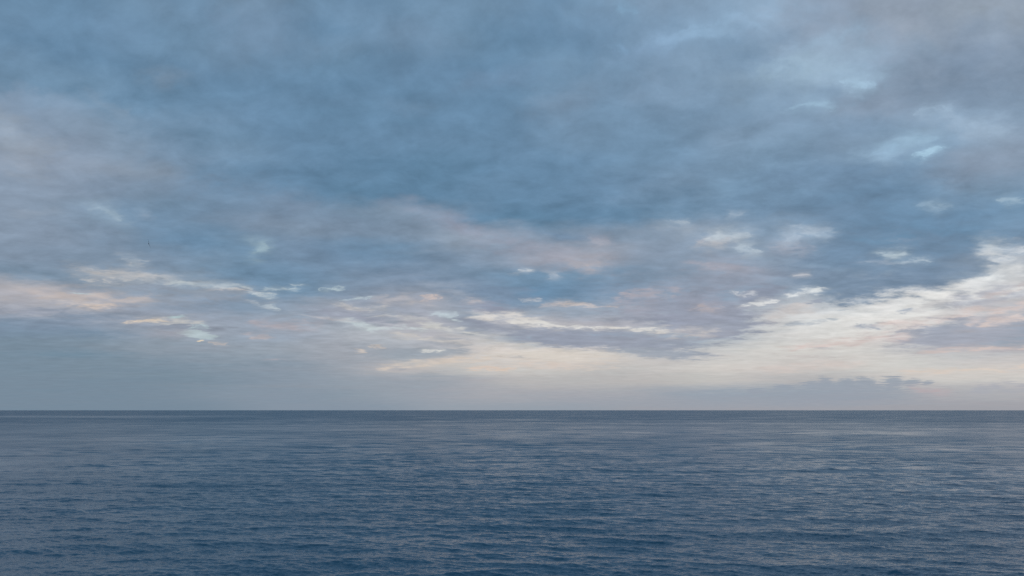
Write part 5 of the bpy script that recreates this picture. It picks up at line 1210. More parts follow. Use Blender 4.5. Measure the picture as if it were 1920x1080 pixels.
    (-3.89, 5.78, 0.47, 0.1, -3.1, (213, 213, 209), 0.68, 0.65),
    (-3.57, 5.55, 0.54, 0.09, -1.6, (213, 213, 209), 0.42, 0.82),
    (-3.34, 5.58, 0.29, 0.1, -12.7, (213, 213, 209), 0.64, 0.69),
    (-3.05, 5.56, 0.43, 0.12, -8.3, (213, 213, 209), 0.46, 0.79),
    (-2.81, 5.44, 0.63, 0.12, -6.5, (213, 213, 209), 0.48, 0.64),
    (-2.48, 5.39, 0.36, 0.09, -11.7, (213, 213, 209), 0.43, 0.79),
    (-2.48, 6.15, 1.7, 0.34, -11, (149, 156, 173), 0.8, 0.5),
    (-7.62, 7.66, 2.21, 0.51, -2.2, (186, 184, 189), 0.33, 0.9),
    (-9.55, 7.79, 0.6, 0.16, 7.7, (186, 184, 189), 0.55, 0.67),
    (-9.22, 7.9, 0.34, 0.18, 5.5, (186, 184, 189), 0.36, 0.68),
    (-8.88, 7.45, 0.38, 0.11, -4.6, (186, 184, 189), 0.55, 0.77),
    (-8.72, 7.61, 0.62, 0.19, 0.2, (186, 184, 189), 0.47, 0.84),
    (-8.39, 7.72, 0.62, 0.18, 4.3, (186, 184, 189), 0.53, 0.8),
    (-8.06, 7.6, 0.36, 0.15, -8.9, (186, 184, 189), 0.5, 0.74),
    (-7.76, 7.9, 0.54, 0.16, 6.7, (186, 184, 189), 0.43, 0.78),
    (-7.46, 7.76, 0.64, 0.21, -8, (186, 184, 189), 0.52, 0.81),
    (-7.13, 7.46, 0.51, 0.2, 5, (186, 184, 189), 0.59, 0.77),
    (-6.99, 7.51, 0.31, 0.14, 0.3, (186, 184, 189), 0.6, 0.61),
    (-6.57, 7.6, 0.48, 0.17, 2.9, (186, 184, 189), 0.43, 0.64),
    (-6.33, 7.41, 0.43, 0.12, -3.9, (186, 184, 189), 0.38, 0.67),
    (-6.12, 7.66, 0.5, 0.15, 1.2, (186, 184, 189), 0.39, 0.81),
    (-5.82, 7.39, 0.39, 0.17, 6.7, (186, 184, 189), 0.49, 0.78),
    (-5.7, 7.83, 0.65, 0.23, -4.4, (207, 191, 185), 0.41, 0.9),
    (-6.19, 7.75, 0.18, 0.08, -6.6, (207, 191, 185), 0.53, 0.78),
    (-6.13, 7.95, 0.14, 0.06, -6.3, (207, 191, 185), 0.7, 0.67),
    (-6.01, 7.82, 0.18, 0.08, -6.7, (207, 191, 185), 0.46, 0.71),
    (-5.83, 7.9, 0.16, 0.09, 4.7, (207, 191, 185), 0.51, 0.72),
    (-5.73, 7.8, 0.19, 0.09, -13.2, (207, 191, 185), 0.71, 0.67),
    (-5.68, 7.9, 0.11, 0.06, -4.3, (207, 191, 185), 0.52, 0.75),
    (-5.57, 7.75, 0.13, 0.06, -6.3, (207, 191, 185), 0.73, 0.78),
    (-5.37, 7.88, 0.14, 0.06, -14.1, (207, 191, 185), 0.67, 0.74),
    (-5.28, 7.89, 0.16, 0.05, 6.8, (207, 191, 185), 0.58, 0.63),
    (-5.17, 7.76, 0.16, 0.08, 1, (207, 191, 185), 0.72, 0.71),
    (-2.59, 7.63, 0.94, 0.46, -8.7, (197, 186, 185), 0.39, 0.9),
    (-3.35, 7.81, 0.21, 0.11, -11.1, (197, 186, 185), 0.43, 0.82),
    (-2.96, 7.58, 0.28, 0.16, -6.6, (197, 186, 185), 0.46, 0.81),
    (-2.77, 7.54, 0.29, 0.19, 1.3, (197, 186, 185), 0.47, 0.82),
    (-2.55, 7.66, 0.22, 0.12, -3.1, (197, 186, 185), 0.56, 0.65),
    (-2.43, 7.61, 0.23, 0.16, 0.1, (197, 186, 185), 0.53, 0.66),
    (-2.17, 7.47, 0.28, 0.13, -7.5, (197, 186, 185), 0.61, 0.85),
    (-1.91, 7.48, 0.29, 0.12, -10.9, (197, 186, 185), 0.43, 0.78),
    (-4.85, 6.74, 1.07, 0.34, -2.4, (194, 207, 214), 0.48, 0.9),
    (-5.72, 6.66, 0.27, 0.12, 6.8, (194, 207, 214), 0.69, 0.83),
    (-5.52, 6.82, 0.23, 0.1, 6.4, (194, 207, 214), 0.55, 0.85),
    (-5.41, 6.73, 0.26, 0.09, 2, (194, 207, 214), 0.79, 0.85),
    (-5.15, 6.7, 0.28, 0.11, -3.6, (194, 207, 214), 0.64, 0.81),
    (-5.06, 6.69, 0.22, 0.09, 6.1, (194, 207, 214), 0.79, 0.71),
    (-4.8, 6.71, 0.31, 0.14, 6.2, (194, 207, 214), 0.79, 0.71),
    (-4.73, 6.66, 0.2, 0.1, -10.1, (194, 207, 214), 0.65, 0.84),
    (-4.46, 6.58, 0.23, 0.1, 6.1, (194, 207, 214), 0.88, 0.61),
    (-4.28, 6.6, 0.27, 0.13, -3.7, (194, 207, 214), 0.81, 0.74),
    (-4.16, 6.74, 0.28, 0.1, 0.9, (194, 207, 214), 0.73, 0.81),
    (-3.97, 6.7, 0.16, 0.08, -2.9, (194, 207, 214), 0.57, 0.63),
    (-3.89, 6.31, 0.4, 0.1, -3.1, (200, 212, 216), 0.8, 0.5),
    (-10.92, 7.74, 0.99, 0.17, 5.4, (192, 206, 214), 0.44, 0.9),
    (-11.82, 7.63, 0.16, 0.04, 2.7, (192, 206, 214), 0.52, 0.68),
    (-11.64, 7.7, 0.21, 0.05, 13.8, (192, 206, 214), 0.5, 0.78),
    (-11.48, 7.65, 0.22, 0.05, 11.6, (192, 206, 214), 0.73, 0.61),
    (-11.37, 7.67, 0.19, 0.05, -0.4, (192, 206, 214), 0.67, 0.75),
    (-11.3, 7.73, 0.12, 0.04, 8.7, (192, 206, 214), 0.54, 0.66),
    (-11.16, 7.65, 0.14, 0.05, 1.4, (192, 206, 214), 0.72, 0.61),
    (-10.99, 7.81, 0.27, 0.07, 8.4, (192, 206, 214), 0.56, 0.65),
    (-10.89, 7.77, 0.15, 0.04, -4.1, (192, 206, 214), 0.76, 0.79),
    (-10.68, 7.8, 0.16, 0.06, 7.9, (192, 206, 214), 0.49, 0.78),
    (-10.6, 7.79, 0.16, 0.05, 10.2, (192, 206, 214), 0.79, 0.76),
    (-10.49, 7.7, 0.16, 0.07, 10.9, (192, 206, 214), 0.65, 0.68),
    (-10.36, 7.77, 0.2, 0.05, 2.4, (192, 206, 214), 0.67, 0.71),
    (-10.24, 7.86, 0.24, 0.04, 6.3, (192, 206, 214), 0.78, 0.74),
    (-10.08, 7.79, 0.13, 0.04, -4.8, (192, 206, 214), 0.79, 0.83),
    (-12.96, 8.39, 0.82, 0.2, 0.2, (190, 207, 214), 0.37, 0.9),
    (-13.62, 8.35, 0.13, 0.05, 12.5, (190, 207, 214), 0.55, 0.8),
    (-13.57, 8.37, 0.14, 0.05, -2.1, (190, 207, 214), 0.48, 0.8),
    (-13.44, 8.39, 0.15, 0.04, 4.4, (190, 207, 214), 0.45, 0.82),
    (-13.31, 8.34, 0.14, 0.05, 0.5, (190, 207, 214), 0.66, 0.83),
    (-13.22, 8.37, 0.16, 0.06, -7.9, (190, 207, 214), 0.49, 0.71),
    (-13.14, 8.41, 0.2, 0.05, 12.2, (190, 207, 214), 0.64, 0.64),
    (-12.98, 8.42, 0.11, 0.04, 3.6, (190, 207, 214), 0.65, 0.84),
    (-12.94, 8.37, 0.16, 0.05, 7.7, (190, 207, 214), 0.48, 0.72),
    (-12.77, 8.35, 0.23, 0.07, 7.3, (190, 207, 214), 0.52, 0.72),
    (-12.72, 8.37, 0.12, 0.04, -1.1, (190, 207, 214), 0.52, 0.76),
    (-12.56, 8.34, 0.16, 0.07, 6.9, (190, 207, 214), 0.63, 0.64),
    (-12.5, 8.42, 0.15, 0.07, 1.1, (190, 207, 214), 0.63, 0.64),
    (-12.36, 8.32, 0.11, 0.04, 6.6, (190, 207, 214), 0.62, 0.84),
    (-12.25, 8.35, 0.23, 0.08, -7.8, (190, 207, 214), 0.61, 0.81),
    (-16.54, 8.31, 1.38, 0.23, 0.6, (185, 200, 208), 0.33, 0.9),
    (-17.76, 8.22, 0.31, 0.08, 11.3, (185, 200, 208), 0.45, 0.83),
    (-17.51, 8.22, 0.3, 0.07, 4.4, (185, 200, 208), 0.4, 0.63),
    (-17.36, 8.38, 0.2, 0.09, 9.7, (185, 200, 208), 0.53, 0.61),
    (-17.16, 8.23, 0.26, 0.08, 4.8, (185, 200, 208), 0.55, 0.73),
    (-16.94, 8.2, 0.21, 0.07, -1.6, (185, 200, 208), 0.48, 0.65),
    (-16.85, 8.3, 0.2, 0.07, 8.9, (185, 200, 208), 0.36, 0.75),
    (-16.63, 8.4, 0.23, 0.05, 6.7, (185, 200, 208), 0.57, 0.63),
    (-16.51, 8.3, 0.17, 0.05, -0.1, (185, 200, 208), 0.56, 0.81),
    (-16.3, 8.32, 0.27, 0.08, -0.4, (185, 200, 208), 0.37, 0.61),
    (-16.1, 8.37, 0.21, 0.07, -0.8, (185, 200, 208), 0.41, 0.64),
    (-15.84, 8.35, 0.34, 0.07, 1.5, (185, 200, 208), 0.57, 0.71),
    (-15.74, 8.41, 0.35, 0.06, 13.2, (185, 200, 208), 0.48, 0.77),
    (-15.55, 8.22, 0.34, 0.06, -11.2, (185, 200, 208), 0.44, 0.85),
    (-15.39, 8.28, 0.24, 0.07, -0.8, (185, 200, 208), 0.38, 0.75),
    (-17.24, 7.81, 0.77, 0.23, -13, (186, 200, 208), 0.39, 0.9),
    (-17.87, 7.82, 0.2, 0.07, -21.3, (186, 200, 208), 0.59, 0.72),
    (-17.75, 7.88, 0.17, 0.08, -15.5, (186, 200, 208), 0.51, 0.72),
    (-17.61, 7.87, 0.16, 0.06, -12.4, (186, 200, 208), 0.6, 0.64),
    (-17.56, 7.92, 0.19, 0.09, -18.6, (186, 200, 208), 0.5, 0.77),
    (-17.43, 7.76, 0.15, 0.09, -8.3, (186, 200, 208), 0.66, 0.62),
    (-17.3, 7.92, 0.17, 0.06, -7.7, (186, 200, 208), 0.58, 0.7),
    (-17.19, 7.77, 0.13, 0.06, -12, (186, 200, 208), 0.51, 0.79),
    (-17.12, 7.89, 0.12, 0.06, -11.5, (186, 200, 208), 0.69, 0.79),
    (-17, 7.71, 0.19, 0.09, -18.4, (186, 200, 208), 0.47, 0.75),
    (-16.85, 7.82, 0.15, 0.09, -9.6, (186, 200, 208), 0.53, 0.68),
    (-16.77, 7.62, 0.15, 0.05, -2.4, (186, 200, 208), 0.47, 0.73),
    (-16.62, 7.61, 0.2, 0.06, -15.7, (186, 200, 208), 0.51, 0.77),
    (-15.54, 8.63, 0.39, 0.17, -2.5, (183, 198, 206), 0.39, 0.9),
    (-15.79, 8.63, 0.13, 0.06, 10.2, (183, 198, 206), 0.5, 0.66),
    (-15.72, 8.59, 0.1, 0.06, 0.2, (183, 198, 206), 0.6, 0.81),
    (-15.65, 8.6, 0.11, 0.07, -2.9, (183, 198, 206), 0.66, 0.81),
    (-15.59, 8.6, 0.12, 0.05, -0.7, (183, 198, 206), 0.69, 0.61),
    (-15.48, 8.57, 0.1, 0.07, 10.7, (183, 198, 206), 0.5, 0.61),
    (-15.41, 8.62, 0.1, 0.04, -0.5, (183, 198, 206), 0.47, 0.71),
    (-15.31, 8.6, 0.08, 0.04, 2.4, (183, 198, 206), 0.58, 0.6),
    (-15.24, 8.55, 0.11, 0.05, -11.8, (183, 198, 206), 0.67, 0.85),
    (-16.59, 6.98, 0.56, 0.2, -18.8, (192, 203, 210), 0.47, 0.9),
    (-16.97, 6.98, 0.12, 0.07, -24.1, (192, 203, 210), 0.6, 0.83),
    (-16.88, 7.06, 0.15, 0.07, -11.8, (192, 203, 210), 0.63, 0.8),
    (-16.81, 6.98, 0.13, 0.07, -8.6, (192, 203, 210), 0.57, 0.81),
    (-16.76, 7.07, 0.13, 0.07, -18.4, (192, 203, 210), 0.82, 0.73),
    (-16.64, 6.93, 0.13, 0.08, -11.5, (192, 203, 210), 0.69, 0.82),
    (-16.55, 6.91, 0.13, 0.06, -19.4, (192, 203, 210), 0.56, 0.72),
    (-16.42, 6.9, 0.17, 0.08, -13.8, (192, 203, 210), 0.58, 0.7),
    (-16.35, 7.01, 0.13, 0.06, -21, (192, 203, 210), 0.54, 0.73),
    (-16.29, 6.97, 0.13, 0.05, -15.9, (192, 203, 210), 0.71, 0.62),
    (-16.16, 6.87, 0.16, 0.07, -6.8, (192, 203, 210), 0.69, 0.7),
    (-17.46, 7.14, 0.96, 0.2, -20.3, (171, 182, 194), 0.33, 0.9),
    (-18.23, 7.37, 0.12, 0.04, -16.2, (171, 182, 194), 0.5, 0.65),
    (-18.14, 7.4, 0.15, 0.07, -10.7, (171, 182, 194), 0.55, 0.63),
    (-18, 7.39, 0.26, 0.08, -12.7, (171, 182, 194), 0.43, 0.76),
    (-17.84, 7.33, 0.21, 0.07, -9.4, (171, 182, 194), 0.49, 0.75),
    (-17.75, 7.18, 0.18, 0.08, -17.2, (171, 182, 194), 0.55, 0.78),
    (-17.63, 7.16, 0.18, 0.07, -11.7, (171, 182, 194), 0.37, 0.73),
    (-17.54, 7.26, 0.25, 0.08, -24.5, (171, 182, 194), 0.45, 0.83),
    (-17.44, 7.23, 0.22, 0.08, -7.2, (171, 182, 194), 0.59, 0.69),
    (-17.27, 7.17, 0.2, 0.05, -11.3, (171, 182, 194), 0.58, 0.65),
    (-17.18, 7.04, 0.25, 0.06, -11.8, (171, 182, 194), 0.4, 0.74),
    (-17.01, 7, 0.16, 0.07, -18.1, (171, 182, 194), 0.43, 0.78),
    (-16.95, 7.01, 0.25, 0.08, -11.2, (171, 182, 194), 0.47, 0.77),
    (-16.78, 6.93, 0.22, 0.07, -14.8, (171, 182, 194), 0.36, 0.65),
    (-16.68, 6.89, 0.25, 0.08, -17.2, (171, 182, 194), 0.44, 0.8),
    (-12.68, 6.23, 1.77, 0.2, -8.1, (188, 187, 193), 0.39, 0.9),
    (-14.28, 6.51, 0.36, 0.06, -6.4, (188, 187, 193), 0.48, 0.6),
    (-13.99, 6.31, 0.33, 0.06, -12.7, (188, 187, 193), 0.68, 0.68),
    (-13.69, 6.41, 0.28, 0.06, -13.1, (188, 187, 193), 0.49, 0.69),
    (-13.47, 6.3, 0.22, 0.08, -7, (188, 187, 193), 0.54, 0.65),
    (-13.2, 6.34, 0.25, 0.06, 0.2, (188, 187, 193), 0.57, 0.78),
    (-13.13, 6.35, 0.23, 0.06, -8.1, (188, 187, 193), 0.52, 0.62),
    (-12.75, 6.17, 0.28, 0.08, -7.9, (188, 187, 193), 0.68, 0.68),
    (-12.53, 6.23, 0.29, 0.06, -12.7, (188, 187, 193), 0.47, 0.78),
    (-12.25, 6.15, 0.38, 0.08, -10.8, (188, 187, 193), 0.5, 0.82),
    (-12.12, 6.1, 0.4, 0.07, -14.6, (188, 187, 193), 0.56, 0.67),
    (-11.9, 6.18, 0.36, 0.08, -3.1, (188, 187, 193), 0.61, 0.73),
    (-11.69, 6.06, 0.33, 0.05, 2.8, (188, 187, 193), 0.55, 0.74),
    (-11.42, 5.99, 0.28, 0.05, -15.7, (188, 187, 193), 0.69, 0.81),
    (-11.1, 6.07, 0.44, 0.08, 2.1, (188, 187, 193), 0.61, 0.7),
    (-15.71, 5.76, 2.61, 0.57, -2, (177, 173, 181), 0.36, 0.9),
    (-17.9, 5.82, 0.48, 0.18, 8.3, (177, 173, 181), 0.61, 0.63),
    (-17.67, 5.81, 0.58, 0.14, -10.4, (177, 173, 181), 0.54, 0.72),
    (-17.35, 5.68, 0.66, 0.22, 3.4, (177, 173, 181), 0.55, 0.83),
    (-16.98, 5.63, 0.7, 0.23, 4.3, (177, 173, 181), 0.57, 0.8),
    (-16.56, 5.61, 0.43, 0.22, 0.1, (177, 173, 181), 0.46, 0.72),
    (-16.12, 5.63, 0.73, 0.23, -2.5, (177, 173, 181), 0.43, 0.71),
    (-15.99, 5.59, 0.62, 0.23, -10.6, (177, 173, 181), 0.4, 0.63),
    (-15.5, 5.93, 0.43, 0.13, 0.5, (177, 173, 181), 0.5, 0.81),
    (-15.15, 5.58, 0.68, 0.17, -10.2, (177, 173, 181), 0.63, 0.75),
    (-14.98, 5.59, 0.62, 0.19, -8.1, (177, 173, 181), 0.53, 0.74),
    (-14.5, 5.99, 0.5, 0.15, -8.4, (177, 173, 181), 0.63, 0.61),
    (-14.15, 5.54, 0.62, 0.2, -1.2, (177, 173, 181), 0.47, 0.74),
    (-13.71, 5.96, 0.41, 0.15, 1.9, (177, 173, 181), 0.63, 0.62),
    (-13.57, 5.84, 0.5, 0.2, -4.5, (177, 173, 181), 0.44, 0.65),
    (-17.44, 4.93, 0.78, 0.34, -3.2, (190, 180, 182), 0.33, 0.9),
    (-17.97, 5.07, 0.27, 0.14, 1.4, (190, 180, 182), 0.4, 0.65),
    (-17.8, 4.83, 0.18, 0.09, -0.7, (190, 180, 182), 0.59, 0.67),
    (-17.7, 4.82, 0.22, 0.12, -7.7, (190, 180, 182), 0.4, 0.69),
    (-17.49, 4.86, 0.24, 0.1, 3, (190, 180, 182), 0.59, 0.69),
    (-17.31, 5.03, 0.23, 0.13, -11.9, (190, 180, 182), 0.47, 0.62),
    (-17.21, 4.82, 0.22, 0.13, 1.4, (190, 180, 182), 0.51, 0.61),
    (-17.07, 4.94, 0.21, 0.1, 7.4, (190, 180, 182), 0.44, 0.8),
    (-16.87, 5, 0.17, 0.11, -10.4, (190, 180, 182), 0.37, 0.67),
    (-16.42, 3.4, 0.6, 0.08, 1, (172, 168, 176), 0.7, 0.7),
    (-30.79, 7.15, 2.69, 0.68, -3.3, (188, 182, 183), 0.6, 0.8),
    (-27.61, 7.13, 3.34, 0.68, -1.4, (198, 188, 185), 0.39, 0.9),
    (-30.46, 6.99, 0.84, 0.24, -11, (198, 188, 185), 0.45, 0.71),
    (-30.1, 6.96, 0.74, 0.21, -4.4, (198, 188, 185), 0.69, 0.78),
    (-29.7, 7.31, 0.5, 0.18, -2.3, (198, 188, 185), 0.59, 0.76),
    (-29.23, 7.03, 0.78, 0.26, -13.2, (198, 188, 185), 0.56, 0.62),
    (-28.63, 7.04, 0.5, 0.25, -7.6, (198, 188, 185), 0.57, 0.68),
    (-28.3, 7.03, 0.66, 0.19, 11.5, (198, 188, 185), 0.42, 0.79),
    (-27.85, 7.24, 0.6, 0.21, 5.7, (198, 188, 185), 0.52, 0.81),
    (-27.44, 7.25, 0.88, 0.24, -2.3, (198, 188, 185), 0.63, 0.63),
    (-27, 7.14, 0.78, 0.16, -8.7, (198, 188, 185), 0.58, 0.82),
    (-26.55, 6.94, 0.61, 0.28, -9.2, (198, 188, 185), 0.69, 0.75),
    (-26, 7.02, 0.86, 0.19, -13.4, (198, 188, 185), 0.63, 0.66),
    (-25.71, 7.08, 0.54, 0.19, 0.7, (198, 188, 185), 0.64, 0.75),
    (-25.15, 7.28, 0.67, 0.17, 10.8, (198, 188, 185), 0.44, 0.69),
    (-24.94, 7.15, 0.81, 0.26, -6.5, (198, 188, 185), 0.69, 0.83),
    (-28.58, 7.35, 0.62, 0.1, -3.4, (186, 205, 211), 0.6, 0.6),
    (-28.37, 6.59, 1.76, 0.34, 0.8, (205, 194, 189), 0.33, 0.9),
    (-29.8, 6.5, 0.32, 0.13, -4.6, (205, 194, 189), 0.43, 0.64),
    (-29.66, 6.66, 0.29, 0.14, 1.3, (205, 194, 189), 0.55, 0.74),
    (-29.47, 6.51, 0.32, 0.08, 2.4, (205, 194, 189), 0.53, 0.83),
    (-29.17, 6.48, 0.3, 0.09, -4.8, (205, 194, 189), 0.57, 0.8),
    (-28.98, 6.5, 0.28, 0.1, 4, (205, 194, 189), 0.54, 0.65),
    (-28.73, 6.64, 0.33, 0.13, -6.4, (205, 194, 189), 0.4, 0.73),
    (-28.41, 6.62, 0.26, 0.1, 2.6, (205, 194, 189), 0.56, 0.76),
    (-28.25, 6.61, 0.3, 0.08, -4.3, (205, 194, 189), 0.48, 0.76),
    (-28.12, 6.65, 0.45, 0.13, 11.7, (205, 194, 189), 0.39, 0.64),
    (-27.89, 6.64, 0.47, 0.14, -7.3, (205, 194, 189), 0.54, 0.68),
    (-27.59, 6.69, 0.27, 0.13, 2.4, (205, 194, 189), 0.39, 0.81),
    (-27.36, 6.55, 0.38, 0.08, 8.8, (205, 194, 189), 0.46, 0.68),
    (-27.04, 6.68, 0.33, 0.1, -5.8, (205, 194, 189), 0.39, 0.82),
    (-26.81, 6.74, 0.3, 0.12, -0.9, (205, 194, 189), 0.4, 0.83),
    (-27.44, 6.45, 1.05, 0.4, 6.3, (218, 200, 187), 0.5, 0.9),
    (-28.27, 6.53, 0.25, 0.11, 16.3, (218, 200, 187), 0.84, 0.8),
    (-28.1, 6.51, 0.22, 0.09, -4.2, (218, 200, 187), 0.89, 0.72),
    (-27.9, 6.39, 0.24, 0.15, 11.8, (218, 200, 187), 0.73, 0.72),
    (-27.66, 6.38, 0.32, 0.16, -4.5, (218, 200, 187), 0.61, 0.64),
    (-27.56, 6.47, 0.26, 0.13, 8.2, (218, 200, 187), 0.83, 0.77),
    (-27.38, 6.44, 0.17, 0.1, -4, (218, 200, 187), 0.57, 0.67),
    (-27.15, 6.38, 0.25, 0.16, 9.5, (218, 200, 187), 0.68, 0.61),
    (-27.05, 6.56, 0.26, 0.11, 3.9, (218, 200, 187), 0.64, 0.61),
    (-26.8, 6.54, 0.19, 0.12, 12.3, (218, 200, 187), 0.59, 0.61),
    (-26.67, 6.5, 0.26, 0.15, 9.1, (218, 200, 187), 0.66, 0.67),
    (-29.22, 5.45, 4.25, 0.84, 4.4, (130, 148, 170), 0.75, 0.6),
    (-25.89, 8.6, 2.82, 0.7, -2.8, (212, 206, 201), 0.32, 1),
    (-25.89, 8.6, 2.53, 0.41, -2.8, (212, 206, 201), 0.36, 0.95),
    (-28.11, 8.86, 0.64, 0.18, -12.2, (212, 206, 201), 0.27, 1),
    (-27.82, 8.76, 0.34, 0.14, -12.1, (212, 206, 201), 0.32, 0.91),
    (-27.44, 8.47, 0.59, 0.14, -8.7, (212, 206, 201), 0.25, 0.87),
    (-27.17, 8.77, 0.41, 0.17, -7.8, (212, 206, 201), 0.43, 0.92),
    (-26.81, 8.71, 0.57, 0.19, 1.2, (212, 206, 201), 0.38, 0.98),
    (-26.35, 8.47, 0.37, 0.11, 8.6, (212, 206, 201), 0.38, 0.88),
    (-25.99, 8.63, 0.43, 0.19, 4, (212, 206, 201), 0.23, 0.9),
    (-25.71, 8.52, 0.34, 0.11, 5.2, (212, 206, 201), 0.36, 0.86),
    (-25.45, 8.77, 0.44, 0.16, 4, (212, 206, 201), 0.41, 0.93),
    (-25.11, 8.73, 0.43, 0.15, 2.9, (212, 206, 201), 0.23, 0.97),
    (-24.68, 8.47, 0.31, 0.12, 3.4, (212, 206, 201), 0.3, 0.97),
    (-24.48, 8.73, 0.5, 0.1, 5.6, (212, 206, 201), 0.44, 0.99),
    (-24, 8.73, 0.67, 0.15, 8.8, (212, 206, 201), 0.28, 0.91),
    (-23.71, 8.38, 0.38, 0.16, -1.2, (212, 206, 201), 0.37, 0.86),
    (-26.97, 8.21, 1.38, 0.23, 2.4, (206, 203, 200), 0.39, 0.9),
    (-28.16, 8.2, 0.3, 0.07, -1.6, (206, 203, 200), 0.65, 0.7),
    (-27.98, 8.21, 0.21, 0.08, 11.4, (206, 203, 200), 0.48, 0.7),
    (-27.75, 8.18, 0.22, 0.06, 11.3, (206, 203, 200), 0.58, 0.84),
    (-27.66, 8.27, 0.35, 0.09, 13.6, (206, 203, 200), 0.58, 0.73),
    (-27.46, 8.1, 0.2, 0.07, 0.6, (206, 203, 200), 0.52, 0.69),
    (-27.3, 8.14, 0.2, 0.07, 15.9, (206, 203, 200), 0.67, 0.66),
    (-27.11, 8.22, 0.32, 0.06, 15, (206, 203, 200), 0.5, 0.69),
    (-26.95, 8.25, 0.36, 0.09, 15.1, (206, 203, 200), 0.42, 0.83),
    (-26.74, 8.21, 0.18, 0.07, 15.3, (206, 203, 200), 0.6, 0.64),
    (-26.48, 8.27, 0.33, 0.08, -10.2, (206, 203, 200), 0.48, 0.65),
    (-26.3, 8.23, 0.18, 0.07, 5.8, (206, 203, 200), 0.55, 0.72),
    (-26.18, 8.16, 0.22, 0.09, 0.1, (206, 203, 200), 0.5, 0.63),
    (-25.98, 8.34, 0.18, 0.07, -9.6, (206, 203, 200), 0.57, 0.82),
    (-25.82, 8.2, 0.33, 0.06, -0.9, (206, 203, 200), 0.55, 0.74),
    (-20.65, 8.21, 3.09, 0.46, -4.7, (198, 206, 210), 0.39, 0.9),
    (-23.26, 8.36, 0.71, 0.12, 7.6, (198, 206, 210), 0.48, 0.61),
    (-22.81, 8.41, 0.67, 0.1, 2.5, (198, 206, 210), 0.62, 0.85),
    (-22.61, 8.41, 0.39, 0.12, 8.8, (198, 206, 210), 0.59, 0.8),
    (-22.26, 8.3, 0.77, 0.18, 2.3, (198, 206, 210), 0.51, 0.66),
    (-21.74, 8.35, 0.67, 0.14, 4.2, (198, 206, 210), 0.65, 0.79),
    (-21.22, 8.08, 0.62, 0.14, -3.5, (198, 206, 210), 0.47, 0.67),
    (-20.99, 8.34, 0.6, 0.16, -7.2, (198, 206, 210), 0.65, 0.85),
    (-20.36, 8.06, 0.38, 0.15, 7.6, (198, 206, 210), 0.66, 0.74),
    (-19.9, 8.09, 0.74, 0.18, -10.4, (198, 206, 210), 0.46, 0.8),
    (-19.51, 8.01, 0.54, 0.11, -3.6, (198, 206, 210), 0.52, 0.76),
    (-19.4, 8.31, 0.66, 0.16, 3, (198, 206, 210), 0.68, 0.77),
    (-18.66, 8.17, 0.55, 0.13, -15.5, (198, 206, 210), 0.64, 0.63),
    (-18.4, 7.88, 0.52, 0.13, -4.9, (198, 206, 210), 0.55, 0.82),
    (-17.83, 7.88, 0.74, 0.12, -0.7, (198, 206, 210), 0.68, 0.71),
    (-19.56, 7.93, 1.54, 0.17, 2, (218, 208, 200), 0.44, 0.9),
    (-20.96, 7.86, 0.27, 0.05, 10.6, (218, 208, 200), 0.74, 0.65),
    (-20.7, 7.91, 0.33, 0.05, -2.1, (218, 208, 200), 0.69, 0.66),
    (-20.58, 7.85, 0.38, 0.06, 4.7, (218, 208, 200), 0.61, 0.61),
    (-20.28, 7.87, 0.35, 0.07, 1.8, (218, 208, 200), 0.63, 0.7),
    (-20.09, 7.9, 0.22, 0.06, 12.2, (218, 208, 200), 0.66, 0.6),
    (-19.95, 7.92, 0.19, 0.05, 13.3, (218, 208, 200), 0.61, 0.73),
    (-19.65, 7.9, 0.19, 0.07, 12.6, (218, 208, 200), 0.58, 0.69),
    (-19.43, 7.94, 0.23, 0.06, -6.1, (218, 208, 200), 0.67, 0.67),
    (-19.18, 7.94, 0.35, 0.05, -4.6, (218, 208, 200), 0.6, 0.75),
    (-19.1, 7.88, 0.34, 0.05, 7.5, (218, 208, 200), 0.55, 0.68),
    (-18.85, 7.92, 0.25, 0.06, -2.5, (218, 208, 200), 0.77, 0.66),
    (-18.64, 7.92, 0.39, 0.07, 6.4, (218, 208, 200), 0.5, 0.77),
    (-18.37, 8.02, 0.19, 0.06, 3.6, (218, 208, 200), 0.49, 0.62),
    (-18.28, 8.01, 0.29, 0.05, 0.3, (218, 208, 200), 0.76, 0.65),
    (-24.36, 8, 1.75, 0.3, -1.9, (143, 154, 170), 0.8, 0.4),
    (-20.55, 7.65, 2.45, 0.42, -1.2, (144, 155, 170), 0.8, 0.4),
    (-22.52, 7.16, 2.27, 0.3, -0.1, (151, 160, 174), 0.6, 0.6),
    (-24.5, 5.69, 1.04, 0.2, 3.8, (228, 212, 193), 0.52, 0.9),
    (-25.39, 5.69, 0.17, 0.07, 7.2, (228, 212, 193), 0.71, 0.65),
    (-25.27, 5.62, 0.21, 0.05, 11, (228, 212, 193), 0.58, 0.74),
    (-25.1, 5.74, 0.18, 0.05, -3.5, (228, 212, 193), 0.62, 0.63),
    (-24.99, 5.61, 0.17, 0.05, 7.9, (228, 212, 193), 0.6, 0.73),
    (-24.88, 5.72, 0.16, 0.07, -6.7, (228, 212, 193), 0.76, 0.66),
    (-24.73, 5.71, 0.22, 0.05, -1.4, (228, 212, 193), 0.93, 0.76),
    (-24.62, 5.76, 0.16, 0.05, -2.6, (228, 212, 193), 0.9, 0.75),
    (-24.46, 5.66, 0.25, 0.06, 6, (228, 212, 193), 0.81, 0.63),
    (-24.28, 5.76, 0.14, 0.06, 2.6, (228, 212, 193), 0.86, 0.83),
    (-24.13, 5.66, 0.25, 0.07, 9.5, (228, 212, 193), 0.73, 0.72),
    (-23.99, 5.72, 0.27, 0.08, -6.7, (228, 212, 193), 0.76, 0.64),
    (-23.91, 5.74, 0.26, 0.06, 9.5, (228, 212, 193), 0.7, 0.79),
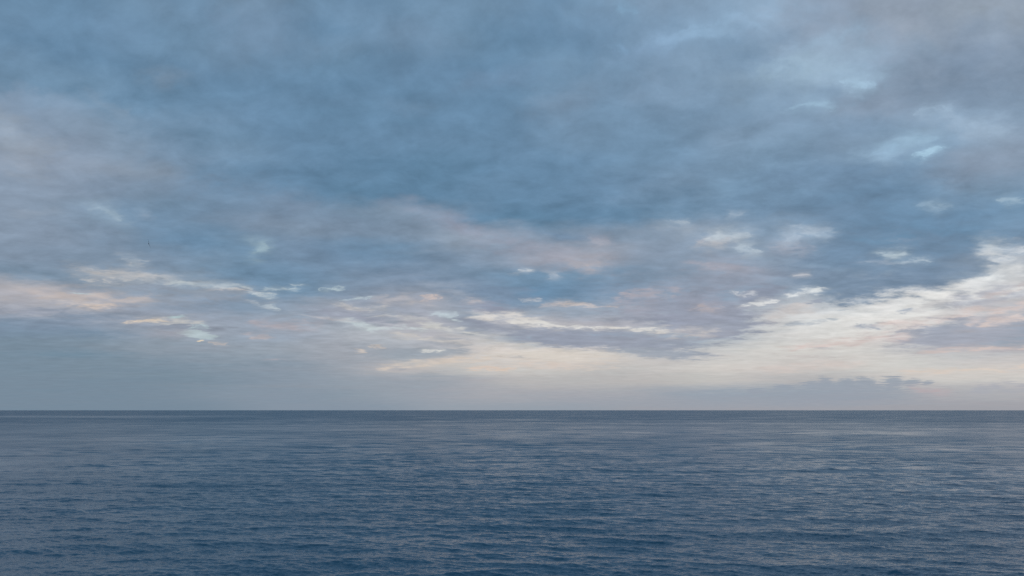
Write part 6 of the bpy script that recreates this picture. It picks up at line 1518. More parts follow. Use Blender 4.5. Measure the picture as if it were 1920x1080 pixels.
    (-23.72, 5.76, 0.14, 0.05, 13.1, (228, 212, 193), 0.62, 0.6),
    (-23.59, 5.76, 0.24, 0.08, -1.5, (228, 212, 193), 0.62, 0.61),
    (-22.58, 5.74, 1.63, 0.46, -1.9, (202, 201, 198), 0.36, 0.9),
    (-23.89, 5.66, 0.26, 0.13, 3.3, (202, 201, 198), 0.56, 0.85),
    (-23.69, 5.91, 0.28, 0.11, -1.9, (202, 201, 198), 0.47, 0.82),
    (-23.48, 5.57, 0.35, 0.16, 0.4, (202, 201, 198), 0.54, 0.82),
    (-23.24, 5.55, 0.32, 0.11, -0.4, (202, 201, 198), 0.63, 0.83),
    (-23.03, 5.84, 0.37, 0.15, -2, (202, 201, 198), 0.63, 0.78),
    (-22.98, 5.83, 0.34, 0.18, -2.8, (202, 201, 198), 0.46, 0.82),
    (-22.64, 5.68, 0.34, 0.16, 7.1, (202, 201, 198), 0.46, 0.76),
    (-22.46, 5.83, 0.38, 0.15, 4.4, (202, 201, 198), 0.55, 0.7),
    (-22.35, 5.54, 0.45, 0.18, -3.7, (202, 201, 198), 0.49, 0.75),
    (-22.09, 5.9, 0.39, 0.14, -8.4, (202, 201, 198), 0.47, 0.77),
    (-21.9, 5.6, 0.26, 0.1, 2.8, (202, 201, 198), 0.49, 0.65),
    (-21.65, 5.63, 0.3, 0.11, 2.2, (202, 201, 198), 0.56, 0.71),
    (-21.47, 5.8, 0.33, 0.18, 3, (202, 201, 198), 0.6, 0.72),
    (-21.29, 5.68, 0.31, 0.12, -9.8, (202, 201, 198), 0.53, 0.83),
    (-22.81, 6.06, 0.58, 0.1, 6.6, (183, 206, 210), 0.85, 0.5),
    (-22.55, 5.38, 2.92, 0.15, 1.1, (142, 151, 167), 0.9, 0.4),
    (-21.38, 5.47, 0.75, 0.17, 7.4, (184, 205, 209), 0.39, 0.9),
    (-22.02, 5.38, 0.19, 0.06, 16.5, (184, 205, 209), 0.68, 0.61),
    (-21.9, 5.47, 0.09, 0.04, 9.5, (184, 205, 209), 0.46, 0.72),
    (-21.82, 5.36, 0.13, 0.04, 1.9, (184, 205, 209), 0.67, 0.71),
    (-21.72, 5.41, 0.12, 0.06, 4.9, (184, 205, 209), 0.66, 0.76),
    (-21.6, 5.43, 0.13, 0.04, -1.6, (184, 205, 209), 0.5, 0.85),
    (-21.5, 5.41, 0.17, 0.05, -3.7, (184, 205, 209), 0.46, 0.61),
    (-21.44, 5.42, 0.16, 0.05, 0.2, (184, 205, 209), 0.42, 0.78),
    (-21.32, 5.54, 0.14, 0.06, 10, (184, 205, 209), 0.58, 0.62),
    (-21.23, 5.55, 0.15, 0.06, 3.9, (184, 205, 209), 0.45, 0.71),
    (-21.16, 5.55, 0.16, 0.06, 9.9, (184, 205, 209), 0.62, 0.67),
    (-21.06, 5.58, 0.15, 0.04, 1, (184, 205, 209), 0.52, 0.66),
    (-20.92, 5.53, 0.19, 0.05, 4.5, (184, 205, 209), 0.65, 0.64),
    (-20.87, 5.5, 0.2, 0.06, 9.9, (184, 205, 209), 0.47, 0.81),
    (-20.72, 5.49, 0.17, 0.04, 8.7, (184, 205, 209), 0.62, 0.77),
    (-21.26, 4.92, 1.17, 0.27, -7, (186, 203, 208), 0.75, 0.34),
    (-21.28, 4.61, 0.23, 0.1, 1.8, (224, 208, 187), 0.9, 0.4),
    (-19.98, 4.43, 0.77, 0.17, -5.3, (196, 186, 182), 0.39, 0.9),
    (-20.61, 4.44, 0.15, 0.04, 4.8, (196, 186, 182), 0.64, 0.67),
    (-20.53, 4.44, 0.16, 0.06, 2.4, (196, 186, 182), 0.68, 0.79),
    (-20.45, 4.47, 0.19, 0.04, -11.7, (196, 186, 182), 0.48, 0.81),
    (-20.3, 4.43, 0.17, 0.06, -9.9, (196, 186, 182), 0.6, 0.68),
    (-20.2, 4.39, 0.13, 0.07, -2.2, (196, 186, 182), 0.5, 0.7),
    (-20.15, 4.43, 0.13, 0.05, -9.2, (196, 186, 182), 0.58, 0.73),
    (-20.02, 4.36, 0.16, 0.07, -6.9, (196, 186, 182), 0.47, 0.71),
    (-19.95, 4.45, 0.2, 0.05, 2, (196, 186, 182), 0.6, 0.82),
    (-19.82, 4.34, 0.14, 0.06, -12.7, (196, 186, 182), 0.59, 0.67),
    (-19.76, 4.4, 0.17, 0.05, -8.7, (196, 186, 182), 0.46, 0.7),
    (-19.63, 4.39, 0.22, 0.07, -4.2, (196, 186, 182), 0.59, 0.8),
    (-19.53, 4.39, 0.18, 0.05, -6.5, (196, 186, 182), 0.58, 0.69),
    (-19.43, 4.43, 0.21, 0.06, 1.9, (196, 186, 182), 0.61, 0.67),
    (-19.31, 4.43, 0.12, 0.07, -8.6, (196, 186, 182), 0.61, 0.66),
    (-23.46, 4.97, 1.51, 0.3, 3, (170, 168, 178), 0.5, 0.8),
    (-20.87, 4.16, 2.09, 0.27, 1.6, (150, 160, 174), 0.7, 0.6),
    (-27.47, 4.77, 2.34, 0.3, -0.9, (118, 142, 165), 0.6, 0.7),
    (-28.84, 3.45, 3.9, 0.27, 2.2, (118, 143, 163), 0.9, 0.8),
    (-15.21, 13.79, 4.23, 1.14, -17.1, (128, 148, 172), 0.5, 0.9),
    (-9.49, 10.51, 6.64, 0.99, -4, (116, 143, 170), 0.6, 0.8),
    (-6.82, 9.15, 7.77, 0.91, -6, (120, 144, 170), 0.5, 0.8),
    (-1.15, 8.23, 3.55, 0.84, -7.9, (126, 147, 172), 0.8, 0.5),
    (-1.53, 7.19, 1.99, 0.46, -3.4, (143, 150, 170), 0.8, 0.5),
    (14.43, 8.7, 4.77, 0.61, 2.9, (147, 156, 174), 0.6, 0.6),
    (3.29, 12.49, 2.15, 0.38, -9.9, (112, 140, 169), 0.6, 0.7),
    (-13.49, 5.98, 1.7, 0.23, -8.7, (150, 158, 172), 0.7, 0.6),
    (-10.6, 7.13, 1.77, 0.29, -4.4, (206, 202, 200), 0.33, 0.9),
    (-12.15, 7.22, 0.43, 0.07, -0.5, (206, 202, 200), 0.5, 0.61),
    (-11.87, 7.3, 0.28, 0.1, -2.7, (206, 202, 200), 0.55, 0.69),
    (-11.6, 7.28, 0.37, 0.08, -0.2, (206, 202, 200), 0.54, 0.65),
    (-11.41, 7.09, 0.31, 0.08, -6, (206, 202, 200), 0.41, 0.83),
    (-11.17, 7.1, 0.34, 0.1, -11.5, (206, 202, 200), 0.45, 0.62),
    (-11.03, 7.25, 0.34, 0.08, 1.9, (206, 202, 200), 0.53, 0.78),
    (-10.8, 7.22, 0.34, 0.09, -6.1, (206, 202, 200), 0.54, 0.8),
    (-10.45, 7.01, 0.32, 0.08, -4.6, (206, 202, 200), 0.58, 0.82),
    (-10.24, 7.19, 0.21, 0.07, -3.3, (206, 202, 200), 0.5, 0.62),
    (-10.09, 6.96, 0.28, 0.12, -12.4, (206, 202, 200), 0.48, 0.73),
    (-9.84, 7.02, 0.28, 0.1, 2.6, (206, 202, 200), 0.39, 0.79),
    (-9.55, 7.14, 0.46, 0.11, -3.6, (206, 202, 200), 0.36, 0.66),
    (-9.31, 6.95, 0.42, 0.11, -4.7, (206, 202, 200), 0.4, 0.68),
    (-9.08, 7.16, 0.39, 0.1, -0.8, (206, 202, 200), 0.49, 0.7),
    (-13.55, 7.57, 1.73, 0.27, -6.9, (146, 156, 170), 0.6, 0.6),
    (-7.97, 6.43, 2.11, 0.23, -3.7, (200, 200, 200), 0.33, 0.9),
    (-9.8, 6.48, 0.49, 0.06, 5.9, (200, 200, 200), 0.44, 0.79),
    (-9.54, 6.49, 0.38, 0.08, -6.8, (200, 200, 200), 0.5, 0.7),
    (-9.32, 6.56, 0.5, 0.09, -1.9, (200, 200, 200), 0.53, 0.81),
    (-8.92, 6.59, 0.4, 0.07, 3.8, (200, 200, 200), 0.54, 0.79),
    (-8.67, 6.57, 0.49, 0.06, -8.9, (200, 200, 200), 0.47, 0.75),
    (-8.42, 6.43, 0.46, 0.06, -10.9, (200, 200, 200), 0.5, 0.8),
    (-8.23, 6.53, 0.4, 0.07, -11.8, (200, 200, 200), 0.54, 0.71),
    (-7.88, 6.52, 0.4, 0.07, -10.5, (200, 200, 200), 0.44, 0.61),
    (-7.5, 6.36, 0.34, 0.06, 4.3, (200, 200, 200), 0.37, 0.79),
    (-7.34, 6.31, 0.34, 0.08, -9.7, (200, 200, 200), 0.44, 0.82),
    (-6.95, 6.38, 0.39, 0.05, -5.5, (200, 200, 200), 0.37, 0.62),
    (-6.67, 6.38, 0.4, 0.07, -11.9, (200, 200, 200), 0.41, 0.8),
    (-6.49, 6.45, 0.39, 0.06, -3.1, (200, 200, 200), 0.49, 0.71),
    (-6.05, 6.29, 0.48, 0.06, 0.7, (200, 200, 200), 0.51, 0.83),
    (-6.06, 5.02, 2.56, 0.29, -5.2, (206, 202, 197), 0.33, 0.9),
    (-8.29, 5.27, 0.51, 0.06, -10.4, (206, 202, 197), 0.48, 0.64),
    (-8, 5.31, 0.63, 0.1, -12.1, (206, 202, 197), 0.6, 0.65),
    (-7.63, 5.05, 0.58, 0.09, -9.8, (206, 202, 197), 0.46, 0.65),
    (-7.37, 5.13, 0.41, 0.09, -5.5, (206, 202, 197), 0.51, 0.69),
    (-7.01, 5.18, 0.53, 0.07, -12.2, (206, 202, 197), 0.59, 0.75),
    (-6.52, 5.01, 0.43, 0.09, 0.8, (206, 202, 197), 0.56, 0.66),
    (-6.14, 5.02, 0.3, 0.1, -13.4, (206, 202, 197), 0.42, 0.66),
    (-5.92, 5.13, 0.28, 0.08, -4.4, (206, 202, 197), 0.54, 0.67),
    (-5.51, 4.93, 0.33, 0.07, 4.4, (206, 202, 197), 0.56, 0.79),
    (-5.1, 4.99, 0.5, 0.1, -5.7, (206, 202, 197), 0.39, 0.68),
    (-4.91, 4.87, 0.58, 0.08, 0.4, (206, 202, 197), 0.59, 0.63),
    (-4.41, 4.88, 0.42, 0.08, -1.6, (206, 202, 197), 0.48, 0.65),
    (-4.1, 4.8, 0.39, 0.07, -6.9, (206, 202, 197), 0.52, 0.71),
    (-3.87, 4.86, 0.4, 0.08, -12.7, (206, 202, 197), 0.48, 0.78),
    (-5.31, 4.65, 2.5, 0.23, -3.4, (160, 167, 178), 0.7, 0.6),
    (-12.34, 4.56, 2.78, 0.23, -2.3, (160, 166, 177), 0.6, 0.6),
    (-0.38, 4.68, 2.19, 0.29, -4.5, (205, 202, 198), 0.33, 0.9),
    (-2.29, 4.89, 0.24, 0.07, 1.3, (205, 202, 198), 0.37, 0.64),
    (-2.05, 4.79, 0.44, 0.07, 2, (205, 202, 198), 0.46, 0.78),
    (-1.68, 4.89, 0.38, 0.11, -0.9, (205, 202, 198), 0.37, 0.61),
    (-1.46, 4.62, 0.35, 0.09, -1.5, (205, 202, 198), 0.41, 0.7),
    (-1.02, 4.75, 0.51, 0.09, -4.3, (205, 202, 198), 0.52, 0.62),
    (-0.92, 4.64, 0.41, 0.09, -10.4, (205, 202, 198), 0.57, 0.63),
    (-0.44, 4.55, 0.29, 0.08, 0.8, (205, 202, 198), 0.53, 0.85),
    (-0.35, 4.61, 0.33, 0.08, -4.6, (205, 202, 198), 0.56, 0.75),
    (0.13, 4.52, 0.35, 0.07, 3.6, (205, 202, 198), 0.53, 0.74),
    (0.36, 4.52, 0.35, 0.09, 4.2, (205, 202, 198), 0.5, 0.84),
    (0.72, 4.63, 0.53, 0.07, 4.4, (205, 202, 198), 0.58, 0.7),
    (1.06, 4.52, 0.5, 0.07, -2.1, (205, 202, 198), 0.51, 0.6),
    (1.37, 4.53, 0.52, 0.12, -10, (205, 202, 198), 0.55, 0.6),
    (1.49, 4.68, 0.49, 0.11, -1.9, (205, 202, 198), 0.59, 0.75),
    (-30.85, 6.04, 2.07, 0.23, -0.5, (150, 156, 172), 0.6, 0.6),
    (-24.87, 6.27, 2.28, 0.23, -0, (145, 154, 170), 0.7, 0.6),
    (-21.97, 9.06, 2.19, 0.19, -1.5, (130, 150, 170), 0.7, 0.5),
    (10.35, 24.88, 2.5, 0.91, 8.5, (140, 172, 204), 0.5, 0.9),
    (20.15, 25.84, 4.02, 1.14, -1.7, (159, 182, 206), 0.5, 1),
    (22.76, 22.33, 3.08, 0.99, -12.9, (160, 184, 206), 0.5, 0.9),
    (26.05, 16.64, 2.67, 1.05, 4.3, (155, 184, 208), 0.21, 1),
    (26.05, 16.64, 2.24, 0.62, 4.3, (155, 184, 208), 0.24, 0.95),
    (24.32, 16.36, 0.54, 0.21, -14.1, (155, 184, 208), 0.19, 0.88),
    (24.56, 16.72, 0.48, 0.16, -3.1, (155, 184, 208), 0.21, 0.92),
    (24.99, 16.58, 0.6, 0.26, -6.3, (155, 184, 208), 0.19, 0.91),
    (25.36, 16.56, 0.65, 0.21, 14.3, (155, 184, 208), 0.23, 0.97),
    (25.56, 16.43, 0.44, 0.2, 1.7, (155, 184, 208), 0.23, 0.91),
    (25.98, 16.44, 0.46, 0.27, 14.2, (155, 184, 208), 0.27, 0.93),
    (26.46, 16.48, 0.51, 0.23, 15.5, (155, 184, 208), 0.24, 0.89),
    (26.82, 16.81, 0.55, 0.17, 3.2, (155, 184, 208), 0.22, 0.96),
    (26.99, 16.39, 0.39, 0.21, -15.9, (155, 184, 208), 0.21, 0.94),
    (27.51, 16.91, 0.46, 0.17, 3.4, (155, 184, 208), 0.16, 0.93),
    (27.92, 16.88, 0.37, 0.21, 5.6, (155, 184, 208), 0.29, 0.88),
    (31.3, 17.09, 3.2, 1.4, -17.3, (160, 182, 204), 0.21, 1),
    (31.3, 17.09, 2.62, 0.82, -17.3, (160, 182, 204), 0.24, 0.95),
    (29.45, 17.97, 0.63, 0.29, -1.4, (160, 182, 204), 0.3, 0.89),
    (29.85, 17.24, 0.65, 0.25, -24, (160, 182, 204), 0.3, 0.95),
    (30.24, 17.43, 0.55, 0.28, 2.4, (160, 182, 204), 0.21, 0.99),
    (30.57, 17.17, 0.55, 0.31, -3.5, (160, 182, 204), 0.29, 0.9),
    (31.08, 17.49, 0.67, 0.25, -6.4, (160, 182, 204), 0.19, 0.98),
    (31.68, 16.89, 0.64, 0.31, 2.5, (160, 182, 204), 0.26, 0.87),
    (31.89, 17.04, 0.55, 0.28, -18.8, (160, 182, 204), 0.28, 0.94),
    (32.48, 16.44, 0.64, 0.32, 0, (160, 182, 204), 0.22, 0.93),
    (32.8, 16.5, 0.57, 0.21, -29.1, (160, 182, 204), 0.23, 0.97),
    (33.43, 16.82, 0.52, 0.23, -9.3, (160, 182, 204), 0.25, 0.91),
    (7.05, 0.54, 6.04, 0.49, -0.8, (156, 163, 175), 0.55, 0.8),
    (-25.65, 8.3, 0.55, 0.1, -0.4, (147, 158, 172), 0.79, 0.6),
    (-27.28, 8.75, 0.78, 0.08, 0.3, (147, 158, 172), 0.67, 0.6),
    (-18.23, 7.98, 0.89, 0.09, -2.6, (147, 158, 172), 0.79, 0.6),
    (-26.46, 8.25, 0.82, 0.09, -1.3, (147, 158, 172), 0.82, 0.6),
    (-21.52, 8.47, 0.83, 0.1, -0.8, (147, 158, 172), 0.69, 0.6),
    (-27.53, 8.14, 0.61, 0.11, 0.3, (147, 158, 172), 0.86, 0.6),
    (-21.05, 7.79, 0.62, 0.11, -3.1, (147, 158, 172), 0.73, 0.6),
    (-18.84, 7.7, 0.41, 0.07, -3.4, (147, 158, 172), 0.67, 0.6),
    (-18.54, 8.02, 0.74, 0.08, -2.1, (147, 158, 172), 0.75, 0.6),
    (-24.29, 8.38, 0.69, 0.1, -1.3, (147, 158, 172), 0.87, 0.6),
    (-21.37, 7.79, 0.91, 0.12, -2.2, (147, 158, 172), 0.8, 0.6),
    (-26.34, 8.08, 0.89, 0.11, -1.1, (147, 158, 172), 0.77, 0.6),
    (-21.08, 8.34, 0.87, 0.1, -2.1, (147, 158, 172), 0.69, 0.6),
    (-27.23, 8.12, 0.86, 0.06, -0.8, (147, 158, 172), 0.84, 0.6),
    (-24.06, 8.53, 0.53, 0.11, -3.4, (147, 158, 172), 0.86, 0.6),
    (-27.44, 8.33, 0.38, 0.1, 0.7, (147, 158, 172), 0.7, 0.6),
    (-4.86, 5.04, 0.99, 0.15, -4.8, (151, 160, 173), 0.59, 0.7),
    (-16.73, 7.24, 0.48, 0.09, -3.2, (151, 160, 173), 0.62, 0.7),
    (-8.96, 6.79, 0.55, 0.14, -4.2, (151, 160, 173), 0.59, 0.7),
    (-3.67, 4.99, 0.85, 0.11, -4.1, (151, 160, 173), 0.66, 0.7),
    (-8.44, 6.11, 1.01, 0.12, -5.2, (151, 160, 173), 0.78, 0.7),
    (-10.48, 6.59, 1.1, 0.1, -4.1, (151, 160, 173), 0.59, 0.7),
    (-3.39, 5.44, 0.96, 0.08, -5.9, (151, 160, 173), 0.62, 0.7),
    (-9.41, 6.99, 1.06, 0.13, -4.6, (151, 160, 173), 0.52, 0.7),
    (-8.68, 6.29, 1.08, 0.1, -4.6, (151, 160, 173), 0.71, 0.7),
    (-7.02, 6.69, 0.57, 0.13, -6.6, (151, 160, 173), 0.79, 0.7),
    (-26, 2.22, 6.53, 0.15, 0.5, (126, 146, 162), 0.6, 0.9),
    (-21.52, 2.95, 8.31, 0.19, 0.9, (128, 147, 164), 0.5, 0.9),
    (-15.51, 1.62, 8.11, 0.11, 0.2, (144, 154, 166), 0.4, 0.9),
    (25.62, 0.47, 6.28, 0.19, 0.6, (158, 164, 176), 0.5, 0.9),
]


def lin(rgb):
    out = []
    for c in rgb:
        c = c / 255.0
        out.append(c / 12.92 if c <= .04045 else ((c + .055) / 1.055) ** 2.4)
    return out


class Tree:
    """small helper: adds nodes to a node tree and wires them"""
    def __init__(self, nt):
        self.nt = nt

    def n(self, typ, ins=None, **props):
        nd = self.nt.nodes.new(typ)
        for k, v in props.items():
            setattr(nd, k, v)
        for k, v in (ins or {}).items():
            sock = nd.inputs[k]
            if isinstance(v, bpy.types.NodeSocket):
                self.nt.links.new(v, sock)
            else:
                sock.default_value = v
        return nd

    def m(self, op, a, b=None, c=None, clamp=False):
        ins = {0: a}
        if b is not None:
            ins[1] = b
        if c is not None:
            ins[2] = c
        nd = self.n('ShaderNodeMath', ins, operation=op)
        nd.use_clamp = clamp
        return nd.outputs[0]

    def v(self, op, a, b=None, scale=None):
        ins = {0: a}
        if b is not None:
            ins[1] = b
        nd = self.n('ShaderNodeVectorMath', ins, operation=op)
        if scale is not None:
            if isinstance(scale, bpy.types.NodeSocket):
                self.nt.links.new(scale, nd.inputs['Scale'])
            else:
                nd.inputs['Scale'].default_value = scale
        return nd.outputs['Value'] if op in ('LENGTH', 'DOT_PRODUCT') else nd.outputs[0]

    def xyz(self, x, y, z):
        return self.n('ShaderNodeCombineXYZ', {0: x, 1: y, 2: z}).outputs[0]

    def rng(self, x, a, b, c=0.0, d=1.0, interp='SMOOTHSTEP'):
        return self.n('ShaderNodeMapRange', {'Value': x, 'From Min': a, 'From Max': b, 'To Min': c, 'To Max': d},
                      interpolation_type=interp).outputs[0]

    def mix(self, f, a, b, blend='MIX'):
        nd = self.nt.nodes.new('ShaderNodeMix')
        nd.data_type = 'RGBA'
        nd.blend_type = blend
        nd.clamp_factor = True
        for idx, val in ((0, f), (6, a), (7, b)):
            if isinstance(val, bpy.types.NodeSocket):
                self.nt.links.new(val, nd.inputs[idx])
            else:
                nd.inputs[idx].default_value = val
        return nd.outputs[2]

    def noise(self, vec, scale, detail=5.0, rough=0.55, dist=0.0, lac=2.0):
        return self.n('ShaderNodeTexNoise', {'Vector': vec, 'Scale': scale, 'Detail': detail, 'Roughness': rough,
                                             'Lacunarity': lac, 'Distortion': dist})


def build_world():
    w = bpy.data.worlds.new("World")
    sc.world = w
    w.use_nodes = True
    nt = w.node_tree
    nt.nodes.clear()
    T = Tree(nt)
    d = T.n('ShaderNodeTexCoord').outputs['Generated']
    s = T.n('ShaderNodeSeparateXYZ', {0: T.v('NORMALIZE', d)})
    x, y, z = s.outputs
    deg = 180.0 / math.pi
    az = T.m('MULTIPLY', T.m('ARCTAN2', x, y), deg)
    el = T.m('MULTIPLY', T.m('ARCSINE', z), deg)
    elp = T.m('MAXIMUM', el, 0.0)
    # the flat underside of the deck, so that structure shrinks towards the horizon
    reach = T.m('POWER', T.m('ADD', T.m('MAXIMUM', z, 0.0), 0.03), -0.62)
    hor = T.v('NORMALIZE', T.xyz(x, y, 0.0))
    deck = T.v('SCALE', hor, scale=reach)
    deck = T.n('ShaderNodeMapping', {'Vector': deck, 'Location': (3.7, 1.3, 0.0), 'Rotation': (0, 0, R(12)),
                                     'Scale': (0.85, 1.0, 1.0)}).outputs[0]
    big = T.noise(deck, 3.0, 6.0, 0.6)
    fine = T.noise(T.v('ADD', deck, (11.0, 5.0, 2.0)), 12.0, 5.0, 0.62)
    mott = T.noise(T.v('ADD', deck, (-7.0, 9.0, 4.0)), 10.0, 7.0, 0.62, 0.3)
    wisp = T.noise(T.v('ADD', deck, (2.0, -6.0, 8.0)), 15.0, 4.0, 0.64)
    cb = T.n('ShaderNodeSeparateColor', {0: big.outputs[1]}).outputs
    cf = T.n('ShaderNodeSeparateColor', {0: fine.outputs[1]}).outputs
    amp = T.m('ADD', T.m('MULTIPLY', elp, 0.055), 0.16)          # ragged edges: degrees of displacement

    def disp(c1, k1, c2, k2):
        a = T.m('MULTIPLY', T.m('SUBTRACT', c1, 0.5), k1)
        return T.m('MULTIPLY', T.m('ADD', a, T.m('MULTIPLY', T.m('SUBTRACT', c2, 0.5), k2)), amp)

    azw = T.m('ADD', az, disp(cb[0], 9.0, cf[0], 3.0))
    elw = T.m('ADD', el, disp(cb[1], 3.2, cf[1], 1.3))
    azs = T.m('ADD', az, disp(cb[0], 4.0, cf[0], 3.6))
    els = T.m('ADD', el, disp(cb[1], 1.3, cf[1], 1.5))
    u = T.m('DIVIDE', T.m('PINGPONG', T.m('ADD', azw, 45.0), 90.0), 90.0)

    col = None
    prev = None
    for e, hx in reversed(SKY_ROWS):                              # from the horizon up
        # the tiny term only makes the nodes run one after another (the shader stack is small)
        uk = u if col is None else T.m('MULTIPLY_ADD', col, 1e-7, u)
        rp = T.n('ShaderNodeValToRGB', {0: uk})
        cr = rp.color_ramp
        cr.interpolation = 'B_SPLINE'
        cols = [lin(hx[3 * k:3 * k + 3]) for k in range(25)]
        pos = [(-33.0 + 66.0 * k / 24 + 45.0) / 90.0 for k in range(25)]
        pos = [0.0] + pos + [1.0]
        cols = [cols[1]] + cols + [cols[-2]]
        cr.elements[0].position, cr.elements[1].position = pos[0], pos[1]
        for p in pos[2:]:
            cr.elements.new(p)
        for k, c in enumerate(cols):
            cr.elements[k].color = (*c, 1.0)
        if col is None:
            col = rp.outputs[0]
        else:
            col = T.mix(T.rng(elw, prev, e), col, rp.outputs[0])
        prev = e
    col = T.mix(T.rng(elw, 29.0, 44.0), col, (0.170, 0.280, 0.400, 1.0))

    # mottling of the deck: thin and thick places, a little mauve in the thick ones
    th = T.m('SUBTRACT', mott.outputs[0], 0.5)
    th2 = T.m('SUBTRACT', cf[2], 0.5)
    gain = T.m('ADD', T.m('MULTIPLY', th, 0.62), T.m('MULTIPLY', th2, 0.38))
    gain = T.m('ADD', 1.0, T.m('MULTIPLY', gain, T.rng(elp, 0.5, 7.0, 0.25, 1.05)))
    mauve = T.m('MULTIPLY', T.m('SUBTRACT', cb[2], 0.5), 0.10)
    tint = T.v('SCALE', T.xyz(T.m('ADD', 1.0, mauve), 1.0, T.m('SUBTRACT', 1.0, T.m('MULTIPLY', mauve, 0.25))), scale=gain)

    sky = T.n('ShaderNodeTexSky', sky_type='NISHITA')
    sky.sun_disc = False
    sky.sun_elevation = R(SUN_EL)
    sky.sun_rotation = R(SUN_AZ)
    sky.altitude = 10.0
    sky.air_density = 1.0
    sky.dust_density = 0.6
    sky.ozone_density = 2.0
    clear = T.n('ShaderNodeBackground', {'Color': sky.outputs[0], 'Strength': 0.08})

    # single clouds and openings, worked out sector by sector so that far-off ones cost nothing
    vx, vy = T.xyz(azs, azs, azs), T.xyz(els, els, els)

    ragged = T.m('ADD', T.m('MULTIPLY', T.m('SUBTRACT', mott.outputs[0], 0.5), 1.8),
                 T.m('MULTIPLY', T.m('SUBTRACT', wisp.outputs[0], 0.5), 1.7))

    # one cloud or opening: a tilted ellipse with a ragged, feathered rim, laid over what is behind it
    cg = bpy.data.node_groups.new("cloud", 'ShaderNodeTree')
    for nm, ty in (("behind", 'Color'), ("az", 'Vector'), ("el", 'Vector'), ("ragged", 'Float'), ("along", 'Vector'),
                   ("across", 'Vector'), ("centre", 'Vector'), ("rim", 'Float'), ("core", 'Float'), ("density", 'Float'),
                   ("colour", 'Color')):
        cg.interface.new_socket(nm, in_out='INPUT', socket_type='NodeSocket' + ty)
    cg.interface.new_socket("sky", in_out='OUTPUT', socket_type='NodeSocketColor')
    G = Tree(cg)
    gi = cg.nodes.new('NodeGroupInput').outputs

    def madd(p, q, r):
        return G.n('ShaderNodeVectorMath', {0: p, 1: q, 2: r}, operation='MULTIPLY_ADD').outputs[0]

    q = madd(gi['behind'], (1e-7, 1e-7, 0.0), gi['centre'])       # tiny term: forces the order of evaluation
    q = madd(gi['az'], gi['along'], q)
    q = madd(gi['el'], gi['across'], q)
    ln = G.m('ADD', G.v('LENGTH', q), gi['ragged'])
    f = G.m('MULTIPLY', G.rng(ln, gi['rim'], gi['core']), gi['density'])
    go = cg.nodes.new('NodeGroupOutput')
    cg.links.new(G.mix(f, gi['behind'], gi['colour']), go.inputs[0])

    def sector(a0, a1, e0, e1):
        sg = bpy.data.node_groups.new("sky_sector", 'ShaderNodeTree')
        for nm, ty in (("behind", 'Color'), ("az", 'Vector'), ("el", 'Vector'), ("ragged", 'Float'), ("tint", 'Vector')):
            sg.interface.new_socket(nm, in_out='INPUT', socket_type='NodeSocket' + ty)
        sg.interface.new_socket("light", in_out='OUTPUT', socket_type='NodeSocketShader')
        S = Tree(sg)
        si = sg.nodes.new('NodeGroupInput').outputs
        c_ = si['behind']
        for ca, ce, hl, hh, tilt, rgb, dens, soft in SKY_CLOUDS:
            c, s_ = math.cos(R(tilt)), math.sin(R(tilt))
            wa, we = 2.2 * math.hypot(hl * c, hh * s_) + 1.6, 2.2 * math.hypot(hl * s_, hh * c) + 0.8
            if ca + wa < a0 or ca - wa > a1 or ce + we < e0 or ce - we > e1:
                continue
            ax, ay = (c / hl, -s_ / hh, 0.0), (s_ / hl, c / hh, 0.0)
            so = min(soft * 1.35, 1.2)
            nd = sg.nodes.new('ShaderNodeGroup')
            nd.node_tree = cg
            for nm, val in (("along", ax), ("across", ay), ("rim", 1.0 + 0.5 * so), ("core", 1.0 - so * (1.0 if soft <= 0.4 else 1.3)), ("density", min(1.0, dens * 1.05)),
                            ("centre", (-ca * ax[0] - ce * ay[0], -ca * ax[1] - ce * ay[1], 0.0)), ("colour", (*lin(rgb), 1.0))):
                nd.inputs[nm].default_value = val
            sg.links.new(c_, nd.inputs["behind"])
            for nm in ("az", "el", "ragged"):
                sg.links.new(si[nm], nd.inputs[nm])
            c_ = nd.outputs[0]
        bg = S.n('ShaderNodeBackground', {'Color': S.v('MULTIPLY', c_, si['tint']), 'Strength': 1.0})
        so_ = sg.nodes.new('NodeGroupOutput')
        sg.links.new(bg.outputs[0], so_.inputs[0])
        nd = nt.nodes.new('ShaderNodeGroup')
        nd.node_tree = sg
        for nm, val in (("behind", col), ("az", vx), ("el", vy), ("ragged", ragged), ("tint", tint)):
            nt.links.new(val, nd.inputs[nm])
        return nd.outputs[0]

    def halve_az(edges, e0, e1):
        if len(edges) == 2:
            return sector(edges[0], edges[1], e0, e1)
        k = len(edges) // 2
        return T.n('ShaderNodeMixShader', {0: T.m('GREATER_THAN', az, edges[k]), 1: halve_az(edges[:k + 1], e0, e1),
                                           2: halve_az(edges[k:], e0, e1)}).outputs[0]

    edges = [-60.0, -24.0, -16.0, -8.0, 0.0, 8.0, 16.0, 24.0, 60.0]
    low = T.n('ShaderNodeMixShader', {0: T.m('GREATER_THAN', el, 5.5), 1: halve_az(edges, -5, 5.5),
                                      2: halve_az(edges, 5.5, 12)}).outputs[0]
    inview = T.n('ShaderNodeMixShader', {0: T.m('GREATER_THAN', el, 12.0), 1: low, 2: halve_az(edges[::2], 12, 33)}).outputs[0]
    plain_ = T.n('ShaderNodeBackground', {'Color': T.v('MULTIPLY', col, tint), 'Strength': 1.0}).outputs[0]
    outside = T.m('MAXIMUM', T.m('GREATER_THAN', T.m('ABSOLUTE', az), 50.0), T.m('GREATER_THAN', el, 33.0))
    cloud = T.n('ShaderNodeMixShader', {0: outside, 1: inview, 2: plain_}).outputs[0]
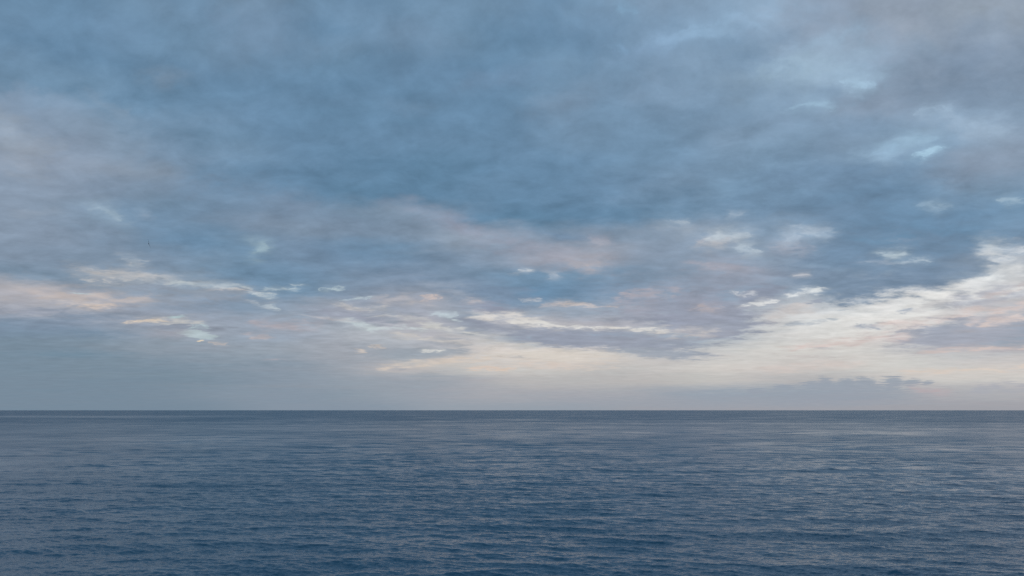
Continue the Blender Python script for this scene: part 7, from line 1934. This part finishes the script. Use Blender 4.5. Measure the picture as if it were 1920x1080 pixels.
    mx = T.n('ShaderNodeMixShader', {0: 0.94, 1: clear.outputs[0], 2: cloud})
    T.n('ShaderNodeOutputWorld', {'Surface': mx.outputs[0]})
    w.cycles.sampling_method = 'MANUAL'
    w.cycles.sample_map_resolution = 512


build_world()

# ------------------------------------------------------------------ sea
def sea_material():
    m = bpy.data.materials.new("sea_water")
    m.use_nodes = True
    nt = m.node_tree
    nt.nodes.clear()
    T = Tree(nt)
    geo = T.n('ShaderNodeNewGeometry')
    P = geo.outputs['Position']
    s = T.n('ShaderNodeSeparateXYZ', {0: P})
    px, py, _ = s.outputs
    flat = T.xyz(px, py, 0.0)
    r = T.v('LENGTH', flat)
    far = T.rng(r, 140.0, 700.0)
    # slopes of the ripples on the waves that the mesh carries
    st = T.n('ShaderNodeMapping', {'Vector': flat, 'Rotation': (0, 0, R(8)), 'Scale': (0.42, 1.0, 1.0)}).outputs[0]
    rip = T.noise(st, 2.6, 3.0, 0.6).outputs[1]
    mid = T.noise(T.v('ADD', st, (31, 17, 5)), 0.13, 5.0, 0.62).outputs[1]
    # gusts and slicks: patches where the water is rougher or calmer
    gst = T.n('ShaderNodeMapping', {'Vector': flat, 'Rotation': (0, 0, R(-6)), 'Scale': (0.7, 1.0, 1.0)}).outputs[0]
    gust = T.noise(gst, 0.030, 5.0, 0.6).outputs[0]
    gust2 = T.noise(T.v('ADD', gst, (500, 900, 0)), 0.0045, 4.0, 0.6).outputs[0]
    g = T.m('ADD', T.m('MULTIPLY', T.m('SUBTRACT', gust, 0.5), 2.0), T.m('MULTIPLY', T.m('SUBTRACT', gust2, 0.5), 2.0))
    g = T.m('MINIMUM', T.m('MAXIMUM', T.m('ADD', 1.0, g), 0.35), 1.8)
    # long calm slick far out on the left
    wob = T.m('MULTIPLY', T.m('SUBTRACT', T.noise(flat, 0.0012, 4.0, 0.6).outputs[0], 0.5), 700.0)
    yy = T.m('ADD', py, wob)
    slick = T.m('MULTIPLY', T.m('MULTIPLY', T.rng(yy, 2900, 3150), T.rng(yy, 4150, 3800)), T.rng(px, -730.0, -1750.0))
    g = T.m('MULTIPLY', g, T.m('SUBTRACT', 1.0, T.m('MULTIPLY', slick, T.m('MULTIPLY', T.rng(gust2, 0.3, 0.6), 0.6))))
    half = (0.5, 0.5, 0.5)
    k1 = T.m('MULTIPLY', g, T.rng(r, 130.0, 700.0, RIP_NEAR, RIP_FAR))
    k2 = T.m('MULTIPLY', g, T.rng(r, 170.0, 700.0, 0.0, MID_FAR))
    sl = T.v('ADD', T.v('SCALE', T.v('SUBTRACT', rip, half), scale=k1), T.v('SCALE', T.v('SUBTRACT', mid, half), scale=k2))
    sl = T.v('MULTIPLY', sl, (0.8, 1.15, 0.0))
    nrm = T.v('NORMALIZE', T.v('ADD', geo.outputs['Normal'], sl))
    # waves too small to resolve become roughness: slope spread ~0.15 far out
    rough = T.m('MULTIPLY', T.m('ADD', T.rng(r, 90.0, 800.0, ROUGH_NEAR, ROUGH_FAR), T.rng(r, 700.0, 3000.0, 0.0, 0.10)), T.m('POWER', g, 0.6))
    bs = T.n('ShaderNodeBsdfPrincipled', {'Base Color': WATER, 'Roughness': rough, 'IOR': 1.333, 'Normal': nrm})
    T.n('ShaderNodeOutputMaterial', {'Surface': bs.outputs[0]})
    return m


RIP_NEAR, RIP_FAR, MID_FAR = 0.80, 0.28, 0.26
ROUGH_NEAR, ROUGH_FAR = 0.16, 0.24
WATER = (0.001, 0.092, 0.165, 1.0)


def sea_mesh():
    rng = np.random.default_rng(7)
    # distances from the ship's side: dense where single waves show, opening up with the square of the distance
    rr = [2.0]
    while rr[-1] < 118.0:
        rr.append(rr[-1] + max(0.45, 0.035 * rr[-1]) * (0.5 if rr[-1] > 90 else 1.0))
    while rr[-1] < 270.0:
        rr.append(rr[-1] + 0.36)
    while rr[-1] < 60000.0:
        rr.append(rr[-1] + min(0.36 * (rr[-1] / 270.0) ** 2, 0.2 * rr[-1]))
    rr = np.array(rr)
    fine = np.radians(np.arange(-37.0, 37.0001, 0.075))
    # columns widen step by step outside the ship's forward view
    ends = [np.arange(37.2, 47.0, 0.2), np.arange(47.3, 70.0, 0.5), np.arange(71.0, 178.5, 2.5)]
    steps = [np.full(len(e), s) for e, s in zip(ends, (0.2, 0.5, 2.5))]
    ends, steps = np.concatenate(ends), np.concatenate(steps)
    th = np.concatenate([fine, np.radians(ends), np.radians(360.0 - ends[::-1])])
    order_step = np.radians(np.concatenate([np.full(len(fine), 0.075), steps, steps[::-1]]))
    nr, nt_ = len(rr), len(th)
    X = (rr[:, None] * np.sin(th)[None, :]).astype(np.float64)
    Y = (rr[:, None] * np.cos(th)[None, :]).astype(np.float64)
    dr = np.gradient(rr)
    cell = np.maximum(dr[:, None], 0.0 * order_step[None, :] + rr[:, None] * order_step[None, :])
    Z = np.zeros_like(X)
    DX = np.zeros_like(X)
    DY = np.zeros_like(X)
    n = 150
    lam = np.exp(np.linspace(math.log(1.1), math.log(52.0), n) + rng.normal(0, 0.02, n))
    for L in lam[::-1]:
        spread = 0.42 if L < 6 else 0.32
        a0 = rng.normal(R(-8.0), spread)                      # travel direction, measured from straight towards the ship
        if L > 14:
            a0 = rng.normal(R(5.0), 0.17)
        kx, ky = math.sin(a0), -math.cos(a0)
        k = 2 * math.pi / L
        slope = 0.0168 * (1.0 if L < 5 else (5.0 / L) ** 0.42)
        if L > 38:
            slope *= 0.6
        amp = slope / k
        ph = rng.uniform(0, 2 * math.pi)
        # rows where the mesh still resolves this wave in view
        rows = np.where(cell.min(axis=1) * 2.2 < L)[0]
        if len(rows) == 0:
            continue
        b = rows.max() + 1
        w = np.clip((L / cell[:b] - 2.2) / 2.2, 0, 1)
        phs = k * (kx * X[:b] + ky * Y[:b]) + ph
        sn, cs = np.sin(phs), np.cos(phs)
        Z[:b] += w * amp * cs
        DX[:b] -= w * amp * kx * sn * 1.15
        DY[:b] -= w * amp * ky * sn * 1.15
    X += DX
    Y += DY
    co = np.stack([X, Y, Z], -1).reshape(-1, 3).astype(np.float32)
    i = np.arange(nr - 1)[:, None]
    j = np.arange(nt_)[None, :]
    j2 = (j + 1) % nt_
    quads = np.stack([i * nt_ + j + 0 * i, i * nt_ + j2, (i + 1) * nt_ + j2, (i + 1) * nt_ + j], -1)
    quads = quads[..., ::-1].reshape(-1, 4).astype(np.int32)
    # close the disc under the ship's side
    me = bpy.data.meshes.new("sea")
    nv, nq = len(co), len(quads)
    me.vertices.add(nv + 1)
    co = np.vstack([co, np.array([[0, 0, 0]], np.float32)])
    me.vertices.foreach_set("co", co.ravel())
    tris = np.stack([np.arange(nt_), np.full(nt_, nv), (np.arange(nt_) + 1) % nt_], -1).astype(np.int32)[:, ::-1]
    loops = np.concatenate([quads.ravel(), tris.ravel()])
    me.loops.add(len(loops))
    me.loops.foreach_set("vertex_index", loops)
    starts = np.concatenate([np.arange(nq) * 4, nq * 4 + np.arange(nt_) * 3]).astype(np.int32)
    me.polygons.add(nq + nt_)
    me.polygons.foreach_set("loop_start", starts)
    me.update(calc_edges=True)
    me.validate()
    me.polygons.foreach_set("use_smooth", np.ones(nq + nt_, dtype=bool))
    me.update()
    return me


sea = bpy.data.objects.new("sea", sea_mesh())
sc.collection.objects.link(sea)
sea.data.materials.append(sea_material())
sea["kind"] = "structure"
sea["label"] = "dark blue open sea with low wind waves reaching the straight horizon"

# ------------------------------------------------------------------ seabird
def plain(name, rgb, rough=0.7):
    m = bpy.data.materials.new(name)
    m.use_nodes = True
    T = Tree(m.node_tree)
    bs = m.node_tree.nodes["Principled BSDF"]
    tc = T.n('ShaderNodeTexCoord').outputs['Object']
    nz = T.noise(tc, 18.0, 3.0, 0.6).outputs[0]
    dark = tuple(c * 0.7 for c in rgb) + (1.0,)
    lite = tuple(min(1.0, c * 1.3) for c in rgb) + (1.0,)
    m.node_tree.links.new(T.mix(nz, dark, lite), bs.inputs['Base Color'])
    bs.inputs['Roughness'].default_value = rough
    return m


def ring(bm, c, ax, up, w, h, n=10):
    side = ax.cross(up).normalized()
    up = side.cross(ax).normalized()
    return [bm.verts.new(c + side * (w * math.cos(t)) + up * (h * math.sin(t)))
            for t in (2 * math.pi * k / n for k in range(n))]


def loft(bm, rings):
    for a, b in zip(rings, rings[1:]):
        n = len(a)
        for k in range(n):
            bm.faces.new((a[k], a[(k + 1) % n], b[(k + 1) % n], b[k]))
    bm.faces.new(rings[0][::-1])
    bm.faces.new(rings[-1])


def make_bird():
    dark = plain("dark_feathers", (0.05, 0.05, 0.055))
    horn = plain("dark_bill", (0.06, 0.055, 0.05), 0.4)
    gloss = plain("dark_eye", (0.01, 0.01, 0.01), 0.15)
    root = bpy.data.objects.new("seabird", None)
    sc.collection.objects.link(root)
    root["label"] = "small dark bird banking on edge high over the sea"
    root["category"] = "bird"
    bm = bmesh.new()
    F, U, S = Vector((0, 1, 0)), Vector((0, 0, 1)), Vector((1, 0, 0))
    # trunk, neck, head: +Y is forward
    sec = [(-0.24, 0.012, 0.010, 0.0), (-0.18, 0.035, 0.028, 0.0), (-0.08, 0.062, 0.055, -0.004), (0.02, 0.070, 0.064, -0.008),
           (0.10, 0.058, 0.054, -0.002), (0.15, 0.038, 0.038, 0.010), (0.19, 0.036, 0.037, 0.018), (0.225, 0.032, 0.033, 0.018),
           (0.245, 0.016, 0.017, 0.014)]
    loft(bm, [ring(bm, Vector((0, yy, zz)), F, U, w, h, 12) for yy, w, h, zz in sec])
    # fanned tail
    loft(bm, [ring(bm, Vector((0, -0.18, 0.0)), F, U, 0.03, 0.018, 8), ring(bm, Vector((0, -0.30, 0.002)), F, U, 0.06, 0.010, 8),
              ring(bm, Vector((0, -0.36, 0.003)), F, U, 0.075, 0.008, 8)][::-1])
    # long narrow wings, bent at the wrist
    for sg in (-1, 1):
        st = [(0.03, 0.03, 0.075, 0.022, 0.012), (0.18, 0.045, 0.080, 0.018, 0.045), (0.34, 0.070, 0.070, 0.014, 0.070),
              (0.50, 0.045, 0.055, 0.011, 0.068), (0.62, 0.0, 0.036, 0.009, 0.055), (0.70, -0.045, 0.012, 0.007, 0.045)]
        rs = []
        for xx, yy, chord, t, zz in st:
            c = Vector((sg * xx, yy, zz))
            rs.append([bm.verts.new(c + F * (chord * math.cos(a)) + U * (t * math.sin(a)))
                       for a in (2 * math.pi * k / 10 for k in range(10))])
        loft(bm, rs if sg < 0 else [r[::-1] for r in rs])
    me = bpy.data.meshes.new("body")
    bm.normal_update()
    bm.to_mesh(me)
    bm.free()
    body = bpy.data.objects.new("body", me)
    sc.collection.objects.link(body)
    body.parent = root
    me.materials.append(dark)
    rm = body.modifiers.new("fuse", 'REMESH')
    rm.mode = 'VOXEL'
    rm.voxel_size = 0.010
    rm.use_smooth_shade = True
    bm = bmesh.new()
    loft(bm, [ring(bm, Vector((0, yy, zz)), F, U, w, h, 8) for yy, w, h, zz in
              ((0.235, 0.012, 0.013, 0.014), (0.265, 0.009, 0.010, 0.012), (0.290, 0.006, 0.007, 0.008), (0.300, 0.002, 0.003, 0.002))])
    me = bpy.data.meshes.new("beak")
    bm.to_mesh(me)
    bm.free()
    bk = bpy.data.objects.new("beak", me)
    sc.collection.objects.link(bk)
    bk.parent = root
    me.materials.append(horn)
    for sg in (-1, 1):
        bm = bmesh.new()
        bmesh.ops.create_icosphere(bm, subdivisions=2, radius=0.006)
        me = bpy.data.meshes.new("eye")
        bm.to_mesh(me)
        bm.free()
        ey = bpy.data.objects.new("eye", me)
        sc.collection.objects.link(ey)
        ey.parent = root
        ey.location = (sg * 0.031, 0.218, 0.028)
        me.materials.append(gloss)
    dist, a, e = 140.0, R(-24.75), R(10.72)
    root.location = (dist * math.sin(a) * math.cos(e), dist * math.cos(a) * math.cos(e), EYE + dist * math.sin(e))
    # flies towards the left background, rolled almost onto its wing tip
    heading = Matrix.Rotation(R(20), 3, 'Z')
    roll = Matrix.Rotation(R(72), 3, 'Y')
    root.rotation_euler = (heading @ roll).to_euler()


make_bird()

sc.cycles.use_denoising = False
sc.cycles.max_bounces = 6
